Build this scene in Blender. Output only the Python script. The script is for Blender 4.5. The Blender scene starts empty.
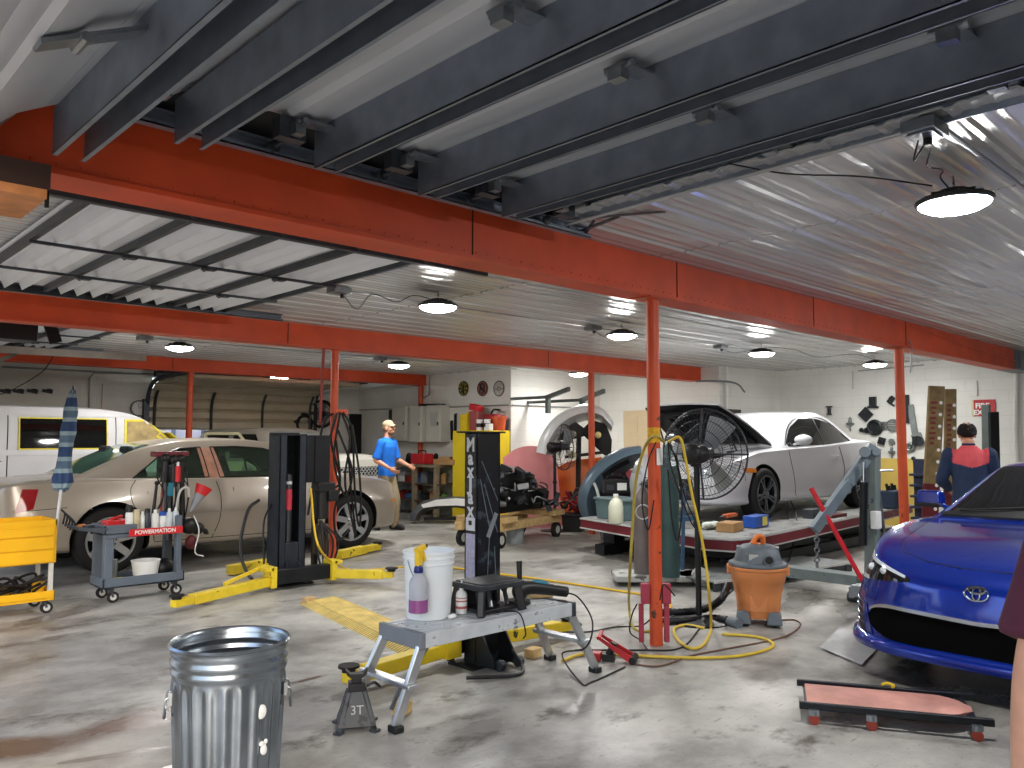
import bpy, bmesh, math, random
from mathutils import Vector, Matrix, Euler
from math import pi, sin, cos, radians as R, sqrt, atan2
random.seed(7)
scn = bpy.context.scene
COL = scn.collection
V = Vector

# ------------------------------------------------------------------ camera
FPX, CAMH = 810.0, 1.45
PITCH = math.atan(56/810.0)
HA = R(46.3)
cF = V((cos(HA), sin(HA), 0)); cR = V((sin(HA), -cos(HA), 0)); cU = V((0, 0, 1))
cFw = cF*cos(PITCH)+cU*sin(PITCH); cUp = -cF*sin(PITCH)+cU*cos(PITCH)
cam = bpy.data.cameras.new('camera'); camo = bpy.data.objects.new('camera', cam); COL.objects.link(camo)
cam.sensor_width = 36; cam.lens = 36*FPX/1024; cam.clip_start = .02; cam.clip_end = 200
mw = Matrix((cR, cUp, -cFw)).transposed().to_4x4(); mw.translation = V((0, 0, CAMH)); camo.matrix_world = mw
scn.camera = camo

def ray(x, y): return cFw+cR*((x-512)/FPX)+cUp*((384-y)/FPX)
def G(x, y, z=0.0):            # the place at height z that the photograph shows at x, y
    r = ray(x, y); t = (z-CAMH)/r.z; return V((0, 0, CAMH))+r*t
def onY(x, y, Y): r = ray(x, y); return V((0, 0, CAMH))+r*(Y/r.y)
def onX(x, y, X): r = ray(x, y); return V((0, 0, CAMH))+r*(X/r.x)
def atD(x, y, d): return V((0, 0, CAMH))+ray(x, y)*d

# ------------------------------------------------------------------ materials
def lin(h):
    h = h.lstrip('#'); o = []
    for i in (0, 2, 4):
        c = int(h[i:i+2], 16)/255; o.append(c/12.92 if c <= .04045 else ((c+.055)/1.055)**2.4)
    return (*o, 1)
MATS = {}
def mat(name, col, rough=.5, metal=0., var=.12, scale=6., bump=0., bscale=60., coat=0., trans=0., emit=None, estr=0., col2=None, spec=.5, ior=1.45, alpha=1.):
    if name in MATS: return MATS[name]
    m = bpy.data.materials.new(name); m.use_nodes = True; nt = m.node_tree; N = nt.nodes; L = nt.links
    b = N['Principled BSDF']
    c = lin(col) if isinstance(col, str) else (*col, 1)
    tc = N.new('ShaderNodeTexCoord'); nz = N.new('ShaderNodeTexNoise'); nz.inputs['Scale'].default_value = scale; nz.inputs['Detail'].default_value = 5
    L.new(tc.outputs['Object'], nz.inputs['Vector'])
    rp = N.new('ShaderNodeValToRGB'); rp.color_ramp.elements[0].position = .3; rp.color_ramp.elements[1].position = .7
    ca = tuple(min(1, x*(1-var)) for x in c[:3]); cb = tuple(min(1, x*(1+var)) for x in c[:3])
    if col2: cb = lin(col2)[:3]; ca = c[:3]
    rp.color_ramp.elements[0].color = (*ca, 1); rp.color_ramp.elements[1].color = (*cb, 1)
    L.new(nz.outputs['Fac'], rp.inputs['Fac']); L.new(rp.outputs['Color'], b.inputs['Base Color'])
    b.inputs['Roughness'].default_value = rough; b.inputs['Metallic'].default_value = metal
    b.inputs['Coat Weight'].default_value = coat; b.inputs['Coat Roughness'].default_value = .06
    b.inputs['Transmission Weight'].default_value = trans; b.inputs['IOR'].default_value = ior
    b.inputs['Specular IOR Level'].default_value = spec; b.inputs['Alpha'].default_value = alpha
    if bump:
        n2 = N.new('ShaderNodeTexNoise'); n2.inputs['Scale'].default_value = bscale; n2.inputs['Detail'].default_value = 4
        L.new(tc.outputs['Object'], n2.inputs['Vector'])
        bp = N.new('ShaderNodeBump'); bp.inputs['Strength'].default_value = bump; bp.inputs['Distance'].default_value = .01
        L.new(n2.outputs['Fac'], bp.inputs['Height']); L.new(bp.outputs['Normal'], b.inputs['Normal'])
    if emit:
        b.inputs['Emission Color'].default_value = lin(emit); b.inputs['Emission Strength'].default_value = estr
    MATS[name] = m; return m

# ------------------------------------------------------------------ mesh builder
def catmull(pts, n=6, closed=False):
    P = [V(p) for p in pts]
    if len(P) < 3 or n <= 1: return P
    out = []; N = len(P); rng = N if closed else N-1
    for i in range(rng):
        if closed: a, b, c, d = P[(i-1) % N], P[i], P[(i+1) % N], P[(i+2) % N]
        else: a = P[i-1] if i else P[0]*2-P[1]; b = P[i]; c = P[i+1]; d = P[i+2] if i+2 < N else P[-1]*2-P[-2]
        for k in range(n):
            t = k/n
            out.append(.5*((2*b)+(c-a)*t+(2*a-5*b+4*c-d)*t*t+(3*b-a-3*c+d)*t**3))
    if not closed: out.append(P[-1])
    return out

class MB:
    def __init__(s): s.v = []; s.f = []; s.m = []; s.M = Matrix.Identity(4)
    def add(s, vs, fs, m=0, M=None):
        o = len(s.v); T = s.M @ M if M is not None else s.M
        s.v += [T @ V(p) for p in vs]; s.f += [[i+o for i in f] for f in fs]; s.m += [m]*len(fs); return s
    def box(s, c, d, m=0, rz=0, rx=0, ry=0, taper=1.):
        x, y, z = d[0]/2, d[1]/2, d[2]/2
        vs = [(-x, -y, -z), (x, -y, -z), (x, y, -z), (-x, y, -z)]+[(a*taper, b*taper, z) for a, b in ((-x, -y), (x, -y), (x, y), (-x, y))]
        M = Matrix.Translation(V(c)) @ Euler((rx, ry, rz)).to_matrix().to_4x4()
        return s.add(vs, [(3, 2, 1, 0), (4, 5, 6, 7), (0, 1, 5, 4), (1, 2, 6, 5), (2, 3, 7, 6), (3, 0, 4, 7)], m, M)
    def bb(s, a, b, m=0):
        return s.box([(a[i]+b[i])/2 for i in range(3)], [abs(b[i]-a[i]) for i in range(3)], m)
    def frame(s, p0, p1, up=(0, 0, 1)):
        p0 = V(p0); z = V(p1)-p0; l = z.length; z = z.normalized(); u = V(up)
        if abs(z.dot(u)) > .98: u = V((1, 0, 0)) if abs(z.x) < .9 else V((0, 1, 0))
        x = u.cross(z).normalized(); y = z.cross(x)
        M = Matrix((x, y, z)).transposed().to_4x4(); M.translation = p0; return M, l
    def bar(s, p0, p1, w, h=None, m=0, up=(0, 0, 1)):   # w across, h along up
        h = h or w; M, l = s.frame(p0, p1, up)
        x, y = w/2, h/2
        vs = [(-x, -y, 0), (x, -y, 0), (x, y, 0), (-x, y, 0), (-x, -y, l), (x, -y, l), (x, y, l), (-x, y, l)]
        return s.add(vs, [(3, 2, 1, 0), (4, 5, 6, 7), (0, 1, 5, 4), (1, 2, 6, 5), (2, 3, 7, 6), (3, 0, 4, 7)], m, M)
    def cyl(s, p0, p1, r0, r1=None, n=16, m=0, cap=True):
        r1 = r0 if r1 is None else r1; M, l = s.frame(p0, p1)
        vs = [(r0*cos(2*pi*i/n), r0*sin(2*pi*i/n), 0) for i in range(n)]+[(r1*cos(2*pi*i/n), r1*sin(2*pi*i/n), l) for i in range(n)]
        fs = [(i, (i+1) % n, n+(i+1) % n, n+i) for i in range(n)]
        if cap: fs += [tuple(range(n-1, -1, -1)), tuple(range(n, 2*n))]
        return s.add(vs, fs, m, M)
    def tube(s, pts, r, n=8, m=0, k=6, closed=False, rr=None):
        P = catmull(pts, k, closed); N = len(P); vs = []; fs = []; pn = None
        for i, p in enumerate(P):
            a = P[i-1] if (i or closed) else p; b = P[(i+1) % N] if (i < N-1 or closed) else p
            t = (b-a).normalized() if (b-a).length > 1e-9 else V((0, 0, 1))
            if pn is None:
                u = V((0, 0, 1)) if abs(t.z) < .9 else V((1, 0, 0)); pn = u.cross(t).normalized()
            pn = (pn-t*pn.dot(t))
            pn = pn.normalized() if pn.length > 1e-6 else t.orthogonal().normalized()
            q = t.cross(pn); rad = r if rr is None else rr(i/(N-1))
            vs += [p+pn*(rad*cos(2*pi*j/n))+q*(rad*sin(2*pi*j/n)) for j in range(n)]
        for i in range(N if closed else N-1):
            a, b = i*n, ((i+1) % N)*n
            fs += [(a+j, a+(j+1) % n, b+(j+1) % n, b+j) for j in range(n)]
        if not closed: fs += [tuple(range(n-1, -1, -1)), tuple(range((N-1)*n, N*n))]
        return s.add(vs, fs, m)
    def lathe(s, prof, n=24, m=0, M=None, cap=True, wob=None):
        vs = []; fs = []
        for k, (r, z) in enumerate(prof):
            for i in range(n):
                a = 2*pi*i/n; q = r if wob is None else r+wob(a, z)
                vs.append((q*cos(a), q*sin(a), z))
        for k in range(len(prof)-1):
            a, b = k*n, (k+1)*n
            fs += [(a+i, a+(i+1) % n, b+(i+1) % n, b+i) for i in range(n)]
        if cap:
            if prof[0][0] > 1e-5: fs.append(tuple(range(n-1, -1, -1)))
            if prof[-1][0] > 1e-5: fs.append(tuple(range((len(prof)-1)*n, len(prof)*n)))
        return s.add(vs, fs, m, M)
    def prism(s, poly, d, m=0, M=None):                  # poly in local xy, extruded d along local z (centred)
        n = len(poly); vs = [(p[0], p[1], -d/2) for p in poly]+[(p[0], p[1], d/2) for p in poly]
        fs = [tuple(range(n-1, -1, -1)), tuple(range(n, 2*n))]+[(i, (i+1) % n, n+(i+1) % n, n+i) for i in range(n)]
        return s.add(vs, fs, m, M)
    def pxz(s, poly, y0, y1, m=0):                       # polygon in x,z extruded along y
        M = Matrix.Translation((0, (y0+y1)/2, 0)) @ Matrix(((1, 0, 0, 0), (0, 0, -1, 0), (0, 1, 0, 0), (0, 0, 0, 1)))
        return s.prism(poly, abs(y1-y0), m, M)
    def pyz(s, poly, x0, x1, m=0):                       # polygon in y,z extruded along x
        M = Matrix.Translation(((x0+x1)/2, 0, 0)) @ Matrix(((0, 0, 1, 0), (1, 0, 0, 0), (0, 1, 0, 0), (0, 0, 0, 1)))
        return s.prism(poly, abs(x1-x0), m, M)
    def sph(s, c, r, nu=16, nv=10, m=0, rot=None):
        r = (r, r, r) if not hasattr(r, '__len__') else r
        vs = []; fs = []
        for j in range(nv+1):
            t = pi*j/nv
            for i in range(nu):
                a = 2*pi*i/nu; vs.append((r[0]*sin(t)*cos(a), r[1]*sin(t)*sin(a), r[2]*cos(t)))
        for j in range(nv):
            for i in range(nu):
                a, b, c_, d = j*nu+i, j*nu+(i+1) % nu, (j+1)*nu+(i+1) % nu, (j+1)*nu+i
                fs.append((a, d, c_, b))
        M = Matrix.Translation(V(c))
        if rot: M = M @ Euler(rot).to_matrix().to_4x4()
        return s.add(vs, fs, m, M)
    def torus(s, c, Rr, r, n=24, k=8, m=0, rot=(0, 0, 0)):
        T = Matrix.Translation(V(c)) @ Euler(rot).to_matrix().to_4x4()
        vs = []; fs = []
        for i in range(n):
            a = 2*pi*i/n
            for j in range(k):
                b = 2*pi*j/k; q = Rr+r*cos(b); vs.append((q*cos(a), q*sin(a), r*sin(b)))
        for i in range(n):
            for j in range(k): fs.append((i*k+j, ((i+1) % n)*k+j, ((i+1) % n)*k+(j+1) % k, i*k+(j+1) % k))
        return s.add(vs, fs, m, T)
    def grid(s, P, m=0, closev=False):                   # P[i][j] points
        nu, nv = len(P), len(P[0]); vs = [p for r in P for p in r]; fs = []
        for i in range(nu-1):
            for j in range(nv if closev else nv-1):
                fs.append((i*nv+j, (i+1)*nv+j, (i+1)*nv+(j+1) % nv, i*nv+(j+1) % nv))
        return s.add(vs, fs, m)
    def slab(s, P, off, m=0):                            # grid of points thickened by vector or scalar-normal offset
        nu, nv = len(P), len(P[0]); P = [[V(p) for p in r] for r in P]
        Q = [[P[i][j]+(off if isinstance(off, Vector) else off[i][j]) for j in range(nv)] for i in range(nu)]
        vs = [p for r in P for p in r]+[p for r in Q for p in r]; n = nu*nv; fs = []
        for i in range(nu-1):
            for j in range(nv-1):
                a = (i*nv+j, (i+1)*nv+j, (i+1)*nv+j+1, i*nv+j+1); fs += [a, tuple(x+n for x in reversed(a))]
        rim = [i*nv for i in range(nu)]+[(nu-1)*nv+j for j in range(1, nv)]+[i*nv+nv-1 for i in range(nu-2, -1, -1)]+[j for j in range(nv-2, 0, -1)]
        for a, b in zip(rim, rim[1:]+rim[:1]): fs.append((a, a+n, b+n, b))
        return s.add(vs, fs, m)
    def loft(s, rings, m=0, cap=True):
        nv = len(rings[0]); s.grid(rings, m, True)
        o = len(s.v)-nv*len(rings)
        if cap:
            s.f.append([o+i for i in range(nv-1, -1, -1)]); s.m.append(m)
            e = o+nv*(len(rings)-1); s.f.append([e+i for i in range(nv)]); s.m.append(m)
        return s
    def mesh(s, name, mats, ang=38, recalc=True):
        me = bpy.data.meshes.new(name); me.from_pydata([tuple(p) for p in s.v], [], s.f)
        for m in (mats if isinstance(mats, (list, tuple)) else [mats]): me.materials.append(m)
        me.polygons.foreach_set('material_index', s.m)
        if recalc:
            bm = bmesh.new(); bm.from_mesh(me); bmesh.ops.recalc_face_normals(bm, faces=bm.faces); bm.to_mesh(me); bm.free()
        finish(me, ang); return me
    def build(s, name, mats, parent=None, loc=None, rot=None, bevel=0, ang=38, recalc=True):
        o = bpy.data.objects.new(name, s.mesh(name, mats, ang, recalc)); COL.objects.link(o)
        if parent: o.parent = parent
        if loc is not None: o.location = loc
        if rot is not None: o.rotation_euler = rot
        if bevel:
            b = o.modifiers.new('bevel', 'BEVEL'); b.width = bevel; b.segments = 2; b.limit_method = 'ANGLE'; b.angle_limit = R(40)
        return o

def finish(me, ang=38):
    me.polygons.foreach_set('use_smooth', [True]*len(me.polygons))
    me.set_sharp_from_angle(angle=R(ang)); me.update()

def tag(o, label=None, cat=None, group=None, kind=None):
    if label: o['label'] = label
    if cat: o['category'] = cat
    if group: o['group'] = group
    if kind: o['kind'] = kind
    return o
def thing(name, label, cat, loc=(0, 0, 0), rz=0, group=None, rot=None):
    o = bpy.data.objects.new(name, None); COL.objects.link(o); o.location = loc; o.rotation_euler = rot or (0, 0, rz); o.empty_display_size = .1
    return tag(o, label, cat, group)
def single(name, b, mats, label, cat, loc=(0, 0, 0), rz=0, group=None, bevel=0, rot=None, kind=None, ang=38, recalc=True):
    o = b.build(name, mats, None, loc, rot or (0, 0, rz), bevel, ang, recalc); return tag(o, label, cat, group, kind)
def struct(name, b, mats, label=None, cat=None, parent=None, bevel=0, loc=None):
    o = b.build(name, mats, parent, loc, None, bevel)
    if parent is None: tag(o, label, cat, None, 'structure')
    return o
def dup(root, loc, rz=None, label=None, group=None):
    r = root.copy(); COL.objects.link(r); r.location = loc
    if rz is not None: r.rotation_euler = (0, 0, rz)
    if label: r['label'] = label
    if group: r['group'] = group
    for ch in list(root.children):
        c = ch.copy(); COL.objects.link(c); c.parent = r
        for g in list(ch.children):
            d = g.copy(); COL.objects.link(d); d.parent = c
    return r
def evaluated(o, name=None):
    dg = bpy.context.evaluated_depsgraph_get(); dg.update()
    me = bpy.data.meshes.new_from_object(o.evaluated_get(dg), depsgraph=dg); me.name = name or o.name; return me
def bake(o, ang=38):                # replace mesh by its modifier result
    me = evaluated(o); o.modifiers.clear(); o.data = me; finish(me, ang); return o
def cut(o, cutters, op='DIFFERENCE'):
    par = o.parent; o.parent = None
    for c in cutters:
        md = o.modifiers.new('cut', 'BOOLEAN'); md.operation = op; md.object = c; md.solver = 'EXACT'
    me = evaluated(o); o.modifiers.clear(); o.data = me; finish(me, 30); o.parent = par
    for c in cutters: bpy.data.objects.remove(c)
    return o
def text(name, s, size, m, parent=None, M=None, ext=.001, align='CENTER', sx=1., spacing=1., bold=0.):
    cu = bpy.data.curves.new(name, 'FONT'); cu.body = s; cu.size = size; cu.extrude = ext; cu.align_x = align; cu.align_y = 'CENTER'; cu.space_character = spacing; cu.offset = bold
    t = bpy.data.objects.new('tmp', cu); COL.objects.link(t); me = evaluated(t, name); bpy.data.objects.remove(t)
    me.transform((M if M is not None else Matrix.Identity(4)) @ Matrix.Diagonal((sx, 1, 1, 1)))
    me.materials.clear(); me.materials.append(m)
    o = bpy.data.objects.new(name, me); COL.objects.link(o)
    if parent: o.parent = parent
    return o
def Mxz(loc, rz=0, flip=False):      # local xy plane -> upright facing -y at rz=0
    return Matrix.Translation(V(loc)) @ Matrix.Rotation(rz, 4, 'Z') @ Matrix.Rotation(pi/2, 4, 'X')
def pchip(xs, ys):
    n = len(xs); h = [xs[i+1]-xs[i] for i in range(n-1)]; d = [(ys[i+1]-ys[i])/h[i] for i in range(n-1)]
    m = [0]*n; m[0] = d[0]; m[-1] = d[-1]
    for i in range(1, n-1):
        if d[i-1]*d[i] <= 0: m[i] = 0
        else:
            w1, w2 = 2*h[i]+h[i-1], h[i]+2*h[i-1]; m[i] = (w1+w2)/(w1/d[i-1]+w2/d[i])
    def f(x):
        x = min(max(x, xs[0]), xs[-1]); i = 0
        while i < n-2 and x > xs[i+1]: i += 1
        t = (x-xs[i])/h[i]
        return ((1+2*t)*(1-t)**2*ys[i]+t*(1-t)**2*h[i]*m[i]+t*t*(3-2*t)*ys[i+1]+t*t*(t-1)*h[i]*m[i+1])
    return f
def resample(P, n):
    P = [V(p) for p in P]; L = [0]
    for a, b in zip(P, P[1:]): L.append(L[-1]+(b-a).length)
    out = []
    for k in range(n):
        t = L[-1]*k/(n-1); i = 0
        while i < len(P)-2 and t > L[i+1]: i += 1
        out.append(P[i].lerp(P[i+1], (t-L[i])/max(1e-9, L[i+1]-L[i])))
    return out
LAMP, SKY, EXPO = 215.0, 0.75, -0.1
SPX, SPY, SPR = 5.02, 1.52, R(3)
# ------------------------------------------------------------------ palette
M_ = mat
blk = M_('black_plastic', '#17181a', .45); blkm = M_('black_painted_steel', '#1a1c20', .4, .2, .3, 9); rub = M_('rubber', '#161616', .75, 0, .2)
steel = M_('bare_steel', '#8d9296', .35, .9, .15, 14); galv = M_('galvanized_strut', '#87909c', .42, .75, .14, 9, .05, 40); dsteel = M_('dark_steel', '#4b4f55', .45, .7, .2)
alu = M_('aluminium', '#c4c8cc', .32, .85, .12, 10); chrome = M_('chrome', '#dfe3e6', .08, 1., .02)
wht = M_('white_plastic', '#e4e6e4', .4, 0, .05); gry = M_('grey_plastic', '#6f757d', .5, 0, .1); lgry = M_('light_grey_paint', '#b9bbb8', .5, 0, .08)
yel = M_('yellow_paint', '#dcb914', .42, 0, .12, 9, .05); yelw = None; redp = M_('red_paint', '#b01f26', .4, 0, .15); dred = M_('maroon_paint', '#5b1720', .5, 0, .25, 12)
org = M_('orange_beam_paint', '#cb4a22', .5, 0, .14, 3.5, .06, 25); woodm = M_('pale_wood', '#c7a874', .7, 0, .2, 18); brnw = M_('worn_board', '#7b6844', .65, 0, .25, 10)
card = M_('cardboard', '#a98458', .85, 0, .15); cord = M_('black_cord', '#121212', .6); yhose = M_('yellow_hose', '#d3b43a', .5, 0, .1); bluep = M_('blue_plastic', '#1f4fa8', .4, 0, .1)
skin = M_('skin', '#c99274', .5, 0, .08, 25); jeansb = M_('navy_cloth', '#1b2438', .85, 0, .18, 20, .2, 90)
def worn(name, base, chip, scale=14, th=.62, rough=.45):
    m = mat(name, base, rough, 0, .1, scale)
    nt = m.node_tree; N = nt.nodes; L = nt.links; b = N['Principled BSDF']; src = b.inputs['Base Color'].links[0].from_socket
    tc = N.new('ShaderNodeTexCoord'); n = N.new('ShaderNodeTexNoise'); n.inputs['Scale'].default_value = scale; n.inputs['Detail'].default_value = 8; n.inputs['Roughness'].default_value = .65
    L.new(tc.outputs['Object'], n.inputs['Vector']); r = N.new('ShaderNodeValToRGB'); r.color_ramp.elements[0].position = th; r.color_ramp.elements[1].position = th+.04
    L.new(n.outputs['Fac'], r.inputs['Fac']); mx = N.new('ShaderNodeMix'); mx.data_type = 'RGBA'; mx.inputs['B'].default_value = lin(chip)
    L.new(r.outputs['Color'], mx.inputs['Factor']); L.new(src, mx.inputs['A']); L.new(mx.outputs['Result'], b.inputs['Base Color']); return m
yelw = worn('worn_yellow_paint', '#dfc32a', '#2b2418', 9, .62); orgw = worn('worn_orange_paint', '#c9502a', '#4a3527', 7, .64)

# floor: stained, partly wet concrete
def floor_mat():
    m = bpy.data.materials.new('stained_concrete'); m.use_nodes = True; nt = m.node_tree; N = nt.nodes; L = nt.links; b = N['Principled BSDF']
    tc = N.new('ShaderNodeTexCoord')
    def noise(sc, det=6, rough=.6, loc=(0, 0, 0), scl=(1, 1, 1), rot=0):
        mp = N.new('ShaderNodeMapping'); mp.inputs['Location'].default_value = loc; mp.inputs['Scale'].default_value = scl; mp.inputs['Rotation'].default_value = (0, 0, rot)
        n = N.new('ShaderNodeTexNoise'); n.inputs['Scale'].default_value = sc; n.inputs['Detail'].default_value = det; n.inputs['Roughness'].default_value = rough
        L.new(tc.outputs['Object'], mp.inputs['Vector']); L.new(mp.outputs['Vector'], n.inputs['Vector']); return n.outputs['Fac']
    def ramp(s, a, b_, ca=(0, 0, 0, 1), cb=(1, 1, 1, 1)):
        r = N.new('ShaderNodeValToRGB'); r.color_ramp.elements[0].position = a; r.color_ramp.elements[1].position = b_; r.color_ramp.elements[0].color = ca; r.color_ramp.elements[1].color = cb
        L.new(s, r.inputs['Fac']); return r.outputs['Color']
    def mix(f, a, b_, mode='MIX'):
        x = N.new('ShaderNodeMix'); x.data_type = 'RGBA'; x.blend_type = mode
        if isinstance(f, float): x.inputs['Factor'].default_value = f
        else: L.new(f, x.inputs['Factor'])
        for k, v in (('A', a), ('B', b_)):
            if isinstance(v, tuple): x.inputs[k].default_value = v
            else: L.new(v, x.inputs[k])
        return x.outputs['Result']
    base = ramp(noise(2.2, 8, .65), .3, .72, lin('#76746f'), lin('#b0aea7'))
    base = mix(ramp(noise(.55, 5, .55, (3, 1, 0)), .46, .66), base, lin('#c4c2ba'))
    base = mix(ramp(noise(.8, 8, .65, (9, 4, 0), (1, 1.4, 1), .6), .49, .66), base, lin('#67645e'))
    base = mix(ramp(noise(1.6, 8, .7, (1, 8, 0), (1, 1.5, 1), .75), .56, .66), base, lin('#5a544c'))
    base = mix(ramp(noise(28, 4, .6), .62, .75), base, lin('#6d6a65'))
    # fine scuffs
    base = mix(ramp(noise(5, 8, .7, (2, 7, 0), (1, 6, 1), .8), .6, .68), base, lin('#6f6c67'))
    # brown wet patches near the galvanised can and oily dark ground under the blue car
    def blob(cx, cy, rx, ry, rot, soft=.6, ns=.5):
        mp = N.new('ShaderNodeMapping'); mp.vector_type = 'TEXTURE'; mp.inputs['Location'].default_value = (cx, cy, 0); mp.inputs['Rotation'].default_value = (0, 0, rot); mp.inputs['Scale'].default_value = (rx, ry, 1)
        L.new(tc.outputs['Object'], mp.inputs['Vector']); ln = N.new('ShaderNodeVectorMath'); ln.operation = 'LENGTH'; L.new(mp.outputs['Vector'], ln.inputs[0])
        ad = N.new('ShaderNodeMath'); ad.operation = 'MULTIPLY_ADD'; L.new(noise(3.2, 5, .6, (cx, cy, 0)), ad.inputs[0]); ad.inputs[1].default_value = ns*2; L.new(ln.outputs['Value'], ad.inputs[2])
        mr = N.new('ShaderNodeMapRange'); mr.interpolation_type = 'SMOOTHSTEP'; mr.inputs['From Min'].default_value = 1.+ns-soft; mr.inputs['From Max'].default_value = 1.+ns; mr.inputs['To Min'].default_value = 1; mr.inputs['To Max'].default_value = 0
        L.new(ad.outputs[0], mr.inputs['Value']); return mr.outputs[0]
    stains = []
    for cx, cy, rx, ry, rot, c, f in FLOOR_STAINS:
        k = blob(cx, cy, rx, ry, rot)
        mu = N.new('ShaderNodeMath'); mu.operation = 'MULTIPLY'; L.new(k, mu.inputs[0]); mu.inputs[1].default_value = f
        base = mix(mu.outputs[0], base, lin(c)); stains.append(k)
    L.new(base, b.inputs['Base Color'])
    rr = ramp(noise(1.3, 5, .6, (5, 5, 0)), .4, .65, (.34, .34, .34, 1), (.6, .6, .6, 1))
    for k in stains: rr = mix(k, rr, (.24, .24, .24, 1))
    L.new(rr, b.inputs['Roughness']); b.inputs['Specular IOR Level'].default_value = .45
    bp = N.new('ShaderNodeBump'); bp.inputs['Strength'].default_value = .2; bp.inputs['Distance'].default_value = .01; L.new(noise(18, 8, .7), bp.inputs['Height']); L.new(bp.outputs['Normal'], b.inputs['Normal'])
    return m
_s = lambda x0, y0, x1, y1, w_: ((G(x0, y0).x+G(x1, y1).x)/2, (G(x0, y0).y+G(x1, y1).y)/2, (G(x1, y1)-G(x0, y0)).length*.6, w_, atan2((G(x1, y1)-G(x0, y0)).y, (G(x1, y1)-G(x0, y0)).x))
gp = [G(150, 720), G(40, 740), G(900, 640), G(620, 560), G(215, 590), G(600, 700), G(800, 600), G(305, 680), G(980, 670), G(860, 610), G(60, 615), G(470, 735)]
FLOOR_STAINS = [(*_s(60, 742, 260, 690, .2), '#5d4233', .8), (*_s(-70, 755, 90, 742, .2), '#5d4436', .8), (*_s(286, 685, 330, 674, .05), '#5a463a', .75), (*_s(30, 768, 180, 745, .05), '#6b6258', .6),
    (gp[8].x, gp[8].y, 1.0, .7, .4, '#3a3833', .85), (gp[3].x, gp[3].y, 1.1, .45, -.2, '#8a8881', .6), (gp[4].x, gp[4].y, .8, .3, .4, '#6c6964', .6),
    (gp[5].x, gp[5].y, .45, .2, .2, '#65625d', .6), (gp[6].x, gp[6].y, 1.0, .25, .3, '#57534c', .6), (gp[9].x, gp[9].y, .8, .3, .3, '#4e4a44', .7), (gp[10].x, gp[10].y, .8, .2, .5, '#6a635c', .7), (gp[11].x, gp[11].y, .5, .14, .3, '#75726c', .5)]

def wall_mat(name, c1='#d2d3cd', c2='#c2c3bd', yellow=None):
    m = mat(name, c2, .6, 0, .1, 1.2, 0, col2=c1); nt = m.node_tree; N = nt.nodes; L = nt.links; b = N['Principled BSDF']
    tc = N.new('ShaderNodeTexCoord'); sp = N.new('ShaderNodeSeparateXYZ'); L.new(tc.outputs['Object'], sp.inputs[0])
    ad = N.new('ShaderNodeMath'); ad.operation = 'ADD'; L.new(sp.outputs['X'], ad.inputs[0]); L.new(sp.outputs['Y'], ad.inputs[1])
    cb = N.new('ShaderNodeCombineXYZ'); L.new(ad.outputs[0], cb.inputs['X']); L.new(sp.outputs['Z'], cb.inputs['Y'])
    br = N.new('ShaderNodeTexBrick'); br.inputs['Scale'].default_value = 1; br.inputs['Brick Width'].default_value = .406; br.inputs['Row Height'].default_value = .203; br.inputs['Mortar Size'].default_value = .008; br.inputs['Mortar Smooth'].default_value = .6
    L.new(cb.outputs[0], br.inputs['Vector'])
    n2 = N.new('ShaderNodeTexNoise'); n2.inputs['Scale'].default_value = 12; n2.inputs['Detail'].default_value = 6; L.new(tc.outputs['Object'], n2.inputs['Vector'])
    su = N.new('ShaderNodeMath'); su.operation = 'MULTIPLY_ADD'; L.new(br.outputs['Fac'], su.inputs[0]); su.inputs[1].default_value = -.8; L.new(n2.outputs['Fac'], su.inputs[2])
    bp = N.new('ShaderNodeBump'); bp.inputs['Strength'].default_value = .22; bp.inputs['Distance'].default_value = .008; L.new(su.outputs[0], bp.inputs['Height']); L.new(bp.outputs['Normal'], b.inputs['Normal'])
    src = b.inputs['Base Color'].links[0].from_socket
    mx = N.new('ShaderNodeMix'); mx.data_type = 'RGBA'; mx.inputs['B'].default_value = lin('#a5a69f'); ml = N.new('ShaderNodeMath'); ml.operation = 'MULTIPLY'; ml.inputs[1].default_value = .16
    L.new(br.outputs['Fac'], ml.inputs[0]); L.new(ml.outputs[0], mx.inputs['Factor']); L.new(src, mx.inputs['A']); out = mx.outputs['Result']
    # noisy grey brown tone, stronger towards the foot of the wall
    mr = N.new('ShaderNodeMapRange'); mr.inputs['From Min'].default_value = .5; mr.inputs['From Max'].default_value = 0; L.new(sp.outputs['Z'], mr.inputs['Value'])
    n3 = N.new('ShaderNodeTexNoise'); n3.inputs['Scale'].default_value = 4; n3.inputs['Detail'].default_value = 7; L.new(tc.outputs['Object'], n3.inputs['Vector'])
    m3 = N.new('ShaderNodeMath'); m3.operation = 'MULTIPLY'; L.new(mr.outputs[0], m3.inputs[0]); L.new(n3.outputs['Fac'], m3.inputs[1])
    m4 = N.new('ShaderNodeMix'); m4.data_type = 'RGBA'; m4.inputs['B'].default_value = lin('#6b675f'); L.new(m3.outputs[0], m4.inputs['Factor']); L.new(out, m4.inputs['A']); out = m4.outputs['Result']
    L.new(out, b.inputs['Base Color']); return m
wallm = wall_mat('painted_block', '#e6e7e1', '#d6d7d1')

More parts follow.
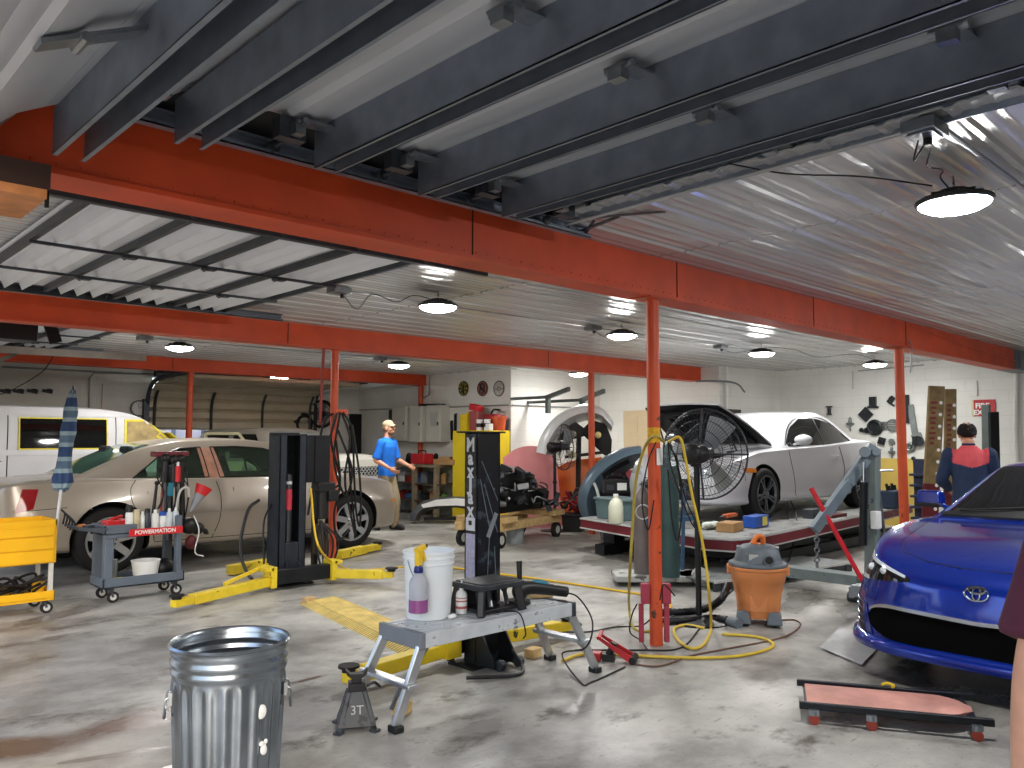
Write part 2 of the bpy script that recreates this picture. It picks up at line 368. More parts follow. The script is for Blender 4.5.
def ceil_mat():
    m = mat('white_ribbed_metal', '#c3c3c2', .2, .3, .05, 2)
    nt = m.node_tree; N = nt.nodes; L = nt.links; b = N['Principled BSDF']; tc = N.new('ShaderNodeTexCoord')
    mp = N.new('ShaderNodeMapping'); mp.inputs['Scale'].default_value = (1., 2.2, 1.); L.new(tc.outputs['Object'], mp.inputs['Vector'])
    n = N.new('ShaderNodeTexNoise'); n.inputs['Scale'].default_value = 3.2; n.inputs['Detail'].default_value = 1.5; L.new(mp.outputs[0], n.inputs['Vector'])
    bp = N.new('ShaderNodeBump'); bp.inputs['Strength'].default_value = .55; bp.inputs['Distance'].default_value = .02; L.new(n.outputs['Fac'], bp.inputs['Height']); L.new(bp.outputs['Normal'], b.inputs['Normal'])
    return m
ceilm = ceil_mat()
# ------------------------------------------------------------------ setting
CZ = 2.75
BY = (3.45, 8.23, 13.1)
fm = floor_mat()
b = MB(); b.bb((-6, -7, -.15), (16, 19.5, 0)); struct('floor', b, fm)

# ribbed ceiling, ribs along x, sheet laps every few metres
b = MB(); prof = []
y = -4.0
while y < 16.0:
    for dy, dz in ((0, 0), (.075, 0), (.083, -.004), (.1, -.004), (.108, 0), (.15, 0), (.158, -.004), (.175, -.004), (.183, 0), (.21, 0), (.226, -.013), (.252, -.013), (.268, 0)):
        prof.append((y+dy, CZ+.015+dz))
    y += .268
seams = [.3, 1.7, 4.72, 7.75, 10.8, 14.6]
for k, (x0, x1) in enumerate(zip(seams, seams[1:])):
    n0 = len(prof); jj = [random.uniform(-.004, .006) for _ in prof]
    for sel in (lambda y: y < 3.47, lambda y: y > 3.44):
        xa = max(x0, 3.4) if sel(0) else x0
        if xa >= x1: continue
        P = [[V((xa+.004, y, z)) for (y, z), j in zip(prof, jj) if sel(y)], [V((x1-.012+j, y, z)) for (y, z), j in zip(prof, jj) if sel(y)]]
        b.slab(P, V((0, 0, .012)))
struct('ceiling', b, ceilm)
b = MB(); b.bb((.2, -4.2, 2.93), (15.2, 16.2, 3.0)); struct('ceiling_deck', b, M_('roof_deck', '#3a3a3a', .8))

# walls
yw = mat('yellow_wall_paint', '#d9bd62', .55, 0, .06, 3)
XE, YD, XC, XA = 10.1, 10.6, 12.6, 14.3
def quadwall(name, p, q, th=.2, z1=2.95, z0=0., m=None):
    p = V((*p, 0)); q = V((*q, 0)); n = (q-p).normalized(); n = V((n.y, -n.x, 0))*-1
    b = MB(); vs = [p, q, q+n*th, p+n*th]
    b.add([(*v[:2], z0) for v in vs]+[(*v[:2], z1) for v in vs], [(3, 2, 1, 0), (4, 5, 6, 7), (0, 1, 5, 4), (1, 2, 6, 5), (2, 3, 7, 6), (3, 0, 4, 7)])
    return struct(name, b, m or wallm)
quadwall('wall_right', (XA, 7.62), (XA, -4.0))
quadwall('wall_right_return', (XC, 7.85), (XA+.2, 7.58))
quadwall('wall_jog', (XC, YD+.2), (XC, 7.86))
quadwall('wall_middle', (XE+.2, YD), (XC-.001, YD))
quadwall('wall_step', (XE, 15.5), (XE, YD))
# rear wall with the opening of the partly raised sectional door
RY = 15.5; DX0, DX1 = 5.55, 8.75
b = MB(); b.bb((.2, RY, 0), (DX0, RY+.2, 2.95)); b.bb((DX1, RY, 0), (XE, RY+.2, 2.95)); b.bb((DX0, RY, 2.62), (DX1, RY+.2, 2.95)); struct('wall_back', b, wallm)
b = MB(); b.bb((.2, -4.2, 0), (14.5, -4.0, 2.95)); struct('wall_front', b, wallm)
# left wall with three big doorways (the photograph is taken from the first)
lw = mat('tan_stucco', '#a0937c', .9, 0, .2, 25, .6, 120)
b = MB(); OP = [(-.65, 3.3), (4.3, 7.6), (9.3, 12.35)]; yy = -4.0
for a, c in OP:
    b.bb((.12, yy, 0), (.34, a, 2.95)); b.bb((.12, a, 2.5), (.34, c, 2.95)); yy = c
b.bb((.12, yy, 0), (.34, 15.7, 2.95)); struct('wall_left', b, lw)

# beams and posts
def beam(name, y, x0, x1, z0, joints, label):
    b = MB(); b.bb((x0, y-.005, z0+.02), (x1, y+.19, CZ+.02), 0); b.bb((x0, y-.02, z0), (x1, y+.205, z0+.022), 0)
    for j in joints: b.bb((j-.004, y-.009, z0+.02), (j+.004, y, CZ+.02), 1)
    x = x0+.1
    while x < x1 and y < 5:
        b.sph((x, y-.004, z0+.045), .007, 6, 4, 0); x += .09
    return struct(name, b, [org, M_('dark_beam_joint', '#3a1a10', .9)], label, 'beam')  # section joints are thin dark brown strips on the beam face
beam('beam', BY[0], .3, 13.42, 2.475, (2.98, 4.98, 7.15, 9.35), 'orange steel beam nearest, carrying the big grey door track')
beam('beam.001', BY[1], .3, XC+.02, 2.51, (4.4, 8.6), 'orange steel beam in the middle of the shop')
beam('beam.002', BY[2], .3, XE+.01, 2.56, (5.0,), 'orange steel beam farthest back, above the van')
b = MB(); b.bb((13.42, 3.42, 2.48), (14.3, 3.68, 2.76)); b.bb((13.5, 3.38, 2.5), (13.56, 3.72, 2.74)); struct('trim_1', b, gry, 'grey steel end bracket between orange beam and right wall', 'bracket')
def post(name, x, y, r, z1, label, sticker=False):
    b = MB(); b.cyl((x, y, 0), (x, y, z1), r, n=20); b.box((x, y, z1-.004), (.3, .2, .012))
    o = struct(name, b, orgw, label, 'post'); return o
post('column', 4.79, 3.53, .046, 2.478, 'orange steel post with hoses beside the fan, nearest of the posts')
post('column.001', 9.36, 3.53, .05, 2.478, 'orange steel post behind the blue coupe')
post('column.002', 5.05, 8.3, .045, 2.515, 'orange steel post hung with loops of black cable')
post('column.003', 9.65, 8.3, .05, 2.515, 'orange steel post in front of the silver bumper cover')
post('column.004', 5.33, 13.2, .05, 2.565, 'orange steel post in front of the half raised back door')
post('column.005', XE-.06, 13.2, .05, 2.565, 'orange steel post behind the grey electric cabinets')
b = MB(); b.cyl((4.79, 3.53, 1.43), (4.79, 3.53, 1.54), .0475, n=20, cap=False); single('warning_sticker', b, M_('sticker_yellow', '#d8a51c', .5, 0, .25, 40), 'yellow band sticker wrapped round the nearest orange post', 'sticker')
b = MB(); b.box((4.79, 3.481, 1.33), (.07, .004, .12)); 
single('white_sticker', b, wht, 'pale round-cornered label on the nearest orange post', 'sticker', bevel=.002)

# ------------------------------------------------------------------ overhead sectional doors, stored flat under the ceiling
pan = M_('door_pan_white', '#b3b7bc', .42, .1, .05, 3); panw = M_('door_seam_cream', '#cfcdbf', .5, 0, .05)
def door_panel(x0, secs, y0, y1, z, sec=.545, nrib=2, drop=.035, tilt=None):
    b = MB()
    for k in range(secs):
        xa = x0+k*sec; pr = [(0, 0), (.045, 0), (.05, .004), (.056, 0), (.1, 0)]
        w = (sec-.16)/nrib
        for i in range(nrib):
            q = .1+i*w; pr += [(q+.02, .0), (q+.045, -drop), (q+w-.075, -drop), (q+w-.03, 0)]
        pr += [(sec-.05, 0), (sec-.002, 0)]
        zt = z; dz = lambda x: 0
        if tilt: dz = lambda x: tilt(xa+x)
        P = [[V((xa+x, yy, zt+h+dz(x))) for x, h in pr] for yy in (y0, y1)]
        b.slab(P, V((0, 0, .02)))
    return b
def track(y, x0, x1, z, s=1):
    b = MB(); b.bb((x0, y-.004, z-.032), (x1, y+.004, z+.032)); b.bb((x0, y, z-.034), (x1, y-s*.045, z-.028)); b.bb((x0, y, z+.028), (x1, y-s*.045, z+.034)); b.bb((x0, y-s*.045, z-.034), (x1, y-s*.04, z-.015)); return b
d1 = thing('door_1', 'big white overhead door slid open flat under the ceiling with deep grey struts', 'garage door'); d1['kind'] = 'structure'
PZ = 2.82
TILT = lambda X: -.2*(max(0, 1.3-X)/.54)**1.4
door_panel(.72, 5, -.6, 3.08, PZ, .555, 2, .02, TILT).build('door_panel', [pan], d1); door_panel(.36, 1, -.6, 3.08, PZ, .36, 1, .02, TILT).build('door_panel', [pan], d1)
for y in (2.25, 1.0): b = MB(); b.bar((.5, y, 2.44), (.86, y, 2.62), .07, .012); b.cyl((.6, y-.05, 2.48), (.6, y+.05, 2.48), .014, n=8); b.build('hinge', steel, d1)
b = MB(); b.bb((3.49, -.6, 2.735), (3.5, 3.08, PZ+.02)); b.build('end_plate', galv, d1)
def strut_mesh(x, y0, y1, zt, zb):
    b = MB(); t = .004
    pr = [(-.115, zt), (-.1, zt), (-.062, zb+.004), (-.052, zb), (-.052, zb+.005), (-.058, zb+.009), (-.094, zt+.005), (.0, zt+.005), (.05, zb+.006), (.064, zb), (.064, zb+.006), (.056, zb+.01), (.012, zt), (.014, zt+.01), (-.115, zt+.01)]
    b.add([(x+p[0], y0, p[1]) for p in pr]+[(x+p[0], y1, p[1]) for p in pr], [(i, (i+1) % len(pr), len(pr)+(i+1) % len(pr), len(pr)+i) for i in range(len(pr))]); return b
def hat(x, y0, y1, zt, zb, w):           # two legs joined by a flat web against the door
    b = MB(); b.bb((x-.005, y0, zb), (x, y1, zt)); b.bb((x-.005, y0, zb), (x+.012, y1, zb+.004)); b.bb((x, y0, zt-.004), (x+w, y1, zt)); b.bb((x+w-.003, y0, zb), (x+w+.003, y1, zt)); b.bb((x+w-.012, y0, zb), (x+w+.003, y1, zb+.004)); return b
SX = [.76, 1.18, 1.79, 2.36, 2.92]
for k, x in enumerate(SX):
    zz = (-.195, -.045, 0, 0, 0)[k]
    hat(x, -.6, 3.13, PZ-.002+zz, PZ-.175+zz, .105 if k else .1).build('strut', galv, d1)
for x in (1.13, 1.68, 2.24, 2.79, 3.3):
    for y in (.85, 1.75, 3.0):
        b = MB(); b.bar((x-.04, y, PZ-.045), (x+.2, y, PZ-.03), .075, .008, 0, (0, 0, 1)); b.cyl((x-.04, y-.06, PZ-.055), (x-.04, y+.06, PZ-.055), .016, n=8); b.bar((x-.075, y, PZ-.06), (x+.01, y, PZ-.04), .09, .01); b.box((x-.05, y, PZ-.08), (.045, .06, .05), 0)
        b.build('hinge', steel, d1)
b = MB()
for x in (.95, 1.62, 2.18, 2.74, 3.32): b.cyl((x, 3.02, 2.715), (x, 3.2, 2.715), .008, n=8); b.cyl((x, 3.17, 2.715), (x, 3.2, 2.715), .026, n=12); b.box((x, 3.05, 2.75), (.12, .06, .09))
b.build('rollers', dsteel, d1)
track(3.235, .7, 3.72, 2.715).build('track', galv, d1); track(-.72, .7, 3.72, 2.715, -1).build('track', galv, d1)
b = MB(); b.bar((.5, 3.235, 2.45), (.72, 3.235, 2.715), .05, .05); b.build('track', galv, d1)
for yy in (3.235,):
    b = MB(); b.bar((3.55, yy, 2.72), (3.55, yy, 2.755), .03, .004); b.bar((3.66, yy-.02, 2.72), (3.66, yy-.3, 2.75), .035, .005); b.bar((3.45, yy+.01, 2.75), (3.78, yy-.55, 2.752), .035, .004); b.bar((3.7, yy, 2.7), (3.62, yy-.15, 2.75), .02, .004); b.bb((3.56, yy-.02, 2.69), (3.72, yy+.02, 2.7)); b.build('hanger', dsteel, d1)

def small_door(name, y0, y1, x0, secs, label, sec=.53):
    d = thing(name, label, 'garage door'); d['kind'] = 'structure'; z = 2.715
    door_panel(x0, secs, y0, y1, z, sec, 3, .055).build('door_panel', M_('bright_door_pan', '#dde0e3', .4, .05, .04, 3), d)
    for k in range(secs+1):
        x = x0+k*sec+(.01 if k < secs else -.03); b = MB(); b.bb((x, y0, z-.05), (x+.035, y1, z-.004)); b.build('strut', dsteel, d)
    for f in (.36, .68):
        y = y0+(y1-y0)*f; b = MB(); b.bb((x0, y-.012, z-.074), (x0+secs*sec, y+.012, z-.056)); b.build('stile', dsteel, d)
        for k in range(1, secs): b = MB(); b.box((x0+k*sec+.05, y, z-.075), (.09, .06, .02)); b.cyl((x0+k*sec+.03, y-.04, z-.08), (x0+k*sec+.03, y+.04, z-.08), .012, n=8); b.build('hinge', dsteel, d)
    for yy, s in ((y0-.06, -1), (y1+.06, 1)):
        track(yy, x0-.6, x0+secs*sec+.58, z-.035, s).build('track', dsteel, d)
    b = MB()
    for k in range(1, secs+1):
        x = x0+k*sec
        for yy in (y0-.06, y1+.06): b.cyl((x, yy-.03, z-.035), (x, yy+.03, z-.035), .024, n=10)
    b.build('rollers', dsteel, d); return d
small_door('door_2', 4.42, 7.42, 1.22, 4, 'white overhead door slid open under the ceiling between the first two orange beams')
small_door('door_3', 9.3, 12.05, .95, 4, 'white overhead door slid open under the ceiling just in front of the farthest orange beam')
# track brackets and dark opener box seen at the left edge
b = MB(); b.bar((1.5, 10.9, 2.5), (4.1, 11.75, 2.6), .05, .09); p = onY(0, 365, 11.5); b.bar(p+V((-.3, 0, -.12)), onY(28, 348, 11.5), .05, .05)
single('track_brace', b, M_('grey_brown_steel', '#6f675f', .6, .3), 'grey brown steel brace under the rear overhead door at the left edge', 'brace')
q0 = onY(0, 322, 9.2); q1 = onY(38, 341, 9.2)
b = MB(); b.bb((q0.x-.9, 9.2, q1.z), (q1.x, 9.5, q0.z+.02)); b.bb((q1.x-.5, 9.3, q0.z), (q1.x-.4, 9.4, 2.75)); single('door_opener', b, blk, 'black door opener box hanging below the middle orange beam at left edge', 'door opener', bevel=.01)
b = MB(); p0 = onY(48, 328, 9.6); p1 = onY(56, 343, 9.6); b.bar(p0+V((0, 0, .08)), p1, .12, .03, 0, (0, 1, 0)); b.bar(p0+V((0, 0, .08)), V((p0.x, p0.y, 2.75)), .03, .01); single('opener_bracket', b, blk, 'slanted black bracket plate right of the black door opener box', 'bracket')
b = MB(); q0 = onY(0, 165, 3.2); q1 = onY(41, 197, 3.2); b.bb((.34, 3.08, q1.z-.002), (q1.x, 3.43, q0.z+.0), 0)
o = thing('wooden_header_box', 'dark brown box with pale wood underside hung under nearest orange beam at left edge', 'box')
b.build('casing', M_('dark_brown_paint', '#3a2620', .6, 0, .2), o)
b = MB(); b.bb((.34, 3.08, q1.z-.035), (q1.x-.01, 3.43, q1.z-.003)); b.build('wood_strip', M_('orange_pine', '#c07f4e', .65, 0, .2, 14), o)
b = MB(); b.bar((q1.x-.005, 3.1, q0.z), (q1.x-.005, 3.1, q1.z-.06), .012, .012); b.build('edge_cable', cord, o)

# ------------------------------------------------------------------ lamps
lampe = mat('lamp_diffuser', '#ffffff', .4, emit='#fffdfa', estr=LAMP)
def lamp():
    t = thing('high_bay_lamp', 'x', 'lamp', group='round ceiling lamps')
    b = MB(); b.lathe([(.168, .0), (.176, .006), (.176, .022), (.15, .03), (.1, .034), (.07, .07), (.03, .075)], 32); 
    for k in range(12): a = k*pi/6; b.bar((.05*cos(a), .05*sin(a), .05), (.13*cos(a), .13*sin(a), .036), .006, .03)
    b.build('housing', M_('lamp_housing', '#3b3d40', .45, .3), t)
    b = MB(); b.lathe([(.0, -.045), (.07, -.04), (.12, -.027), (.155, -.009), (.167, .006)], 32, cap=False); b.build('diffuser', lampe, t)
    b = MB(); b.tube([(0, 0, .07), (.012, 0, .09), (0, 0, .11), (-.012, 0, .095)], .004, 6); b.cyl((0, 0, .1), (0, 0, .15), .004, n=6); b.build('hook', steel, t)
    return t
LP = [((4.29, 1.33), 'big round ceiling lamp, brightest and nearest, over the blue coupe bay'), ((4.39, 5.53), 'round ceiling lamp between the first two orange beams, nearest the overhead door'),
      ((7.1, 5.65), 'round ceiling lamp just left of the nearest orange post'), ((9.94, 5.53), 'round ceiling lamp above the white coupe on the rack'), ((12.65, 5.13), 'round ceiling lamp before the white wall hung with car parts'),
      ((3.99, 10.24), 'round ceiling lamp above the white van'), ((7.44, 10.34), 'round ceiling lamp above the man in the blue shirt'), ((7.26, 13.85), 'round ceiling lamp in front of the half raised back door'),
      ((10.7, 9.5), 'round ceiling lamp half hidden behind the middle orange beam near the white lit wall'), ((7.1, 1.33), 'unseen round ceiling lamp added over the rear of the blue coupe'), ((9.94, 1.33), 'unseen round ceiling lamp added beyond the blue coupe near the right wall')]  # last two lamps are out of view, added for light along the front row
L0 = lamp()
for k, ((x, y), lb) in enumerate(LP):
    if k == 0: L0.location = (x, y, CZ-.14); L0['label'] = lb
    else: dup(L0, (x, y, CZ-.14), None, lb)
cond = M_('conduit', '#a3a5a6', .4, .6)
def conduit(pts, label, r=.011, m=None, k=1): b = MB(); b.tube(pts, r, 8, k=k); return single('conduit', b, m or cond, label, 'conduit')
def jbox(x, y, label):
    b = MB(); b.box((0, 0, -.025), (.17, .13, .05)); b.box((0, 0, -.053), (.12, .1, .006)); b.cyl((.03, 0, -.055), (.03, 0, -.085), .018, n=10, m=1)
    return single('junction_box', b, [steel, blk], label, 'junction box', (x, y, CZ-.01), bevel=.004)
jbox(3.45, 1.17, 'steel junction box on ceiling near the big front lamp')
jbox(3.64, 5.93, 'steel junction box on ceiling left of the second bay lamp'); jbox(6.95, 5.95, 'steel junction box beside the lamp left of the nearest orange post')
jbox(9.6, 5.95, 'steel junction box beside lamp above the white coupe'); jbox(7.2, 10.5, 'steel junction box beside lamp above the man in blue shirt'); jbox(3.62, 10.4, 'steel junction box beside lamp above the white van')
conduit([(3.45, 1.25, CZ-.025), (3.5, 3.2, CZ-.025)], 'long grey conduit from front junction box to the door track bracket')
conduit([(3.55, 1.12, CZ-.025), (8.5, 1.12, CZ-.025), (14.2, 1.12, CZ-.025)], 'grey conduit running right across the front bay ceiling')
conduit([(3.7, 5.97, CZ-.025), (12.9, 5.97, CZ-.025)], 'thin grey conduit joining the lamps of the second bay', .009)
conduit([(3.7, 10.45, CZ-.025), (XE, 10.45, CZ-.025)], 'thin grey conduit joining the lamps of the third bay', .009)
conduit([(9.45, 3.42, 2.73), (11.5, 3.42, 2.63), (13.4, 3.42, 2.6)], 'thin conduit along the right end of the nearest orange beam', .008, org)
conduit([(9.42, 3.47, 2.6), (9.44, 3.42, 2.5), (9.43, 3.44, 2.2)], 'short grey cable clipped to the post behind the blue coupe', .008, cond, 5)
conduit([(12.25, 8.1, 2.49), (12.4, 7.8, 2.49), (12.75, 7.6, 2.45), (12.95, 7.55, 2.3)], 'curved grey hose end sticking out at the end of the middle beam', .016, gry, 5)
def wire(pts, label, r=.004, name='lamp_cord', m=None): b = MB(); b.tube(pts, r, 6, k=5); return single(name, b, m or cord, label, 'cord')
wire([(3.46, 1.2, CZ-.07), (3.52, 1.24, CZ-.13), (3.56, 1.21, CZ-.06), (3.72, 1.24, CZ-.03), (3.85, 1.3, CZ-.06), (4.05, 1.3, CZ-.03), (4.2, 1.36, CZ-.02), (4.28, 1.34, CZ-.07)], 'black cord from front junction box to the big lamp')
wire([(3.3, 1.98, CZ-.01), (3.6, 1.85, CZ-.02), (3.9, 1.62, CZ-.02), (4.2, 1.4, CZ-.05)], 'black cord along the ceiling toward the big front lamp')
wire([(3.68, 5.93, CZ-.07), (3.8, 5.9, CZ-.18), (3.95, 5.9, CZ-.03), (4.1, 5.75, CZ-.1), (4.25, 5.7, CZ-.03), (4.38, 5.55, CZ-.08)], 'looping black cord feeding the second bay lamp')
wire([(7.0, 5.95, CZ-.07), (7.03, 5.85, CZ-.13), (7.1, 5.66, CZ-.07)], 'short black cord at the lamp left of the nearest orange post')
wire([(9.65, 5.95, CZ-.07), (9.75, 5.8, CZ-.12), (9.94, 5.55, CZ-.06)], 'short black cord at lamp above the white coupe')
wire([(9.95, 5.5, CZ-.05), (10.8, 5.5, CZ-.02), (11.3, 5.4, CZ-.1), (12, 5.2, CZ-.02), (12.64, 5.13, CZ-.06)], 'black cord swagged to the lamp at the right wall')
wire([onY(55, 352, 11.6), onY(48, 365, 11.6), onY(38, 375, 11.6), onY(10, 391, 11.6), onY(-8, 396, 11.6)], 'thin black cable hanging across the back wall above the van', .007, 'hanging_cable')
# ------------------------------------------------------------------ vehicles
def catmull_lin(pts): return [V((a[0]+(c[0]-a[0])*k/6, a[1]+(c[1]-a[1])*k/6, 0)) for a, c in zip(pts, pts[1:]) for k in range(7)]
class Shape:
    def __init__(s, low, green=None, nx=64, k=5):
        s.low = low; s.green = green; s.nx = nx; s.k = k
        xs = [r[0] for r in low]; s.lf = [pchip(xs, [r[i] for r in low]) for i in range(1, 9)]; s.x0, s.x1 = xs[0], xs[-1]
        if green:
            xs = [r[0] for r in green]; s.gf = [pchip(xs, [r[i] for r in green]) for i in range(1, 6)]; s.g0, s.g1 = xs[0], xs[-1]
    def sec(s, x):
        zb, wb, zm, wm, zs, ws, wt, zt = [f(x) for f in s.lf]
        P = [(0, 0, zb), (0, wb*.6, zb), (0, wb, zb+.02), (0, (wb+wm)/2+.012, (zb*.6+zm*.4)), (0, wm, zm), (0, ws+.01, zs-.03), (0, ws-.02, zs+.012), (0, wt, (zs*.35+zt*.65)), (0, wt*.55, zt-.006), (0, 0, zt)]
        return [(p.y, p.z) for p in catmull(P, s.k)]
    def gsec(s, x):
        w, zb, wr, zr, cr = [f(x) for f in s.gf]
        P = [(0, 0, zb-.06), (0, w*.7, zb-.06), (0, w, zb-.02), (0, w*.985+.003, zb+.01), (0, w*.45+wr*.55+.012, zb*.45+zr*.55), (0, wr+.008, zr-.02), (0, wr-.045, zr+.012), (0, wr*.6, zr+cr*.75), (0, 0, zr+cr)]
        return [(p.y, p.z) for p in catmull(P, s.k)]
    @staticmethod
    def _W(S, z):
        b = None
        for (y0, z0), (y1, z1) in zip(S, S[1:]):
            if (z0-z)*(z1-z) <= 0 and abs(z1-z0) > 1e-9:
                y = y0+(y1-y0)*(z-z0)/(z1-z0); b = y if b is None else max(b, y)
        return b
    def W(s, x, z): r = s._W(s.sec(x), z); return r if r is not None else 0.
    def GW(s, x, z):
        S = s.gsec(x); r = s._W(S, z); return r if r is not None else max(p[0] for p in S)
    @staticmethod
    def _T(S, y):
        b = None
        for (y0, z0), (y1, z1) in zip(S, S[1:]):
            if (y0-y)*(y1-y) <= 0 and abs(y1-y0) > 1e-9:
                z = z0+(z1-z0)*(y-y0)/(y1-y0); b = z if b is None else max(b, z)
        return b if b is not None else S[-1][1]
    def T(s, x, y): return s._T(s.sec(x), abs(y))
    def GT(s, x, y): return s._T(s.gsec(x), abs(y))
    def FX(s, y, z):               # where the nose surface lies
        a, c = s.x1, s.x1-1.2
        if s.W(s.x1, z) >= abs(y): return s.x1
        for _ in range(26):
            m = (a+c)/2
            if s.W(m, z) >= abs(y): c = m
            else: a = m
        return c
    def RX(s, y, z):
        a, c = s.x0, s.x0+1.0
        if s.W(s.x0, z) >= abs(y): return s.x0
        for _ in range(26):
            m = (a+c)/2
            if s.W(m, z) >= abs(y): c = m
            else: a = m
        return c
    def lower(s):
        b = MB(); n = s.nx; L = s.x1-s.x0; rings = []
        for i in range(n+1):
            t = i/n; t = .5-.5*cos(pi*t)*.35-.5*(1-2*t)*.65
            x = s.x0+L*t; h = s.sec(x); r = [(x, y, z) for y, z in h]+[(x, -y, z) for y, z in h[-2:0:-1]]; rings.append(r)
        b.loft(rings); return b
    def upper(s, inset=0.):
        b = MB(); rings = []; n = 40; g0, g1 = s.g0, s.g1
        for i in range(n+1):
            x = g0+(g1-g0)*i/n; h = s.gsec(x)
            if inset:
                zt = h[-1][1]; h = [(max(0, y-inset) if y > 0 else 0, (z-.05 if z > zt-.3 else z)) for y, z in h]
                if h[-1][1] <= h[0][1]+.02: continue
            rings.append([(x, y, z) for y, z in h]+[(x, -y, z) for y, z in h[-2:0:-1]])
        b.loft(rings); return b
    # strips of surface between two edge curves
    def side(s, b, A, B, off=.004, th=.012, n=14, m=5, g=False, sd=1, mi=0):
        A = resample([(p[0], 0, p[1]) for p in A], n); B = resample([(p[0], 0, p[1]) for p in B], n); P = []
        for p, q in zip(A, B):
            row = []
            for j in range(m):
                r = p.lerp(q, j/(m-1)); y = (s.GW if g else s.W)(r.x, r.z); row.append(V((r.x, sd*(y+off), r.z)))
            P.append(row)
        b.slab(P, V((0, -sd*th, 0)), mi)
    def front(s, b, A, B, off=.004, th=.02, n=14, m=5, sd=1, mi=0, rear=False):
        A = resample([(0, p[0], p[1]) for p in A], n); B = resample([(0, p[0], p[1]) for p in B], n); P = []
        for p, q in zip(A, B):
            row = []
            for j in range(m):
                r = p.lerp(q, j/(m-1)); x = s.RX(r.y, r.z)-off if rear else s.FX(r.y, r.z)+off; row.append(V((x, sd*r.y, r.z)))
            P.append(row)
        b.slab(P, V((th if rear else -th, 0, 0)), mi)
    def top(s, b, A, B, off=.004, th=.012, n=14, m=7, g=False, mi=0):
        A = resample([(p[0], p[1], 0) for p in A], n); B = resample([(p[0], p[1], 0) for p in B], n); P = []
        for p, q in zip(A, B):
            row = []
            for j in range(m): r = p.lerp(q, j/(m-1)); row.append(V((r.x, r.y, (s.GT if g else s.T)(r.x, r.y)+off)))
            P.append(row)
        b.slab(P, V((0, 0, -th)), mi)
    def line(s, b, pts, r=.004, sd=1, g=False, mi=0, kind='side', sm=True):
        P = []
        for p in (resample([(q[0], q[1], 0) for q in catmull([(u, w, 0) for u, w in pts], 5)], 16) if sm else catmull_lin(pts)):
            if kind == 'side': P.append((p.x, sd*((s.GW if g else s.W)(p.x, p.y)), p.y))
            elif kind == 'front': P.append((s.FX(p.x, p.y), sd*p.x, p.y))
            elif kind == 'rear': P.append((s.RX(p.x, p.y), sd*p.x, p.y))
            else: P.append((p.x, p.y, (s.GT if g else s.T)(p.x, p.y)))
        b.tube(P, r, 5, mi, k=1)

glassd = M_('dark_tinted_glass', '#0b0e0f', .04, 0, .1, spec=.6); glassg = M_('green_tinted_glass', '#b9d6c4', .03, 0, .03, trans=.95, ior=1.1)
seam = M_('panel_gap', '#17140f', .8); lamp_r = M_('red_lamp_lens', '#8c1018', .12, 0, .2, coat=.6); lamp_a = M_('amber_lens', '#c9792a', .2); lamp_c = M_('clear_lamp_lens', '#b8c0c4', .1, .3, .1)
well = M_('wheel_well_black', '#0c0c0c', .9)

def cut_body(o, shape, cutters): return cut(o, cutters)
def cyl_cutter(x, z, r, y0, y1):
    b = MB(); b.cyl((x, y0, z), (x, y1, z), r, n=40, m=1); return b.build('cutter', [well, well])
def poly_cutter(poly, y0, y1):
    b = MB(); b.pxz(poly, y0, y1, 1); return b.build('cutter', [well, well])

def wheel(parent, x, y, sd, Rr, w, rim, spokes=7, rimmat=None, style='flat', twin=False, z=None, steer=0):
    z = Rr if z is None else z
    t = MB(); pr = [(rim, -w/2), (rim+.01, -w/2-.004), (Rr-.03, -w/2), (Rr-.006, -w/2+.02), (Rr, -w/2+.045), (Rr, w/2-.045), (Rr-.006, w/2-.02), (Rr-.03, w/2), (rim+.01, w/2+.004), (rim, w/2)]
    Mx = Matrix.Rotation(-pi/2*sd, 4, 'X')       # local z -> outward y
    t.M = Mx; t.lathe(pr, 40, 0, cap=False)
    for k in range(40):
        a = 2*pi*k/40
        for q in (-.05, .0, .05): pass
    o = t.build('wheel', [rub], parent, (x, y, z), (0, 0, steer))
    r = MB(); r.M = Mx; r.lathe([(rim+.004, w/2), (rim-.004, w/2+.006), (rim-.014, w/2+.004), (rim-.022, w/2-.03), (rim-.03, -w/2+.02), (0, -w/2+.02)], 36, 1, cap=False)
    r.lathe([(rim+.006, w/2-.004), (rim+.003, w/2+.008), (rim-.014, w/2+.008), (rim-.024, w/2-.012)], 36, 0, cap=False)
    r.lathe([(.075, w/2-.06), (.072, w/2-.01), (.05, w/2+.002), (0, w/2+.004)], 20, 0, cap=False)
    r.lathe([(rim*.62, w/2-.1), (rim*.62, w/2-.085), (.06, w/2-.085)], 28, 2, cap=False)
    for k in range(spokes):
        a = 2*pi*k/spokes+.2
        for da in ((-.13, .13) if twin else (0,)):
            c0 = V((.06*cos(a+da), .06*sin(a+da), w/2-.02)); c1 = V(((rim-.012)*cos(a+da*1.2), (rim-.012)*sin(a+da*1.2), w/2-.008))
            ww = (.024 if twin else (.075 if spokes <= 7 else .05))
            r.bar(c0, c1, ww, .03, 0, (0, 0, 1))
        r.cyl((.055*cos(a), .055*sin(a), w/2-.01), (.055*cos(a), .055*sin(a), w/2+.006), .009, n=8, m=1)
    r.build('rim', [rimmat or alu, M_('dark_rim_metal', '#1b1c1e', .5, .4), dsteel], o)  # middle slot: dark metal of the barrel and lug bolts
    return o

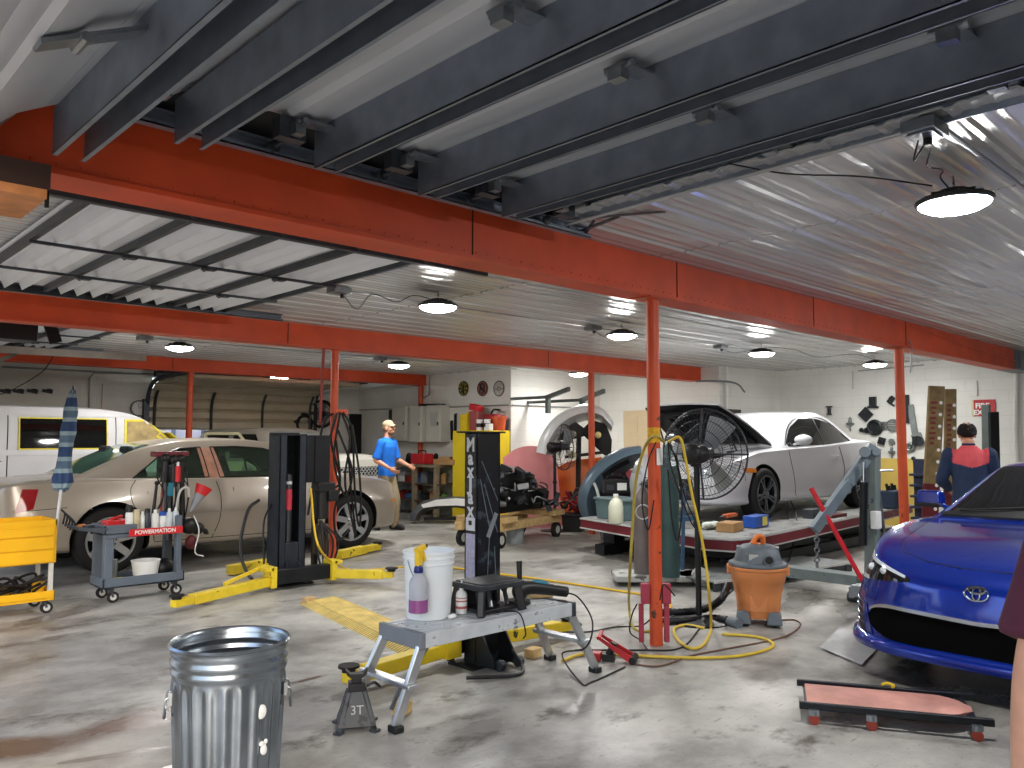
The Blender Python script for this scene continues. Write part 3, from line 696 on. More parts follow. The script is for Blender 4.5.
# --- champagne sedan, side on
champ = M_('champagne_paint', '#a49c90', .3, .25, .05, 2, coat=.5)
def sedan():
    t = thing('sedan', 'champagne four-door sedan parked side on behind the grey tool cart', 'car', (1.95, 10.35, 0))
    S = Shape([  # x, zb, wb, zm, wm, zs, ws, wt, zt
        (0, .45, .6, .66, .70, .93, .68, .58, .97), (.1, .34, .76, .66, .82, .97, .78, .62, 1.01), (.35, .27, .86, .66, .91, .99, .83, .66, 1.035), (.95, .24, .88, .66, .945, 1.0, .85, .68, 1.06),
        (1.8, .22, .88, .64, .945, .99, .87, .7, 1.05), (3.2, .22, .88, .64, .945, .97, .87, .7, 1.03), (3.9, .22, .88, .64, .945, .95, .86, .68, 1.02), (4.4, .22, .87, .63, .935, .92, .83, .64, .98),
        (4.75, .22, .8, .58, .87, .86, .78, .6, .92), (4.93, .24, .66, .55, .74, .80, .66, .5, .85), (5.0, .3, .5, .55, .6, .76, .52, .4, .79)],
        [(.72, .7, .98, .64, 1.03, .01), (1.1, .8, .98, .62, 1.2, .02), (1.5, .84, .97, .61, 1.36, .03), (1.9, .85, .97, .61, 1.43, .035), (2.5, .86, .96, .62, 1.445, .035), (3.0, .86, .96, .62, 1.41, .035), (3.4, .85, .95, .64, 1.27, .035), (3.8, .83, .94, .68, 1.1, .03), (4.08, .8, .93, .7, .99, .01)])
    o = S.lower().build('body', [champ, well], t)
    cut(o, [cyl_cutter(1.04, .37, .41, -1.2, 1.2), cyl_cutter(4.08, .37, .41, -1.2, 1.2)])
    u = S.upper().build('cabin', [champ, well], t)
    wr = [(1.28, 1.01), (1.62, 1.27), (1.85, 1.35), (2.1, 1.365), (2.15, 1.01)]; wf = [(2.28, 1.005), (2.22, 1.365), (2.55, 1.37), (2.9, 1.345), (3.2, 1.25), (3.62, 1.02), (3.62, 1.0)]
    cut(u, [poly_cutter(wr, -1.2, 1.2), poly_cutter(wf, -1.2, 1.2)])
    for sd in (-1, 1):
        b = MB(); S.side(b, [(1.27, 1.005), (2.16, 1.005)], [(1.63, 1.28), (1.85, 1.36), (2.12, 1.37)], -.012, .004, 16, 6, True, sd); b.build('side_window', glassg, t)
        b = MB(); S.side(b, [(2.28, 1.0), (3.64, 1.0)], [(2.21, 1.37), (2.55, 1.375), (2.9, 1.35), (3.2, 1.255), (3.63, 1.02)], -.012, .004, 16, 6, True, sd); b.build('side_window', glassg, t)
        b = MB(); S.line(b, wr+[wr[0]], .009, sd, True, sm=False); S.line(b, wf+[wf[0]], .009, sd, True, sm=False)
        b.build('window_trim', M_('black_trim', '#131416', .3), t)
        b = MB(); S.side(b, [(1.2, .985), (3.7, .975)], [(1.2, 1.0), (3.7, .99)], .006, .02, 20, 3, True, sd); b.build('belt_trim', champ, t)
        b = MB()
        for q in ([(2.2, 1.0), (2.26, .8), (2.24, .5), (2.16, .3)], [(1.3, 1.0), (1.24, .9), (1.27, .72), (1.45, .52), (1.5, .32)], [(3.62, 1.0), (3.63, .8), (3.6, .5), (3.58, .3)], [(1.5, .31), (3.58, .3)]): S.line(b, q, .0045, sd)
        S.line(b, [(.12, .72), (.6, .74)], .004, sd)
        b.build('door_gaps', seam, t)
        b = MB(); S.line(b, [(1.5, .36), (3.55, .35)], .011, sd); S.line(b, [(1.5, .62), (3.6, .6)], .008, sd); b.build('side_moulding', champ, t)
        for hx in (1.42, 2.42):
            b = MB(); S.side(b, [(hx, .845), (hx+.22, .84)], [(hx, .88), (hx+.22, .875)], .018, .03, 6, 4, False, sd); b.build('door_handle', champ, t)
        b = MB(); yy = S.W(3.5, .95)*sd; b.sph((3.5, yy+sd*.11, 1.03), (.07, .1, .075), 14, 8); b.bar((3.5, yy, .98), (3.5, yy+sd*.1, 1.02), .04, .03); b.build('wing_mirror', champ, t)
        b = MB(); S.front(b, [(.60, .69), (.74, .69)], [(.56, .93), (.71, .95)], .006, .03, 8, 6, sd, rear=True); b.build('tail_lamp', lamp_r, t)
        b = MB(); S.side(b, [(.13, .70), (.29, .74)], [(.2, .945), (.34, .94)], .006, .03, 8, 6, False, sd); b.build('tail_lamp', lamp_r, t)
        b = MB(); S.side(b, [(4.78, .58), (4.88, .58)], [(4.78, .62), (4.88, .62)], .006, .02, 6, 4, False, sd); b.build('side_marker', lamp_a, t)
        b = MB(); S.front(b, [(.36, .6), (.72, .6)], [(.36, .76), (.66, .78)], .006, .03, 8, 6, sd); b.build('headlamp', lamp_c, t)
    b = MB(); S.top(b, [(.8, -.6), (1.55, -.52)], [(.8, .6), (1.55, .52)], .006, .01, 12, 9, True); b.build('rear_window', M_('rear_glass_green', '#3d5a4d', .08, 0, .3, 2), t)
    b = MB(); S.top(b, [(3.12, -.54), (3.98, -.64)], [(3.12, .54), (3.98, .64)], .006, .01, 12, 9, True); b.build('windscreen', glassd, t)
    b = MB(); S.front(b, [(-.3, .5), (.3, .5)], [(-.34, .76), (.34, .76)], .01, .03, 10, 6); b.build('grille', dsteel, t)
    b = MB(); S.line(b, [(.45, -.7), (.72, -.66), (.74, 0), (.72, .66), (.45, .7)], .004, kind='top'); b.build('boot_gap', seam, t)
    b = MB(); S.side(b, [(2.1, 1.0), (2.34, 1.0)], [(2.06, 1.36), (2.26, 1.36)], .004, .006, 6, 6, True, -1); b.build('masking_paper', M_('pink_primer', '#b98c78', .8, 0, .2, 9), t)
    # interior
    ib = M_('dark_cabin', '#20262a', .8)
    for x in (1.75, 2.75):
        for y in (-.38, .38):
            b = MB(); b.box((x, y, .8), (.5, .5, .16), rz=0); b.bar((x-.2, y, .82), (x-.36, y, 1.24), .12, .46, 0, (0, 1, 0)); b.box((x-.4, y, 1.3), (.09, .26, .16)); b.build('seat', ib, t, bevel=.03)
    b = MB(); b.torus((3.28, .38, 1.05), .17, .016, rot=(0, R(65), 0)); b.box((3.6, 0, .94), (.3, 1.4, .12)); b.build('dashboard', ib, t, bevel=.01)
    for sd in (-1, 1):
        wheel(t, 1.04, sd*.82, sd, .36, .22, .255, 7); wheel(t, 4.08, sd*.82, sd, .36, .22, .255, 7)
    return t
sedan()

# --- white van, windows masked
vanw = M_('van_primer_white', '#c9c9cc', .45, .0, .05, 3)
def van():
    t = thing('van', 'white van behind the champagne sedan with taped side windows', 'van', (.55, 12.38, 0))
    S = Shape([(0, .4, .8, .7, .86, 1.2, .86, .78, 1.25), (.12, .32, .86, .7, .92, 1.28, .9, .8, 1.3), (1.5, .28, .86, .7, .93, 1.3, .9, .8, 1.32), (3.9, .28, .86, .7, .93, 1.3, .9, .8, 1.32), (4.15, .28, .86, .68, .92, 1.22, .88, .76, 1.26), (4.5, .28, .82, .62, .87, 1.02, .84, .7, 1.08), (4.66, .32, .72, .58, .76, .94, .74, .6, .98)],
        [(.02, .86, 1.28, .76, 1.74, .02), (.2, .9, 1.28, .8, 1.84, .04), (1.5, .9, 1.28, .8, 1.86, .05), (2.8, .9, 1.28, .8, 1.85, .05), (3.3, .9, 1.28, .79, 1.8, .05), (3.55, .9, 1.28, .79, 1.7, .04), (3.85, .9, 1.27, .8, 1.48, .03), (4.12, .88, 1.22, .8, 1.28, .01)])
    o = S.lower().build('body', [vanw, well], t); cut(o, [cyl_cutter(.95, .35, .39, -1.2, 1.2), cyl_cutter(3.9, .35, .39, -1.2, 1.2)])
    u = S.upper().build('roof', [vanw, well], t)
    tape = M_('yellow_masking_tape', '#d9c931', .6, 0, .15, 30); paper = M_('brown_masking_paper', '#a08c5d', .7, 0, .35, 9, .5, 14)
    sd = -1
    def rect(x0, x1, z0, z1, xt0=None, xt1=None): return [(x0, z0), (x1, z0)], [(xt0 if xt0 is not None else x0, z1), (xt1 if xt1 is not None else x1, z1)]
    def win(x0, x1, z0, z1, m, name, xt0=None, xt1=None, tw=.028):
        b = MB(); A, B = rect(x0, x1, z0, z1, xt0, xt1); S.side(b, A, B, .006, .02, 10, 7, True, sd); b.build(name, m, t)
        b = MB(); c = [(x0, z0), (x1, z0), (xt1 if xt1 is not None else x1, z1), (xt0 if xt0 is not None else x0, z1)]
        for p, q in zip(c, c[1:]+c[:1]):
            dx, dz = q[0]-p[0], q[1]-p[1]; l = sqrt(dx*dx+dz*dz); nx, nz = -dz/l*tw, dx/l*tw
            S.side(b, [p, q], [(p[0]+nx, p[1]+nz), (q[0]+nx, q[1]+nz)], .011, .014, 6, 3, True, sd)
        b.build('masking_tape', tape, t)
    win(.35, 1.72, 1.34, 1.73, paper, 'paper_mask'); win(1.98, 3.02, 1.33, 1.735, glassd, 'side_window', tw=.016); win(3.22, 3.98, 1.33, 1.73, paper, 'paper_mask', 3.24, 3.56)
    b = MB()
    for q in ([(3.85, 1.345), (3.65, 1.5), (3.75, 1.58)], [(3.3, 1.4), (3.9, 1.36)], [(3.95, 1.42), (3.78, 1.55)]):
        for p, r in zip(q, q[1:]): S.side(b, [p, r], [(p[0]+.03, p[1]+.01), (r[0]+.03, r[1]+.01)], .014, .012, 5, 3, True, sd)
    b.build('masking_tape', tape, t)
    b = MB()
    for x in (1.86, 3.12):
        S.line(b, [(x, 1.26), (x, .9), (x+.01, .5)], .006, sd); S.line(b, [(x, 1.33), (x+.005, 1.6), (x+.005, 1.76)], .006, sd, True)
    S.line(b, [(.3, 1.2), (1.8, 1.19)], .006, sd); S.line(b, [(.05, .95), (3.1, .93)], .004, sd)
    b.build('door_gaps', seam, t)
    b = MB(); S.side(b, [(.02, 1.755), (3.4, 1.755)], [(.02, 1.775), (3.3, 1.775)], .012, .02, 12, 3, True, sd); b.build('drip_rail', vanw, t)
    b = MB(); S.top(b, [(3.6, -.66), (4.05, -.7)], [(3.6, .66), (4.05, .7)], .006, .012, 10, 9, True); b.build('windscreen', glassd, t)
    b = MB(); yy = -S.W(3.7, 1.2); b.box((3.95, yy-.14, 1.36), (.1, .18, .22)); b.bar((3.9, yy+.04, 1.3), (3.95, yy-.1, 1.32), .03); b.build('wing_mirror', blk, t, bevel=.02)
    for s2 in (-1, 1):
        wheel(t, .95, s2*.8, s2, .34, .2, .21, 6, steel); wheel(t, 3.9, s2*.8, s2, .34, .2, .21, 6, steel)
van()

# --- older white utility vehicle with its nose toward the aisle, door open
uw = M_('aged_white_paint', '#d5d3c8', .4, 0, .06, 3); uy = M_('cream_door_card', '#d9d6ad', .6, 0, .06)
def truck():
    t = thing('utility_truck', 'white utility vehicle at the back with black honeycomb grille, behind the man in blue', 'car', (6.95, 15.35, 0), R(-80))
    S = Shape([(0, .45, .7, .7, .76, .95, .74, .66, 1.0), (.15, .4, .74, .7, .8, 1.02, .78, .68, 1.08), (1.4, .36, .76, .7, .82, 1.06, .79, .68, 1.12), (2.5, .36, .76, .7, .82, 1.08, .79, .66, 1.15), (3.3, .36, .76, .7, .81, 1.08, .78, .6, 1.22), (3.6, .36, .74, .7, .79, 1.07, .76, .58, 1.2), (3.7, .4, .68, .68, .73, 1.02, .7, .54, 1.12)],
        [(.02, .72, 1.02, .62, 1.5, .03), (.25, .76, 1.05, .64, 1.62, .04), (1.7, .78, 1.08, .64, 1.64, .04), (2.0, .78, 1.08, .63, 1.58, .04), (2.35, .78, 1.08, .64, 1.3, .03), (2.6, .76, 1.08, .66, 1.13, .01)])
    o = S.lower().build('body', [uw, well], t); cut(o, [cyl_cutter(.75, .36, .4, -1.1, 1.1), cyl_cutter(3.0, .36, .4, -1.1, 1.1)])
    S.upper().build('cabin', uw, t)
    for sd in (-1, 1):
        b = MB(); S.side(b, [(.3, 1.13), (1.05, 1.13)], [(.4, 1.54), (1.05, 1.56)], .006, .02, 10, 6, True, sd); S.side(b, [(1.2, 1.13), (2.2, 1.13)], [(1.2, 1.56), (1.82, 1.55)], .006, .02, 10, 6, True, sd); b.build('side_window', glassd, t)
    b = MB(); S.top(b, [(2.02, -.54), (2.5, -.58)], [(2.02, .54), (2.5, .58)], .006, .012, 10, 9, True); b.build('windscreen', M_('pale_glass', '#aeb3b0', .15), t)
    b = MB(); S.front(b, [(-.56, .84), (.56, .84)], [(-.56, 1.0), (.56, 1.0)], .008, .03, 16, 6, mi=0)
    for k in range(14):
        y = -.52+k*.08
        for z in (.88, .96): b.torus((S.FX(y, z)+.012, y, z), .034, .007, 6, 6, 1, (0, pi/2, 0))
    b.build('grille', [blk, lgry], t)
    for sd in (-1, 1):
        b = MB(); S.front(b, [(.56, .82), (.68, .82)], [(.56, .98), (.64, .98)], .012, .03, 6, 5, sd); b.build('headlamp', lamp_c, t)
    b = MB(); b.box((3.74, 0, .55), (.1, 1.4, .2)); b.build('bumper', uw, t, bevel=.03)
    # open passenger door
    d = MB(); d.M = Matrix.Translation((2.1, -.84, 0)) @ Matrix.Rotation(R(58), 4, 'Z')
    d.box((-.45, 0, .78), (.9, .06, .62)); d.bar((-.9, 0, 1.08), (-.84, .03, 1.56), .05); d.bar((-.84, .03, 1.56), (-.3, .03, 1.56), .05); d.bar((-.3, .03, 1.56), (0, 0, 1.1), .05)
    d.build('open_door', uy, t, bevel=.01)
    b = MB(); b.box((2.62, -.42, 1.27), (.06, .5, .3), ry=-.5); b.build('masking_paper', wht, t, bevel=.02)
    for s2 in (-1, 1): wheel(t, .75, s2*.72, s2, .36, .2, .21, 6, steel); wheel(t, 3.0, s2*.72, s2, .36, .2, .21, 6, steel)
truck()

# --- white coupe on the frame rack, hood up
DECK = .45
cw = M_('primer_white_coupe', '#b9bbbf', .33, .05, .05, 2.5, coat=.25)
def coupe():
    t = thing('coupe', 'white coupe with raised bonnet standing on the maroon frame rack', 'car', (13.16, 6.06, DECK), pi)
    S = Shape([(0, .42, .55, .6, .66, .86, .62, .5, .93), (.12, .32, .7, .58, .78, .93, .74, .58, 1.0), (.5, .24, .82, .58, .87, .96, .82, .62, 1.03), (1.0, .2, .85, .56, .9, .95, .84, .66, 1.02), (2.2, .19, .85, .55, .895, .9, .84, .68, .98), (3.1, .19, .85, .55, .895, .87, .83, .66, .95), (3.83, .19, .85, .55, .895, .83, .82, .62, .9), (4.2, .19, .82, .52, .86, .76, .77, .58, .83), (4.45, .19, .72, .48, .76, .68, .68, .5, .75), (4.6, .21, .55, .46, .6, .62, .54, .4, .68), (4.66, .25, .36, .44, .4, .56, .34, .26, .6)],
        [(.6, .66, .94, .58, 1.0, .01), (1.0, .76, .93, .57, 1.18, .025), (1.45, .8, .91, .56, 1.33, .03), (1.9, .81, .9, .57, 1.39, .03), (2.3, .82, .89, .57, 1.38, .03), (2.6, .82, .88, .58, 1.32, .03), (3.0, .81, .87, .63, 1.12, .03), (3.38, .78, .86, .68, .95, .01)])
    o = S.lower().build('body', [cw, well], t)
    eb = MB(); eb.loft([[(x, -wd, .5), (x, wd, .5), (x, wd, 1.2), (x, -wd, 1.2)] for x, wd in ((3.36, .62), (4.2, .56), (4.4, .48))], 1)
    cut(o, [cyl_cutter(1.02, .33, .37, -1.2, 1.2), cyl_cutter(3.83, .33, .37, -1.2, 1.2), eb.build('cutter', [well, well])])
    S.upper().build('cabin', cw, t)
    for sd in (-1, 1):
        b = MB(); S.side(b, [(1.0, .97), (1.6, .945), (3.02, .915)], [(1.04, .99), (1.5, 1.25), (1.95, 1.315), (2.4, 1.3), (2.75, 1.17), (3.04, .95)], .004, .012, 22, 6, True, sd); b.build('side_window', glassd, t)
        b = MB(); S.line(b, [(.98, .965), (1.5, 1.265), (1.95, 1.33), (2.4, 1.315), (2.75, 1.19), (3.08, .93)], .011, sd, True); S.line(b, [(2.02, .93), (2.0, 1.31)], .012, sd, True); b.build('window_trim', M_('black_trim', '#131416', .3), t)
        b = MB(); S.line(b, [(3.12, .86), (3.12, .6), (3.05, .26)], .0045, sd); S.line(b, [(1.65, .9), (1.6, .6), (1.75, .26)], .0045, sd); S.line(b, [(1.75, .26), (3.05, .26)], .0045, sd); S.line(b, [(4.25, .5), (4.2, .75)], .003, sd); b.build('door_gaps', seam, t)
        b = MB(); S.side(b, [(1.72, .74), (1.93, .735)], [(1.72, .785), (1.93, .775)], .02, .03, 6, 4, False, sd); b.build('door_handle', cw, t)
        b = MB(); y0 = S.GW(2.85, .93); b.sph((2.86, sd*(y0+.13), 1.0), (.085, .12, .075), 16, 10, rot=(0, 0, sd*.15)); b.bar((2.86, sd*(y0-.02), .93), (2.86, sd*(y0+.06), .96), .05, .03); b.build('wing_mirror', cw, t)
        b = MB(); S.front(b, [(.42, .55), (.78, .58)], [(.44, .66), (.76, .70)], .006, .03, 10, 5, sd); b.build('headlamp', lamp_c, t)
        b = MB(); S.side(b, [(4.02, .6), (4.2, .6)], [(4.02, .65), (4.22, .66)], .008, .02, 6, 4, False, sd); b.build('side_marker', lamp_a, t)
        b = MB(); S.side(b, [(.06, .74), (.2, .74)], [(.06, .86), (.34, .88)], .006, .03, 8, 5, False, sd); b.build('tail_lamp', lamp_r, t)
        b = MB(); S.side(b, [(1.5, .19), (3.4, .19)], [(1.5, .27), (3.4, .26)], .012, .03, 12, 4, False, sd); b.build('side_skirt', cw, t)
    b = MB(); S.top(b, [(2.5, -.5), (3.28, -.62)], [(2.5, .5), (3.28, .62)], .006, .012, 12, 9, True); b.build('windscreen', M_('misted_glass', '#c4c9cc', .16, 0, .04), t)
    b = MB(); S.top(b, [(.75, -.5), (1.4, -.48)], [(.75, .5), (1.4, .48)], .006, .012, 12, 9, True); b.build('rear_window', glassd, t)
    b = MB(); S.front(b, [(-.42, .26), (.42, .26)], [(-.36, .52), (.36, .52)], .006, .03, 12, 6); b.build('grille', blk, t)
    b = MB(); S.front(b, [(-.74, .2), (-.3, .2), (0, .2), (.3, .2), (.74, .2)], [(-.74, .24), (0, .235), (.74, .24)], .03, .05, 20, 4); b.build('bumper_lip', cw, t)
    # bonnet raised
    h = MB(); P = []
    for i in range(13):
        x = i/12*1.12; row = []
        for j in range(13):
            y = (j/12*2-1)*(.72-.16*(i/12)**2); row.append(V((x, y, .05*(1-(y/.72)**2)-.03*(i/12)**3)))
        P.append(row)
    h.slab(P, V((0, 0, .02)), 0)
    for y in (-.5, 0, .5): h.bar((.1, y, 0), (.95, y*.8, 0), .09, .03, 1)
    h.bar((.12, -.55, 0), (.12, .55, 0), .08, .03, 1); h.bar((.9, -.45, 0), (.9, .45, 0), .08, .03, 1); h.bar((.15, .5, 0), (.9, -.4, 0), .06, .025, 1); h.bar((.15, -.5, 0), (.9, .4, 0), .06, .025, 1)
    P2 = [[p-V((0, 0, .006)) for p in r] for r in P]; h.slab(P2, V((0, 0, -.004)), 1)
    h.build('bonnet', [cw, blkm], t, (3.36, 0, .93), (0, R(-27), 0))
    for s2 in (-1, 1): b = MB(); b.cyl((3.9, s2*.55, .82), (4.15, s2*.5, 1.24), .012, n=8); b.build('bonnet_strut', dsteel, t)
    b = MB(); b.box((3.85, 0, .7), (.5, .6, .2)); b.cyl((3.7, .35, .78), (3.7, .35, .86), .08); b.box((3.95, -.4, .72), (.25, .2, .18)); b.box((4.2, .1, .68), (.2, .5, .1)); b.build('engine', dsteel, t, bevel=.02)
    for sd in (-1, 1):
        dark = M_('gunmetal_rim', '#6d7176', .35, .8)
        wheel(t, 1.02, sd*.79, sd, .325, .22, .235, 5, dark, twin=True); wheel(t, 3.83, sd*.79, sd, .325, .22, .235, 5, dark, twin=True)
    return t
coupe()

# --- blue sports coupe, nose toward the camera
blue = M_('blue_metallic_paint', '#0a2f9a', .22, .5, .12, 90, coat=1.)
def sports():
    t = thing('sports_coupe', 'shiny blue sports coupe facing the camera at right', 'car', tuple(V((SPX, SPY, 0))), pi-SPR)
    t.location = V((SPX, SPY, 0))-Matrix.Rotation(pi-SPR, 3, 'Z') @ V((4.24, 0, 0))
    S = Shape([(0, .45, .55, .62, .62, .80, .60, .5, .84), (.15, .3, .7, .6, .76, .84, .72, .6, .9), (.83, .22, .8, .55, .885, .86, .8, .66, .95), (1.8, .18, .8, .5, .87, .86, .82, .7, .93), (2.6, .18, .8, .5, .86, .87, .81, .66, .93), (3.0, .18, .82, .52, .875, .87, .80, .6, .9),
        (3.4, .18, .84, .54, .885, .85, .79, .58, .86), (3.72, .17, .84, .5, .87, .81, .75, .56, .83), (3.94, .16, .8, .48, .815, .76, .70, .55, .785), (4.08, .16, .70, .46, .715, .71, .63, .5, .74), (4.17, .16, .57, .44, .585, .65, .52, .42, .69), (4.22, .17, .43, .43, .44, .59, .4, .32, .64), (4.24, .2, .3, .42, .3, .55, .27, .2, .6)],
        [(.5, .62, .86, .55, .92, .01), (.9, .72, .86, .56, 1.08, .02), (1.3, .78, .86, .56, 1.21, .025), (1.75, .8, .86, .56, 1.26, .025), (2.1, .81, .86, .56, 1.235, .025), (2.4, .81, .87, .6, 1.13, .03), (2.7, .8, .87, .65, 1.01, .03), (3.0, .77, .86, .69, .9, .015)], nx=90)
    o = S.lower().build('body', [blue, well], t)
    cut(o, [cyl_cutter(.83, .31, .36, -1.2, 1.2), cyl_cutter(3.4, .31, .36, -1.2, 1.2)])
    S.upper().build('cabin', blue, t)
    b = MB(); S.top(b, [(2.14, -.53), (2.93, -.63)], [(2.14, .53), (2.93, .63)], .005, .012, 14, 11, True); b.build('windscreen', glassd, t)
    b = MB(); S.top(b, [(2.9, -.68), (3.0, -.66)], [(2.9, .68), (3.0, .66)], .012, .02, 6, 13, True); b.build('cowl', blk, t)
    for sd in (-1, 1):
        b = MB(); S.side(b, [(.95, .93), (1.7, .9), (2.62, .905)], [(1.0, .97), (1.35, 1.13), (1.75, 1.195), (2.1, 1.175), (2.4, 1.07), (2.64, .93)], .004, .012, 20, 6, True, sd); b.build('side_window', glassd, t)
        b = MB(); S.line(b, [(2.1, 1.22), (2.4, 1.12), (2.7, 1.005), (2.92, .93)], .012, sd, True); b.build('pillar_trim', M_('blue_grey_trim', '#6f86b8', .2, .6), t)
        # headlamp
        b = MB(); S.front(b, [(.8, .575), (.62, .585), (.37, .612)], [(.77, .745), (.62, .705), (.375, .634)], .006, .03, 18, 6, sd); b.build('headlamp', M_('smoked_lens', '#16191c', .06, .2, .3, 20, coat=1), t)
        b = MB(); S.front(b, [(.785, .732), (.62, .69), (.4, .63)], [(.77, .75), (.62, .71), (.4, .642)], .012, .015, 16, 3, sd); S.front(b, [(.803, .58), (.785, .74)], [(.765, .60), (.752, .735)], .012, .015, 8, 3, sd); S.front(b, [(.795, .575), (.68, .58)], [(.79, .597), (.69, .60)], .012, .015, 8, 3, sd)
        for y, z in ((.66, .655), (.55, .65)): b.sph((S.FX(y, z)+.0, sd*y, z), (.02, .028, .024), 10, 8)
        b.build('light_guide', M_('lamp_white', '#dfe6ea', .1, .3, .05), t)
        # corner vent with slats
        b = MB(); S.front(b, [(.815, .27), (.70, .25)], [(.83, .47), (.735, .44)], .004, .03, 8, 8, sd); b.build('corner_vent', blk, t)
        b = MB()
        for z in (.30, .345, .39, .435): S.line(b, [(.825, z+.012), (.775, z+.004), (.725, z-.004)], .005, sd, kind='front')
        b.build('vent_slat', M_('blue_grey_trim', '#6f86b8', .2, .6), t)
        b = MB(); S.front(b, [(.705, .26), (.64, .25)], [(.735, .43), (.69, .43)], .008, .03, 6, 8, sd); b.build('vent_blade', blue, t)
        b = MB(); y0 = S.GW(2.55, .93); b.box((2.55, sd*(y0+.15), 1.0), (.1, .2, .12), taper=.86, rz=sd*.12); b.bar((2.58, sd*(y0-.02), .92), (2.56, sd*(y0+.09), .96), .05, .03); o = b.build('wing_mirror', blue, t, bevel=.022); b = MB(); b.box((2.6, sd*(y0+.15), .95), (.08, .19, .03)); b.build('mirror_base', blk, o, bevel=.008)
        b = MB(); S.line(b, [(2.7, .84), (2.72, .6), (2.62, .26)], .004, sd); S.line(b, [(1.4, .84), (1.35, .6), (1.5, .26)], .004, sd); b.build('door_gaps', seam, t)
        # small gap between bumper and wing
        b = MB(); S.line(b, [(3.72, .42), (3.9, .56), (3.98, .64)], .003, sd); b.build('wing_gap', seam, t)
    # grille mouth, bright upper strip, lower lip
    b = MB(); S.front(b, [(-.67, .34), (-.63, .285), (-.5, .25), (-.3, .238), (0, .235), (.3, .238), (.5, .25), (.63, .285), (.67, .34)], [(-.67, .37), (-.63, .425), (-.5, .445), (-.3, .438), (0, .425), (.3, .438), (.5, .445), (.63, .425), (.67, .37)], .005, .03, 30, 8); b.build('grille', M_('grille_black', '#050505', .9, spec=.1), t)
    b = MB()
    for z in (.25, .285, .32, .352): S.line(b, [(-.56, z+.006), (0, z-.006), (.56, z+.006)], .004, kind='front')
    for k in range(-9, 10): S.line(b, [(k*.055, .225), (k*.058, .3), (k*.06, .372)], .003, kind='front')
    b.build('grille_mesh', blk, t)
    b = MB(); S.front(b, [(-.65, .40), (-.6, .428), (-.5, .441), (-.3, .436), (0, .423), (.3, .436), (.5, .441), (.6, .428), (.65, .40)], [(-.66, .41), (-.6, .446), (-.5, .46), (-.3, .456), (0, .444), (.3, .456), (.5, .46), (.6, .446), (.66, .41)], .018, .03, 30, 4); b.build('grille_strip', M_('satin_silver', '#b9bcc2', .25, .7), t)
    Q = []
    for i in range(41):
        y = -.78+1.56*i/40; Q.append((S.FX(abs(y), .2), y))
    e = [(3.74, S.W(3.74, .2)+.012), (3.82, S.W(3.82, .2)+.012), (3.88, S.W(3.88, .2)+.01)]
    Q = [(x, -y) for x, y in e]+Q+[(x, y) for x, y in e[::-1]]
    P = []
    for i, (x, y) in enumerate(Q):
        a_, c_ = Q[max(0, i-1)], Q[min(len(Q)-1, i+1)]; n = V((c_[1]-a_[1], -(c_[0]-a_[0]), 0)).normalized(); g = V((x, y, 0))
        P.append([g+n*.004+V((0, 0, .25)), g+n*.03+V((0, 0, .24)), g+n*.045+V((0, 0, .21)), g+n*.035+V((0, 0, .175)), g+n*-.04+V((0, 0, .165))])
    b = MB(); b.slab(P, V((-.03, 0, .0))); b.build('front_lip', blue, t, ang=60)
    b = MB(); S.line(b, [(3.0, -.70), (3.5, -.62), (3.9, -.56), (4.06, -.42), (4.12, -.2), (4.135, 0), (4.12, .2), (4.06, .42), (3.9, .56), (3.5, .62), (3.0, .70)], .0035, kind='top'); b.build('bonnet_gap', seam, t)
    b = MB()
    for a0, rx, rz in ((0, .062, .04), (0, .02, .036), (.016, .042, .013)):
        pts = []
        for k in range(24):
            a = 2*pi*k/24; y = rx*cos(a); z = .598+a0+rz*sin(a); pts.append((S.FX(y, z)+.008, y, z))
        b.tube(pts, .0058, 6, 0, k=1, closed=True)
    b.build('emblem', chrome, t)
    b = MB(); p = [(2.98, -.1), (2.9, .3), (2.82, .52)]; pts = [(x, y, S.GT(x, y)+.025) for x, y in p]; b.tube(pts, .008, 6); pts = [(x-.02, y-.45, S.GT(x-.02, y-.45)+.025) for x, y in p]; b.tube(pts, .008, 6); b.build('wiper', blk, t)
    for sd in (-1, 1):
        wheel(t, .83, sd*.78, sd, .31, .21, .22, 5, M_('gunmetal_rim', '#6d7176', .35, .8), twin=True); wheel(t, 3.4, sd*.78, sd, .31, .21, .22, 5, M_('gunmetal_rim', '#6d7176', .35, .8), twin=True)
    return t
sports()
# ------------------------------------------------------------------ front of the shop
def dep(p): return (V(p)-V((0, 0, CAMH))).dot(cFw)
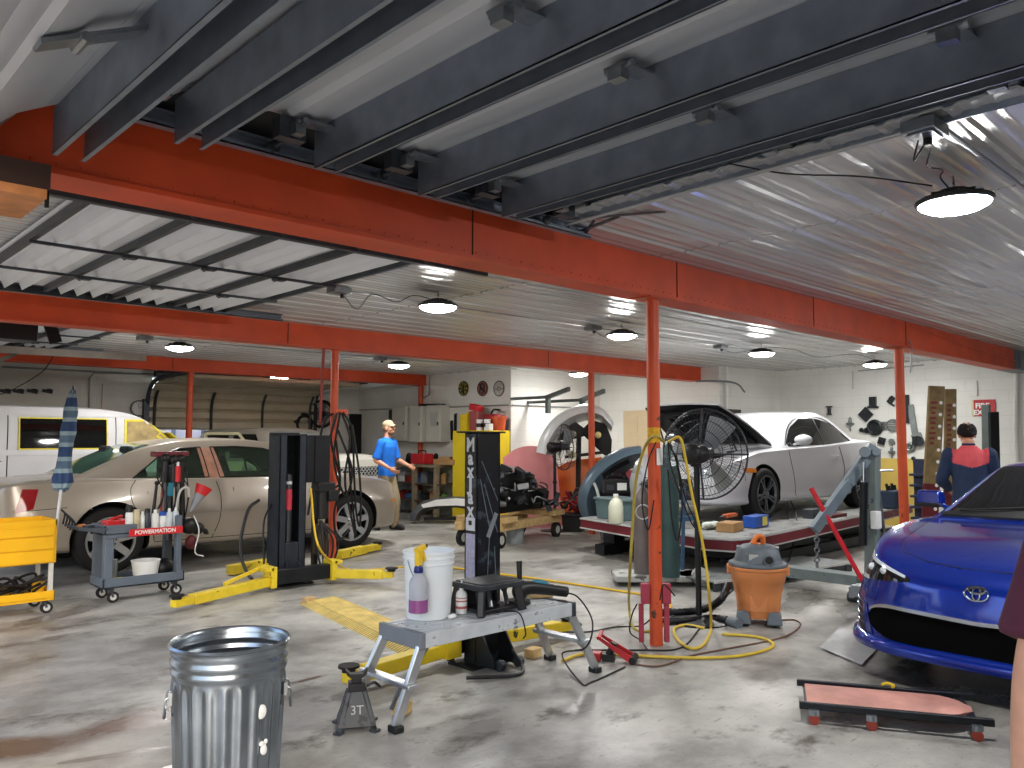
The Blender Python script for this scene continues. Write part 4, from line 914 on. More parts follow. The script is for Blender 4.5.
# galvanised dustbin
p = G(230.5, 640, .635); rr = 56.5*dep(p)/FPX
def bin_thing(name, label, p, r, h, flutes=True, paint=True, handles=True):
    t = thing(name, label, 'dustbin', (p.x, p.y, 0), R(-25))
    wob = lambda a, z: (.0065*r/.25)*(max(-.55, min(.55, sin(a*22)))*1.6)*max(0, min(1, (h*.80-z)/.03))*max(0, min(1, (z-.02)/.03))
    rb = r*.84; f = lambda z: rb+(r*.975-rb)*z/h
    prof = [(0, .012), (rb*.97, .012), (rb, 0), (f(.03), .03)]+[(f(h*k/20), h*k/20) for k in range(1, 16)]
    prof += [(f(h*.775), h*.775), (f(h*.79), h*.79), (f(h*.80), h*.80), (f(h*.82), h*.82), (f(h*.83)+.006, h*.832), (f(h*.84)+.007, h*.85), (f(h*.86), h*.866), (f(h*.87), h*.876), (f(h*.88)+.007, h*.89), (f(h*.9)+.008, h*.91), (f(h*.92), h*.928), (f(h*.94), h*.94), (f(h*.95)+.004, h*.952), (r*.985, h*.968)]
    prof += [(r*.99, h*.985), (r+.004, h*.99), (r+.008, h), (r+.001, h+.008), (r-.008, h+.002), (r-.009, h*.98)]
    inner = [(max(0, q-.008), z) for q, z in prof[3:-6]][::-1]
    b = MB(); b.lathe(prof+inner+[(rb*.95, .03), (0, .03)], 132, 0, wob=wob, cap=False)
    b.build('body', mat('galvanized_bin', '#8f989f', .25, .9, .25, 5, .05, 20), t, ang=60)
    if handles:
        for s in (-1, 1):
            b = MB(); x = f(h*.68)*s; b.tube([(x, -.05, h*.7), (x+s*.022, -.055, h*.68), (x+s*.026, -.05, h*.58), (x+s*.024, 0, h*.565), (x+s*.026, .05, h*.58), (x+s*.022, .055, h*.68), (x, .05, h*.7)], .0045, 8); b.box((x+s*.002, -.05, h*.69), (.012, .03, .05)); b.box((x+s*.002, .05, h*.69), (.012, .03, .05)); b.build('handle', steel, t)
    return t
t = bin_thing('dustbin', 'large galvanized fluted dustbin in the foreground, open topped', p, rr, .635)
for ang, z, sx, sz in ((-72, .39, .022, .028), (-66, .24, .02, .022), (-70, .265, .012, .01), (-64, .27, .01, .012)):
    b = MB(); a = R(ang)+R(17); f = rr*.84+(rr*.975-rr*.84)*z/.635; b.sph((f*cos(a), f*sin(a), z), (.006, sx, sz), 10, 8, rot=(0, 0, a)); b.build('paint_splash', wht, t)
b = MB(); q = G(170, 772); b.sph((q.x, q.y, .01), (.05, .04, .014), 10, 6); single('crumpled_tissue', b, wht, 'white scrap at the foot of the foreground dustbin', 'scrap')

# car jack stand
q = G(356, 727); t = thing('jack_stand', 'dark grey steel axle stand on the floor by the work platform', 'jack stand', (q.x, q.y, 0), R(-30))
jm = worn('worn_graphite', '#3b4047', '#14161a', 14, .56); b = MB()
for sx, sy in ((-1, -1), (1, -1), (1, 1), (-1, 1)): b.bar((sx*.035, sy*.035, .185), (sx*.085, sy*.085, .008), .03, .012); b.box((sx*.088, sy*.088, .006), (.04, .04, .012), rz=pi/4)
for k in range(4):
    M = Matrix.Rotation(k*pi/2, 4, 'Z'); s0 = len(b.v); b.M = M; b.add([(-.092, -.094, .03), (.092, -.094, .03), (.04, -.045, .185), (-.04, -.045, .185), (-.092, -.088, .03), (.092, -.088, .03), (.04, -.039, .185), (-.04, -.039, .185)], [(0, 1, 2, 3), (7, 6, 5, 4), (0, 4, 5, 1), (1, 5, 6, 2), (2, 6, 7, 3), (3, 7, 4, 0)])
b.M = Matrix.Identity(4); b.build('base', jm, t)
b = MB(); b.box((0, 0, .2), (.085, .085, .05)); b.box((0, 0, .235), (.05, .04, .06)); b.build('collar', blkm, t, bevel=.004)
b = MB(); b.pxz([(-.055, .29), (-.05, .265), (-.025, .245), (.025, .245), (.05, .265), (.055, .29), (.03, .268), (-.03, .268)], -.025, .025); b.bar((0, 0, .2), (0, 0, .25), .035, .03); b.build('saddle', blkm, t)
b = MB(); b.tube([(.05, 0, .2), (.09, 0, .215), (.12, 0, .19)], .007, 8); b.build('lever', blkm, t)
text('marking', '3T', .06, M_('worn_white_print', '#b5b9bb', .7), t, Matrix.Translation((0, -.075, .105)) @ Matrix.Rotation(R(72), 4, 'X'), .002)

# folding aluminium work platform
PT = .47; PX0, PX1, PY0, PY1 = 2.54, 3.71, 3.33, 3.69
t = thing('work_platform', 'folding aluminium work platform carrying the white bucket', 'platform', (0, 0, 0))
b = MB(); b.bb((PX0+.02, PY0, PT-.075), (PX1-.02, PY0+.03, PT)); b.bb((PX0+.02, PY1-.03, PT-.075), (PX1-.02, PY1, PT))
for k in range(7): y = PY0+.045+k*.043; b.bb((PX0+.02, y-.017, PT-.03), (PX1-.02, y+.017, PT-.003))
b.build('deck', worn('spattered_aluminium', '#b9bfc3', '#6e7377', 16, .6, .4), t, bevel=.003)
for x in (PX0, PX1-.03): b = MB(); b.bb((x, PY0-.005, PT-.08), (x+.035, PY1+.005, PT+.004)); b.build('end_cap', gry if x == PX0 else dsteel, t, bevel=.005)
for x0, x1 in ((PX0+.03, 2.5-.06), (PX1-.03, 3.96)):
    for y0, y1 in ((PY0+.02, PY0+.06), (PY1-.02, PY1+.09)):
        b = MB(); b.bar((x0, y0, PT-.05), (x1, y1, .03), .05, .028, 0, (0, 1, 0)); o = b.build('leg', alu, t, bevel=.004)
        f = MB(); f.bar((x1, y1, .035), (x1, y1, 0), .07, .055); f.build('rubber_foot', blk, o, bevel=.006)
    f = .52; xm = x0+(x1-x0)*f; zz = (PT-.05)*(1-f)+.03*f; b = MB(); b.bb((xm-.03, PY0-.0, zz-.012), (xm+.03, PY1+.09, zz+.012)); b.build('rung', alu, t, bevel=.004)
    xs = 1 if x1 > x0 else -1; b = MB(); b.bar((xm, PY0+.1, zz), (x1-.0*xs, PY0+.1, .1), .02, .012, 0, (0, 1, 0)); b.bar((x0-.06*xs, PY0+.03, PT-.06), (xm-.03*xs, PY0+.03, zz+.1), .012, .02); b.build('brace', steel, t)

# bucket with trigger bottle hung on the rim
q = G(428.5, 616, PT); t = thing('bucket', 'white plastic bucket on the left end of the work platform', 'bucket', (q.x, q.y, PT))
b = MB(); bk = M_('translucent_white_bucket', '#dfe6ea', .35, 0, .03)
b.lathe([(0, .004), (.118, .004), (.122, 0), (.137, .29), (.143, .292), (.143, .30), (.139, .302), (.14, .322), (.146, .324), (.146, .332), (.142, .334), (.143, .35), (.148, .352), (.148, .364), (.143, .366), (.139, .36), (.137, .3), (.118, .012), (0, .012)], 48, cap=False); b.build('shell', bk, t)
b = MB(); b.tube([(-.146, 0, .32), (-.15, -.05, .25), (-.12, -.12, .16), (0, -.17, .12)][:3], .003, 6); b.build('bail_handle', steel, t)
tow = (V((0, 0, 0))-q); tow.z = 0; tow.normalize(); lat = V((-tow.y, tow.x, 0))
s = thing('spray_bottle', 'spray bottle with purple liquid and yellow trigger hooked on the white bucket', 'spray bottle', tuple(q+tow*.19-lat*(.055)+V((0, 0, .06))), R(10))
clr = M_('clear_plastic_bottle', '#c9cdd6', .2, 0, .05, trans=.35, ior=1.2)
b = MB(); b.lathe([(0, 0), (.046, 0), (.05, .006), (.05, .15), (.044, .175), (.02, .205), (.018, .22)], 28); b.build('bottle', clr, s)
b = MB(); b.lathe([(0, .004), (.0515, .004), (.0515, .07), (0, .07)], 28); b.build('liquid', M_('purple_liquid', '#8d4f86', .25), s)
b = MB(); b.lathe([(.024, .21), (.026, .214), (.024, .235), (.017, .25), (0, .25)], 20); b.build('collar', M_('dark_blue_plastic', '#14246e', .4), s)
b = MB(); b.bar((0, 0, .245), (0, 0, .33), .03, .036); b.bar((-.02, 0, .325), (.045, 0, .345), .034, .03); b.bar((.03, 0, .32), (.05, 0, .265), .012, .02); b.build('trigger_head', M_('yellow_plastic', '#e8c02a', .4), s, bevel=.005)
b = MB(); b.cyl((.045, 0, .345), (.06, 0, .347), .012, n=10); b.build('nozzle', blk, s)
q = G(461.5, 613, PT); t = thing('squeeze_bottle', 'white squeeze bottle with red print beside the black step box', 'bottle', (q.x, q.y, PT))
b = MB(); b.lathe([(0, 0), (.03, 0), (.033, .005), (.033, .1), (.027, .118), (.012, .132), (.011, .14)], 24); b.build('bottle', wht, t)
b = MB(); b.lathe([(.013, .135), (.013, .15), (.006, .155), (.004, .18), (0, .182)], 14); b.build('cap', wht, t)
b = MB()
for z0, z1 in ((.085, .09), (.066, .074), (.028, .042)): b.lathe([(.0332, z0), (.0337, z0), (.0337, z1), (.0332, z1)], 24, cap=False)
b.build('label_print', M_('pale_red_print', '#b4605c', .5), t)
q = G(407, 626, PT)+V((.36, -.03, 0)); b = MB(); b.sph((0, 0, .014), (.03, .022, .014), 12, 6); single('white_lump', b, wht, 'white sponge scrap on the platform between bucket and bottle', 'sponge', (G(452, 619, PT).x, G(452, 619, PT).y, PT))
# black step box
q = G(489, 605, PT); t = thing('step_box', 'black open-fronted step box full of tools on the work platform', 'tool box', (3.18, 3.53, PT), R(0))
b = MB(); b.box((0, 0, .155), (.34, .27, .03)); b.box((0, 0, .172), (.30, .23, .012)); b.build('top', M_('scuffed_black', '#2b2f33', .5, 0, .4, 14), t, bevel=.008)
for sx in (-1, 1):
    for sy in (-1, 1): b = MB(); b.bar((sx*.135, sy*.1, .15), (sx*.16, sy*.12, 0), .04, .05); b.build('leg', blk, t, bevel=.006)
b = MB(); b.box((0, .08, .08), (.28, .02, .13)); b.box((0, 0, .02), (.27, .22, .02)); b.build('body', blk, t, bevel=.004)
for k, (x, y, l, m) in enumerate(((-.09, -.03, .09, dsteel), (-.03, -.06, .11, steel), (.04, -.04, .09, blk), (.09, -.07, .08, dsteel))):
    b = MB(); b.cyl((x, y, .03), (x+.03, y+.06, .03+l), .014, n=10); b.sph((x+.03, y+.06, .03+l), .02, 10, 6); single('hand_tool', b, m, ['steel tool head at left end inside black step box', 'bare steel tool second from left inside the black step box', 'black tool third from left inside the black step box', 'dark steel tool at right end inside the black step box'][k], 'tool', (3.18, 3.53, PT))
# polisher
t = thing('polisher', 'black and teal power polisher lying on the platform right of the step box', 'polisher', (3.56, 3.5, PT+.045), R(-18))
b = MB(); b.tube([(-.12, 0, .04), (-.05, 0, .045), (.05, 0, .03), (.2, 0, 0)], .04, 14, rr=lambda u: .046-.014*u); b.sph((-.12, 0, .03), (.05, .05, .055), 14, 8); b.build('body', blk, t)
b = MB(); b.tube([(-.06, 0, .06), (.0, 0, .07), (.06, 0, .055)], .022, 10); b.build('teal_cover', M_('teal_plastic', '#1f6f86', .4), t)
b = MB(); b.cyl((-.13, -.02, .05), (-.13, -.01, .21), .013, .018, 12); b.build('side_handle', blk, t)
b = MB(); b.cyl((-.13, 0, -.02), (-.13, 0, -.042), .07, .075, 20); b.build('pad', blk, t)
b = MB(); b.box((3.68, 3.6, PT+.012), (.15, .07, .02), rz=-.5); single('wood_batten', b, woodm, 'pale wooden block lying on the right end of the platform', 'block')
q1, q2, q3, q4 = G(562, 662), G(581, 684), G(592, 683), G(625, 668)
b = MB(); b.tube([(3.7, 3.43, PT+.05), (3.77, 3.36, PT+.02), (3.81, 3.28, PT-.12), (3.77, 3.3, .2), (q1.x, q1.y, .05), (q2.x, q2.y, .006), (q3.x, q3.y, .006), (q4.x, q4.y, .006)], .0055, 6); single('power_cord', b, cord, 'black polisher cord drooping off the platform to the floor', 'cord')
b = MB(); b.tube([(3.2, 3.42, PT+.01), (3.24, 3.33, PT+.005), (3.26, 3.3, PT-.1), (3.24, 3.3, PT-.13)], .004, 6); single('power_cord', b, cord, 'short black lead hanging below the step box', 'cord')

# two lift columns
def arm(par, pts, pad, name='arm'):
    b = MB(); b.bar(pts[0], pts[1], .095, .085); m = V(pts[0]).lerp(V(pts[1]), .62); d = (V(pts[1])-m)
    o = b.build(name, yelw, par, bevel=.006)
    b = MB(); b.bar(pts[1], V(pts[1])+d*.55, .075, .065); b.build('arm_extension', yelw, o, bevel=.004)
    e = V(pts[1])+d*.45; b = MB(); b.cyl(e+V((0, 0, .03)), e+V((0, 0, .055)), .04, n=16); b.cyl(e+V((0, 0, .055)), e+V((0, 0, .068)), .062, n=18); b.build('pad', rub, o)
t = thing('vehicle_lift', 'black lift column with a lettered side standing behind the work platform', 'lift', (3.60, 4.05, 0), 0, 'pair of portable lift columns')
mj = worn('scratched_black_steel', '#15171b', '#3d4650', 5, .56, .35); HX, HY, LH = .105, .06, 1.5
b = MB(); b.bb((-HX, -HY, 0), (HX, -HY+.012, LH)); b.bb((-HX, -HY, 0), (-HX+.012, HY, LH)); b.bb((HX-.012, -HY, 0), (HX, HY, LH)); b.bb((-HX, HY-.012, 0), (-HX+.04, HY, LH)); b.bb((HX-.04, HY-.012, 0), (HX, HY, LH)); b.build('column', mj, t, bevel=.003)
b = MB(); b.bar((-.2, .02, LH+.002), (.22, .02, LH+.002), .02, .012); b.bb((-HX, -HY, LH-.01), (HX, HY, LH)); b.build('top_bar', blkm, t)
lett = M_('white_lettering', '#c9ccd0', .5)
for k, ch in enumerate('MaxJax'):
    text('letter', ch, .125 if ch in 'MJ' else .13, lett, t, Matrix.Translation((-HX-.001, 0, LH-.085-k*.085)) @ Matrix.Rotation(-pi/2, 4, 'Z') @ Matrix.Rotation(pi/2, 4, 'X'), .001, sx=1.25 if ch == 'J' else .85, bold=.004)
b = MB(); b.bb((-HX-.002, -.045, .86), (-HX, .045, .945)); b.build('warning_label', lett, t); b = MB(); b.bb((-HX-.0015, -.045, .5), (-HX, .045, .84)); b.build('instruction_label', M_('lilac_label', '#a9a6bd', .5, 0, .2, 60), t)
b = MB(); b.box((-HX-.003, 0, .91), (.002, .03, .03)); b.build('pictogram', blk, t)
b = MB(); b.box((.03, -HY-.002, .89), (.034, .003, .17), ry=.45); b.build('tape_strip', M_('silver_tape', '#8f979c', .4, .4), t)
b = MB()
for x, z, l, a_ in ((.01, 1.18, .3, -.5), (-.03, 1.02, .36, -.25), (.02, 1.0, .34, -.35), (.0, .72, .4, .06), (.06, .6, .3, -.05)):
    b = MB(); b.box((x, -HY-.0015, z), (.005, .002, l), ry=a_); b.build('scratch', M_('pale_scratch', '#66727c', .5), t)
b = MB(); b.bb((-.19, -.12, 0), (.19, .12, .015)); b.pyz([(-HY, .3), (-HY, .015), (-.23, .015), (-.23, .04)], -HX, -HX+.012); b.pyz([(-HY, .3), (-HY, .015), (-.23, .015), (-.23, .04)], HX-.012, HX); b.build('base_plate', blkm, t)
for x in (-.06, .1): b = MB(); b.cyl((x-.02, -.24, .035), (x+.02, -.24, .035), .034, n=16); b.build('wheel', dsteel, t)
b = MB(); b.bb((-.2, .07, .06), (.2, .17, .2)); b.cyl((-.17, .12, .02), (-.17, .12, .24), .03, n=12); b.cyl((.17, .12, .02), (.17, .12, .24), .03, n=12); b.bb((-.13, -.06, .18), (-.09, .04, .4)); b.build('carriage', blkm, t, bevel=.005)
b = MB(); b.bb((-.26, .04, .05), (-.14, .2, .23)); b.build('arm_bracket', yelw, t, bevel=.004); b = MB(); b.bb((.14, .06, .05), (.24, .2, .2)); b.build('arm_bracket', yelw, t, bevel=.004)
arm(t, ((-.2, .12, .1), (-.85, .09, .08)), 0); arm(t, ((.2, .13, .1), (.82, .1, .08)), 0)
b = MB(); b.tube([(-.35, -.25, .02), (-.1, -.4, .015), (.05, -.33, .02), (.08, -.2, .1)], .012, 8); b.build('hydraulic_hose', blk, t)

t = thing('vehicle_lift', 'black lift column open toward the camera, beside the champagne sedan', 'lift', (4.1, 7.62, 0), 0, 'pair of portable lift columns')
b = MB(); W2, D2 = .15, .12; b.bb((-W2, D2-.012, 0), (W2, D2, 1.5)); b.bb((-W2, -D2, 0), (-W2+.014, D2, 1.5)); b.bb((W2-.014, -D2, 0), (W2, D2, 1.5)); b.bb((-W2, -D2, 0), (-W2+.075, -D2+.014, 1.5)); b.bb((W2-.075, -D2, 0), (W2, -D2+.014, 1.5)); b.build('column', M_('blue_black_steel', '#262c36', .45, .2, .3, 8), t, bevel=.003)
b = MB(); b.bb((-W2, -D2, 1.495), (W2, D2, 1.51)); b.bar((-.2, 0, 1.515), (.12, 0, 1.515), .03, .02); b.build('top_plate', blkm, t)
b = MB(); b.cyl((0, -.03, .3), (0, -.03, 1.1), .035, n=16); b.build('cylinder', dsteel, t)
b = MB(); b.cyl((0, -.03, .74), (0, -.03, .95), .0362, n=16); b.build('red_label', M_('red_label', '#c33a4c', .5), t); b = MB(); b.cyl((0, -.03, 1.0), (0, -.03, 1.03), .0362, n=16); b.build('white_label', lett, t)
b = MB(); b.bb((-.07, -.12, .12), (.07, .06, .42)); b.bar((-.05, -.1, .2), (-.09, -.2, .1), .015, .1); b.bar((.05, -.1, .2), (.09, -.2, .1), .015, .1); b.build('lift_carriage', M_('grey_black_steel', '#30363f', .45, .3, .2), t, bevel=.005)
b = MB(); b.bb((-.34, -.36, .06), (.34, -.26, .2)); b.bb((-.2, -.27, .1), (.2, -.1, .16)); b.build('carriage', blkm, t, bevel=.006)
for s in (-1, 1): b = MB(); b.bb((s*.33-.03, -.4, .04), (s*.33+.03, -.22, .24)); b.bb((s*.33-.09*(s < 0), -.4, .2), (s*.33+.09*(s > 0), -.22, .235)); b.build('arm_bracket', yelw, t, bevel=.004)
arm(t, ((-.36, -.33, .1), (-1.22, -.64, .09)), 0); arm(t, ((.36, -.36, .1), (.68, -.74, .1)), 0)
b = MB(); b.bar((-.85, -.45, .15), (-.3, -.2, .24), .02, .03); b.build('brace_rod', yelw, t)
b = MB(); b.bb((-.22, -.18, 0), (.22, .18, .014)); b.build('base_plate', blkm, t)
for s in (-1, 1): b = MB(); b.cyl((s*.2, -.12, .02), (s*.2, -.12, .13), .018, n=10); b.cyl((s*.2, -.12, .1), (s*.2, -.12, .14), .028, n=6); b.build('anchor_bolt', steel, t)
b = MB(); b.tube([(-.28, .05, .85), (-.42, .0, .75), (-.5, -.02, .4), (-.45, -.1, .15), (-.35, -.2, .03)], .016, 8); b.tube([(-.15, .05, .8), (-.25, .0, .6), (-.24, -.02, .1)], .01, 8); b.build('hydraulic_hose', blk, t)
# power unit on a stand right of the left lift column
t = thing('hydraulic_power_unit', 'black hydraulic pump unit standing right of the left lift column', 'pump', (4.5, 7.75, 0))
b = MB(); b.bar((0, 0, 0), (0, 0, 1.5), .06, .05); b.bb((-.13, -.02, 1.0), (.16, .02, 1.5)); b.bb((-.15, -.15, 0), (.15, .15, .02)); b.build('stand', blkm, t)
b = MB(); b.cyl((.03, -.08, .62), (.03, -.08, .92), .075, n=20); b.box((.05, -.09, .95), (.2, .14, .1)); b.box((.12, -.13, .86), (.12, .1, .12)); b.build('motor', blk, t, bevel=.01)
b = MB(); b.lathe([(0, .25), (.07, .25), (.085, .28), (.085, .52), (.07, .56), (0, .56)], 18, M=Matrix.Translation((.03, -.08, 0))); b.build('oil_tank', M_('brown_tank', '#4c4030', .4, 0, .3), t)
b = MB()
for k in range(5): b.tube([(.0, -.12, .6), (.15-.06*k, -.22, .4), (.1-.05*k, -.2-.03*k, .15), (-.05+.05*k, -.25, .02)], .011, 6)
b.build('hose', cord, t)
# floor hose cover between the two lift columns
a, c = V((3.88, 6.55, 0)), V((3.5, 4.4, 0)); dv = (c-a); ln = dv.length; b = MB()
b.add([(-.20, 0, 0), (.20, 0, 0), (.13, 0, .028), (-.13, 0, .028), (-.20, ln, 0), (.20, ln, 0), (.13, ln, .028), (-.13, ln, .028)], [(0, 1, 2, 3), (7, 6, 5, 4), (0, 4, 5, 1), (1, 5, 6, 2), (2, 6, 7, 3), (3, 7, 4, 0)], 0)
for k in range(int(ln/.036)):
    y = .03+k*.036
    for s in (-1, 1): b.add([(s*.205, y, .002), (s*.13, y, .032), (s*.13, y+.014, .032), (s*.205, y+.014, .002), (s*.195, y, -.001), (s*.12, y, .027), (s*.12, y+.014, .027), (s*.195, y+.014, -.001)], [(0, 1, 2, 3), (7, 6, 5, 4), (0, 4, 5, 1), (1, 5, 6, 2), (2, 6, 7, 3), (3, 7, 4, 0)], 1)
    b.box((0, y+.007, .030), (.25, .016, .006), 1, rz=.35)
single('hose_cover', b, [M_('dirty_mustard', '#9a8340', .7, 0, .3), M_('pale_yellow_mesh', '#dcc578', .6, 0, .2, 8)], 'pale yellow ribbed hose cover lying on the floor between the two lift columns', 'floor cover', tuple(a), atan2(dv.y, dv.x)-pi/2)
for (x, y), rz, lb in ((tuple(G(402, 713)[:2]), .5, 'small wood block by the front left foot of the work platform'), (tuple(G(533, 657)[:2]), .2, 'small wood block against the yellow arm right of the lettered lift'), (tuple(G(309, 604)[:2]), .1, 'small wood block under the black carriage of the left lift')):
    b = MB(); b.box((0, 0, .03), (.1, .075, .06)); single('wood_block', b, woodm, lb, 'block', (x, y, 0), rz, 'wood blocks', bevel=.003)

# red jack frame on the floor
q = G(616, 661); t = thing('trolley_jack', 'red wedge-shaped jack with black wheel on the floor left of the nearest post', 'jack', (q.x, q.y, 0), R(-60)); t.scale = (.78, .78, .78)
b = MB()
for y in (-.07, .05): b.pxz([(-.16, .2), (-.135, .21), (.17, .05), (.17, .015), (.12, .01)], y-.006, y+.006)
b.bar((-.135, -.07, .19), (-.135, .09, .22), .03, .02); b.bar((-.02, -.07, .125), (-.02, .05, .125), .05, .012); b.bar((.13, -.07, .04), (.13, .05, .04), .06, .02); b.box((-.16, -.03, .04), (.08, .1, .06)); b.build('frame', redp, t, bevel=.003)
b = MB(); b.cyl((.15, -.1, .032), (.15, .08, .032), .03, n=16); b.build('roller', rub, t); b = MB(); b.cyl((-.06, -.01, .05), (-.01, -.01, .15), .03, n=14); b.box((-.06, -.01, .03), (.1, .08, .06)); b.build('pump', blk, t)

# creeper
ca, cb_ = G(803, 705, .07), G(985, 722, .07); dv = cb_-ca
t = thing('creeper', 'mechanic creeper with worn pink pad and black rails on the floor before the blue coupe', 'creeper', tuple((ca+cb_)/2*V((1, 1, 0)).x if False else ((ca.x+cb_.x)/2, (ca.y+cb_.y)/2, 0)), atan2(dv.y, dv.x)); Lc = dv.length
b = MB(); P = []
for i in range(21):
    u = i/20; x = -Lc/2+.02+u*(Lc-.05); wd = .17*(1-.0*u)*(1 if u < .8 else 1-.75*((u-.8)/.2)**2); row = []
    for j in range(9): v = j/8*2-1; row.append(V((x, .15+v*wd, .105-.012*v*v-.01*(u > .95))))
    P.append(row)
b.slab(P, V((0, 0, -.03))); b.build('pad', M_('worn_pink_vinyl', '#b98478', .55, 0, .22, 7), t)
for y in (-.05, .36):
    b = MB(); b.bar((-Lc/2-.02, y, .085), (Lc/2+.03, y, .085), .03, .035); b.build('rail', blkm, t, bevel=.004)
b = MB()
for x in (-Lc/2+.03, -.2, .1, Lc/2-.05): b.bar((x, -.05, .075), (x, .36, .075), .04, .014)
b.build('cross_bars', blkm, t)
for x, y in ((-Lc/2+.05, -.05), (-.1, -.05), (Lc/2-.05, -.05), (-Lc/2+.05, .36), (0, .36), (Lc/2-.05, .36)):
    b = MB(); b.box((x, y-.02, .06), (.05, .03, .03)); b.cyl((x, y-.02, .045), (x, y-.02, .07), .02, n=10); o = b.build('caster', steel, t); w_ = MB(); w_.cyl((x, y-.035, .026), (x, y-.005, .026), .026, n=16); w_.build('wheel', M_('red_caster', '#a5412f', .4), o)
b = MB(); b.tube([(.0, .37, .105), (.03, .38, .115), (.06, .36, .11), (.05, .34, .108)], .008, 8); b.build('yellow_ring', M_('yellow_plastic', '#e8c02a', .4), t)

# shop vacuum
q = G(759, 622); t = thing('shop_vacuum', 'orange bucket shop vacuum with grey motor lid on casters', 'vacuum cleaner', (q.x, q.y, 0), atan2(-q.y, -q.x))
va = M_('orange_plastic_tub', '#d98a52', .5, 0, .08, 4); vg = M_('slate_plastic', '#5f686f', .5, 0, .12)
k = dep(q)/FPX; r0, r1 = 20.5*k, 27.5*k
b = MB(); b.lathe([(0, .05), (r0*.95, .05), (r0, .07), (r0*.75+r1*.25, .22), (r0*.28+r1*.72, .33), (r0*.26+r1*.74+.004, .336), (r1, .42), (r1+.008, .425), (r1+.008, .445), (r1, .447), (r1-.01, .44), (0, .43)], 40); b.box((r0*.98, 0, .17), (.02, .13, .12)); b.build('tub', va, t, bevel=.003)
for s in (-1, 1): b = MB(); b.box((.02, s*(r1+.006), .42), (.07, .03, .07)); b.build('latch', va, t, bevel=.004)
b = MB(); b.lathe([(0, .445), (r1+.004, .445), (r1+.012, .455), (r1+.006, .475), (r1*.86, .485), (r1*.8, .52), (r1*.74, .575), (r1*.55, .61), (r1*.3, .62), (0, .62)], 28); b.box((-.02, .12, .54), (.12, .09, .11)); b.box((-.02, -.12, .54), (.12, .09, .11)); b.box((.1, -.03, .52), (.13, .12, .07)); b.build('motor_lid', vg, t, bevel=.01)
b = MB(); b.cyl((.08, .075, .52), (.2, .085, .515), .042, .042, 20); b.torus((.2, .085, .515), .036, .008, rot=(0, pi/2, 0)); b.build('port', vg, t); b = MB(); b.cyl((.19, .084, .515), (.203, .085, .515), .03, n=18); b.build('port_hole', blk, t)
b = MB(); b.tube([(-.03, .045, .615), (-.01, .04, .67), (.01, .0, .675), (.02, -.04, .62)], .02, 10); b.box((.03, .0, .6), (.05, .05, .06)); b.build('handle', M_('orange_plastic_bright', '#e07a35', .45), t)
b = MB(); b.box((.168, -.03, .53), (.006, .07, .045)); b.build('label', lgry, t)
for a in (R(35), R(-35), R(145), R(-145)):
    x, y = r0*1.12*cos(a), r0*1.25*sin(a); b = MB(); b.box((x, y, .065), (.13, .12, .09), taper=.7); o = b.build('caster_foot', vg, t, bevel=.01); w_ = MB(); w_.cyl((x-.012, y, .03), (x+.012, y, .03), .03, n=14); w_.build('wheel', blk, o)
b = MB(); b.pxz([(-.001, 0), (0, 0), (0, .001)], -.001, .001)
# hose
hp = [G(728, 585, .3), G(722, 598, .22), G(712, 606, .12), G(700, 610, .05), G(680, 612, .035), G(664, 612, .03), G(655, 616, .03), G(664, 621, .03), G(690, 620, .03), G(712, 618, .03), G(727, 620, .03)]
b = MB(); P = catmull(hp, 9)
b.tube(P, .028, 12, k=1, rr=lambda u: .029+.003*sin(u*900)); o = single('vacuum_hose', b, blk, 'black corrugated vacuum hose lying behind the nearest post', 'hose')
b = MB(); p0, p1 = G(729, 621, .035), G(739, 624, .035); b.cyl(p0, p1, .036, .042, 16); single('hose_nozzle', b, vg, 'grey nozzle at the end of the vacuum hose by the orange tub', 'nozzle')

# big pedestal fan seen from behind
q = G(699, 622); t = thing('drum_fan', 'large black wire-caged pedestal fan in front of the white coupe', 'fan', (q.x, q.y, 0), 0)
b = MB(); b.lathe([(0, 0), (.23, 0), (.235, .012), (.1, .03), (.04, .05), (0, .06)], 36); b.build('base', blkm, t)
b = MB(); b.cyl((0, 0, .03), (0, 0, 1.28), .024, n=14); b.cyl((0, 0, .75), (0, 0, .8), .034, n=14); b.build('pole', blkm, t)
FA = atan2(q.y, q.x)-R(24); hd = Matrix.Translation((0, 0, 1.335)) @ Matrix.Rotation(FA, 4, 'Z') @ Matrix.Rotation(R(90), 4, 'Y')   # local z points where the fan blows
b = MB(); b.M = hd; b.cyl((0, 0, -.1), (0, 0, .1), .085, .075, 20); b.sph((0, 0, -.1), (.08, .08, .03), 16, 8); b.box((.05, 0, -.02), (.1, .06, .08)); b.build('motor', blk, t, bevel=.008)
b = MB(); b.M = hd; RF = .37
for k in range(72):
    a = 2*pi*k/72; c, s_ = cos(a), sin(a)
    b.tube([(.08*c, .08*s_, .08), (.2*c, .2*s_, .06), (.34*c, .34*s_, .1), (RF*c, RF*s_, .15)], .0018, 3, k=3)
for r_, z in ((.12, .075), (.2, .062), (.28, .078), (.34, .1), (RF, .15)): b.torus((0, 0, z), r_, .0035 if r_ < RF else .008, 48, 5)
for a in (pi/2, 0, pi, -pi/2): b.bar((.05*cos(a), .05*sin(a), .07), (RF*cos(a), RF*sin(a), .13), .016, .006)
b.build('rear_grille', dsteel, t)
b = MB(); b.M = hd
for k in range(48):
    a = 2*pi*k/48; c, s_ = cos(a), sin(a); b.tube([(.06*c, .06*s_, .3), (.25*c, .25*s_, .29), (.345*c, .345*s_, .24), (RF*c, RF*s_, .16)], .0018, 3, k=3)
for r_, z in ((.08, .3), (.18, .297), (.27, .283)): b.torus((0, 0, z), r_, .003, 48, 5)
b.build('front_grille', dsteel, t)
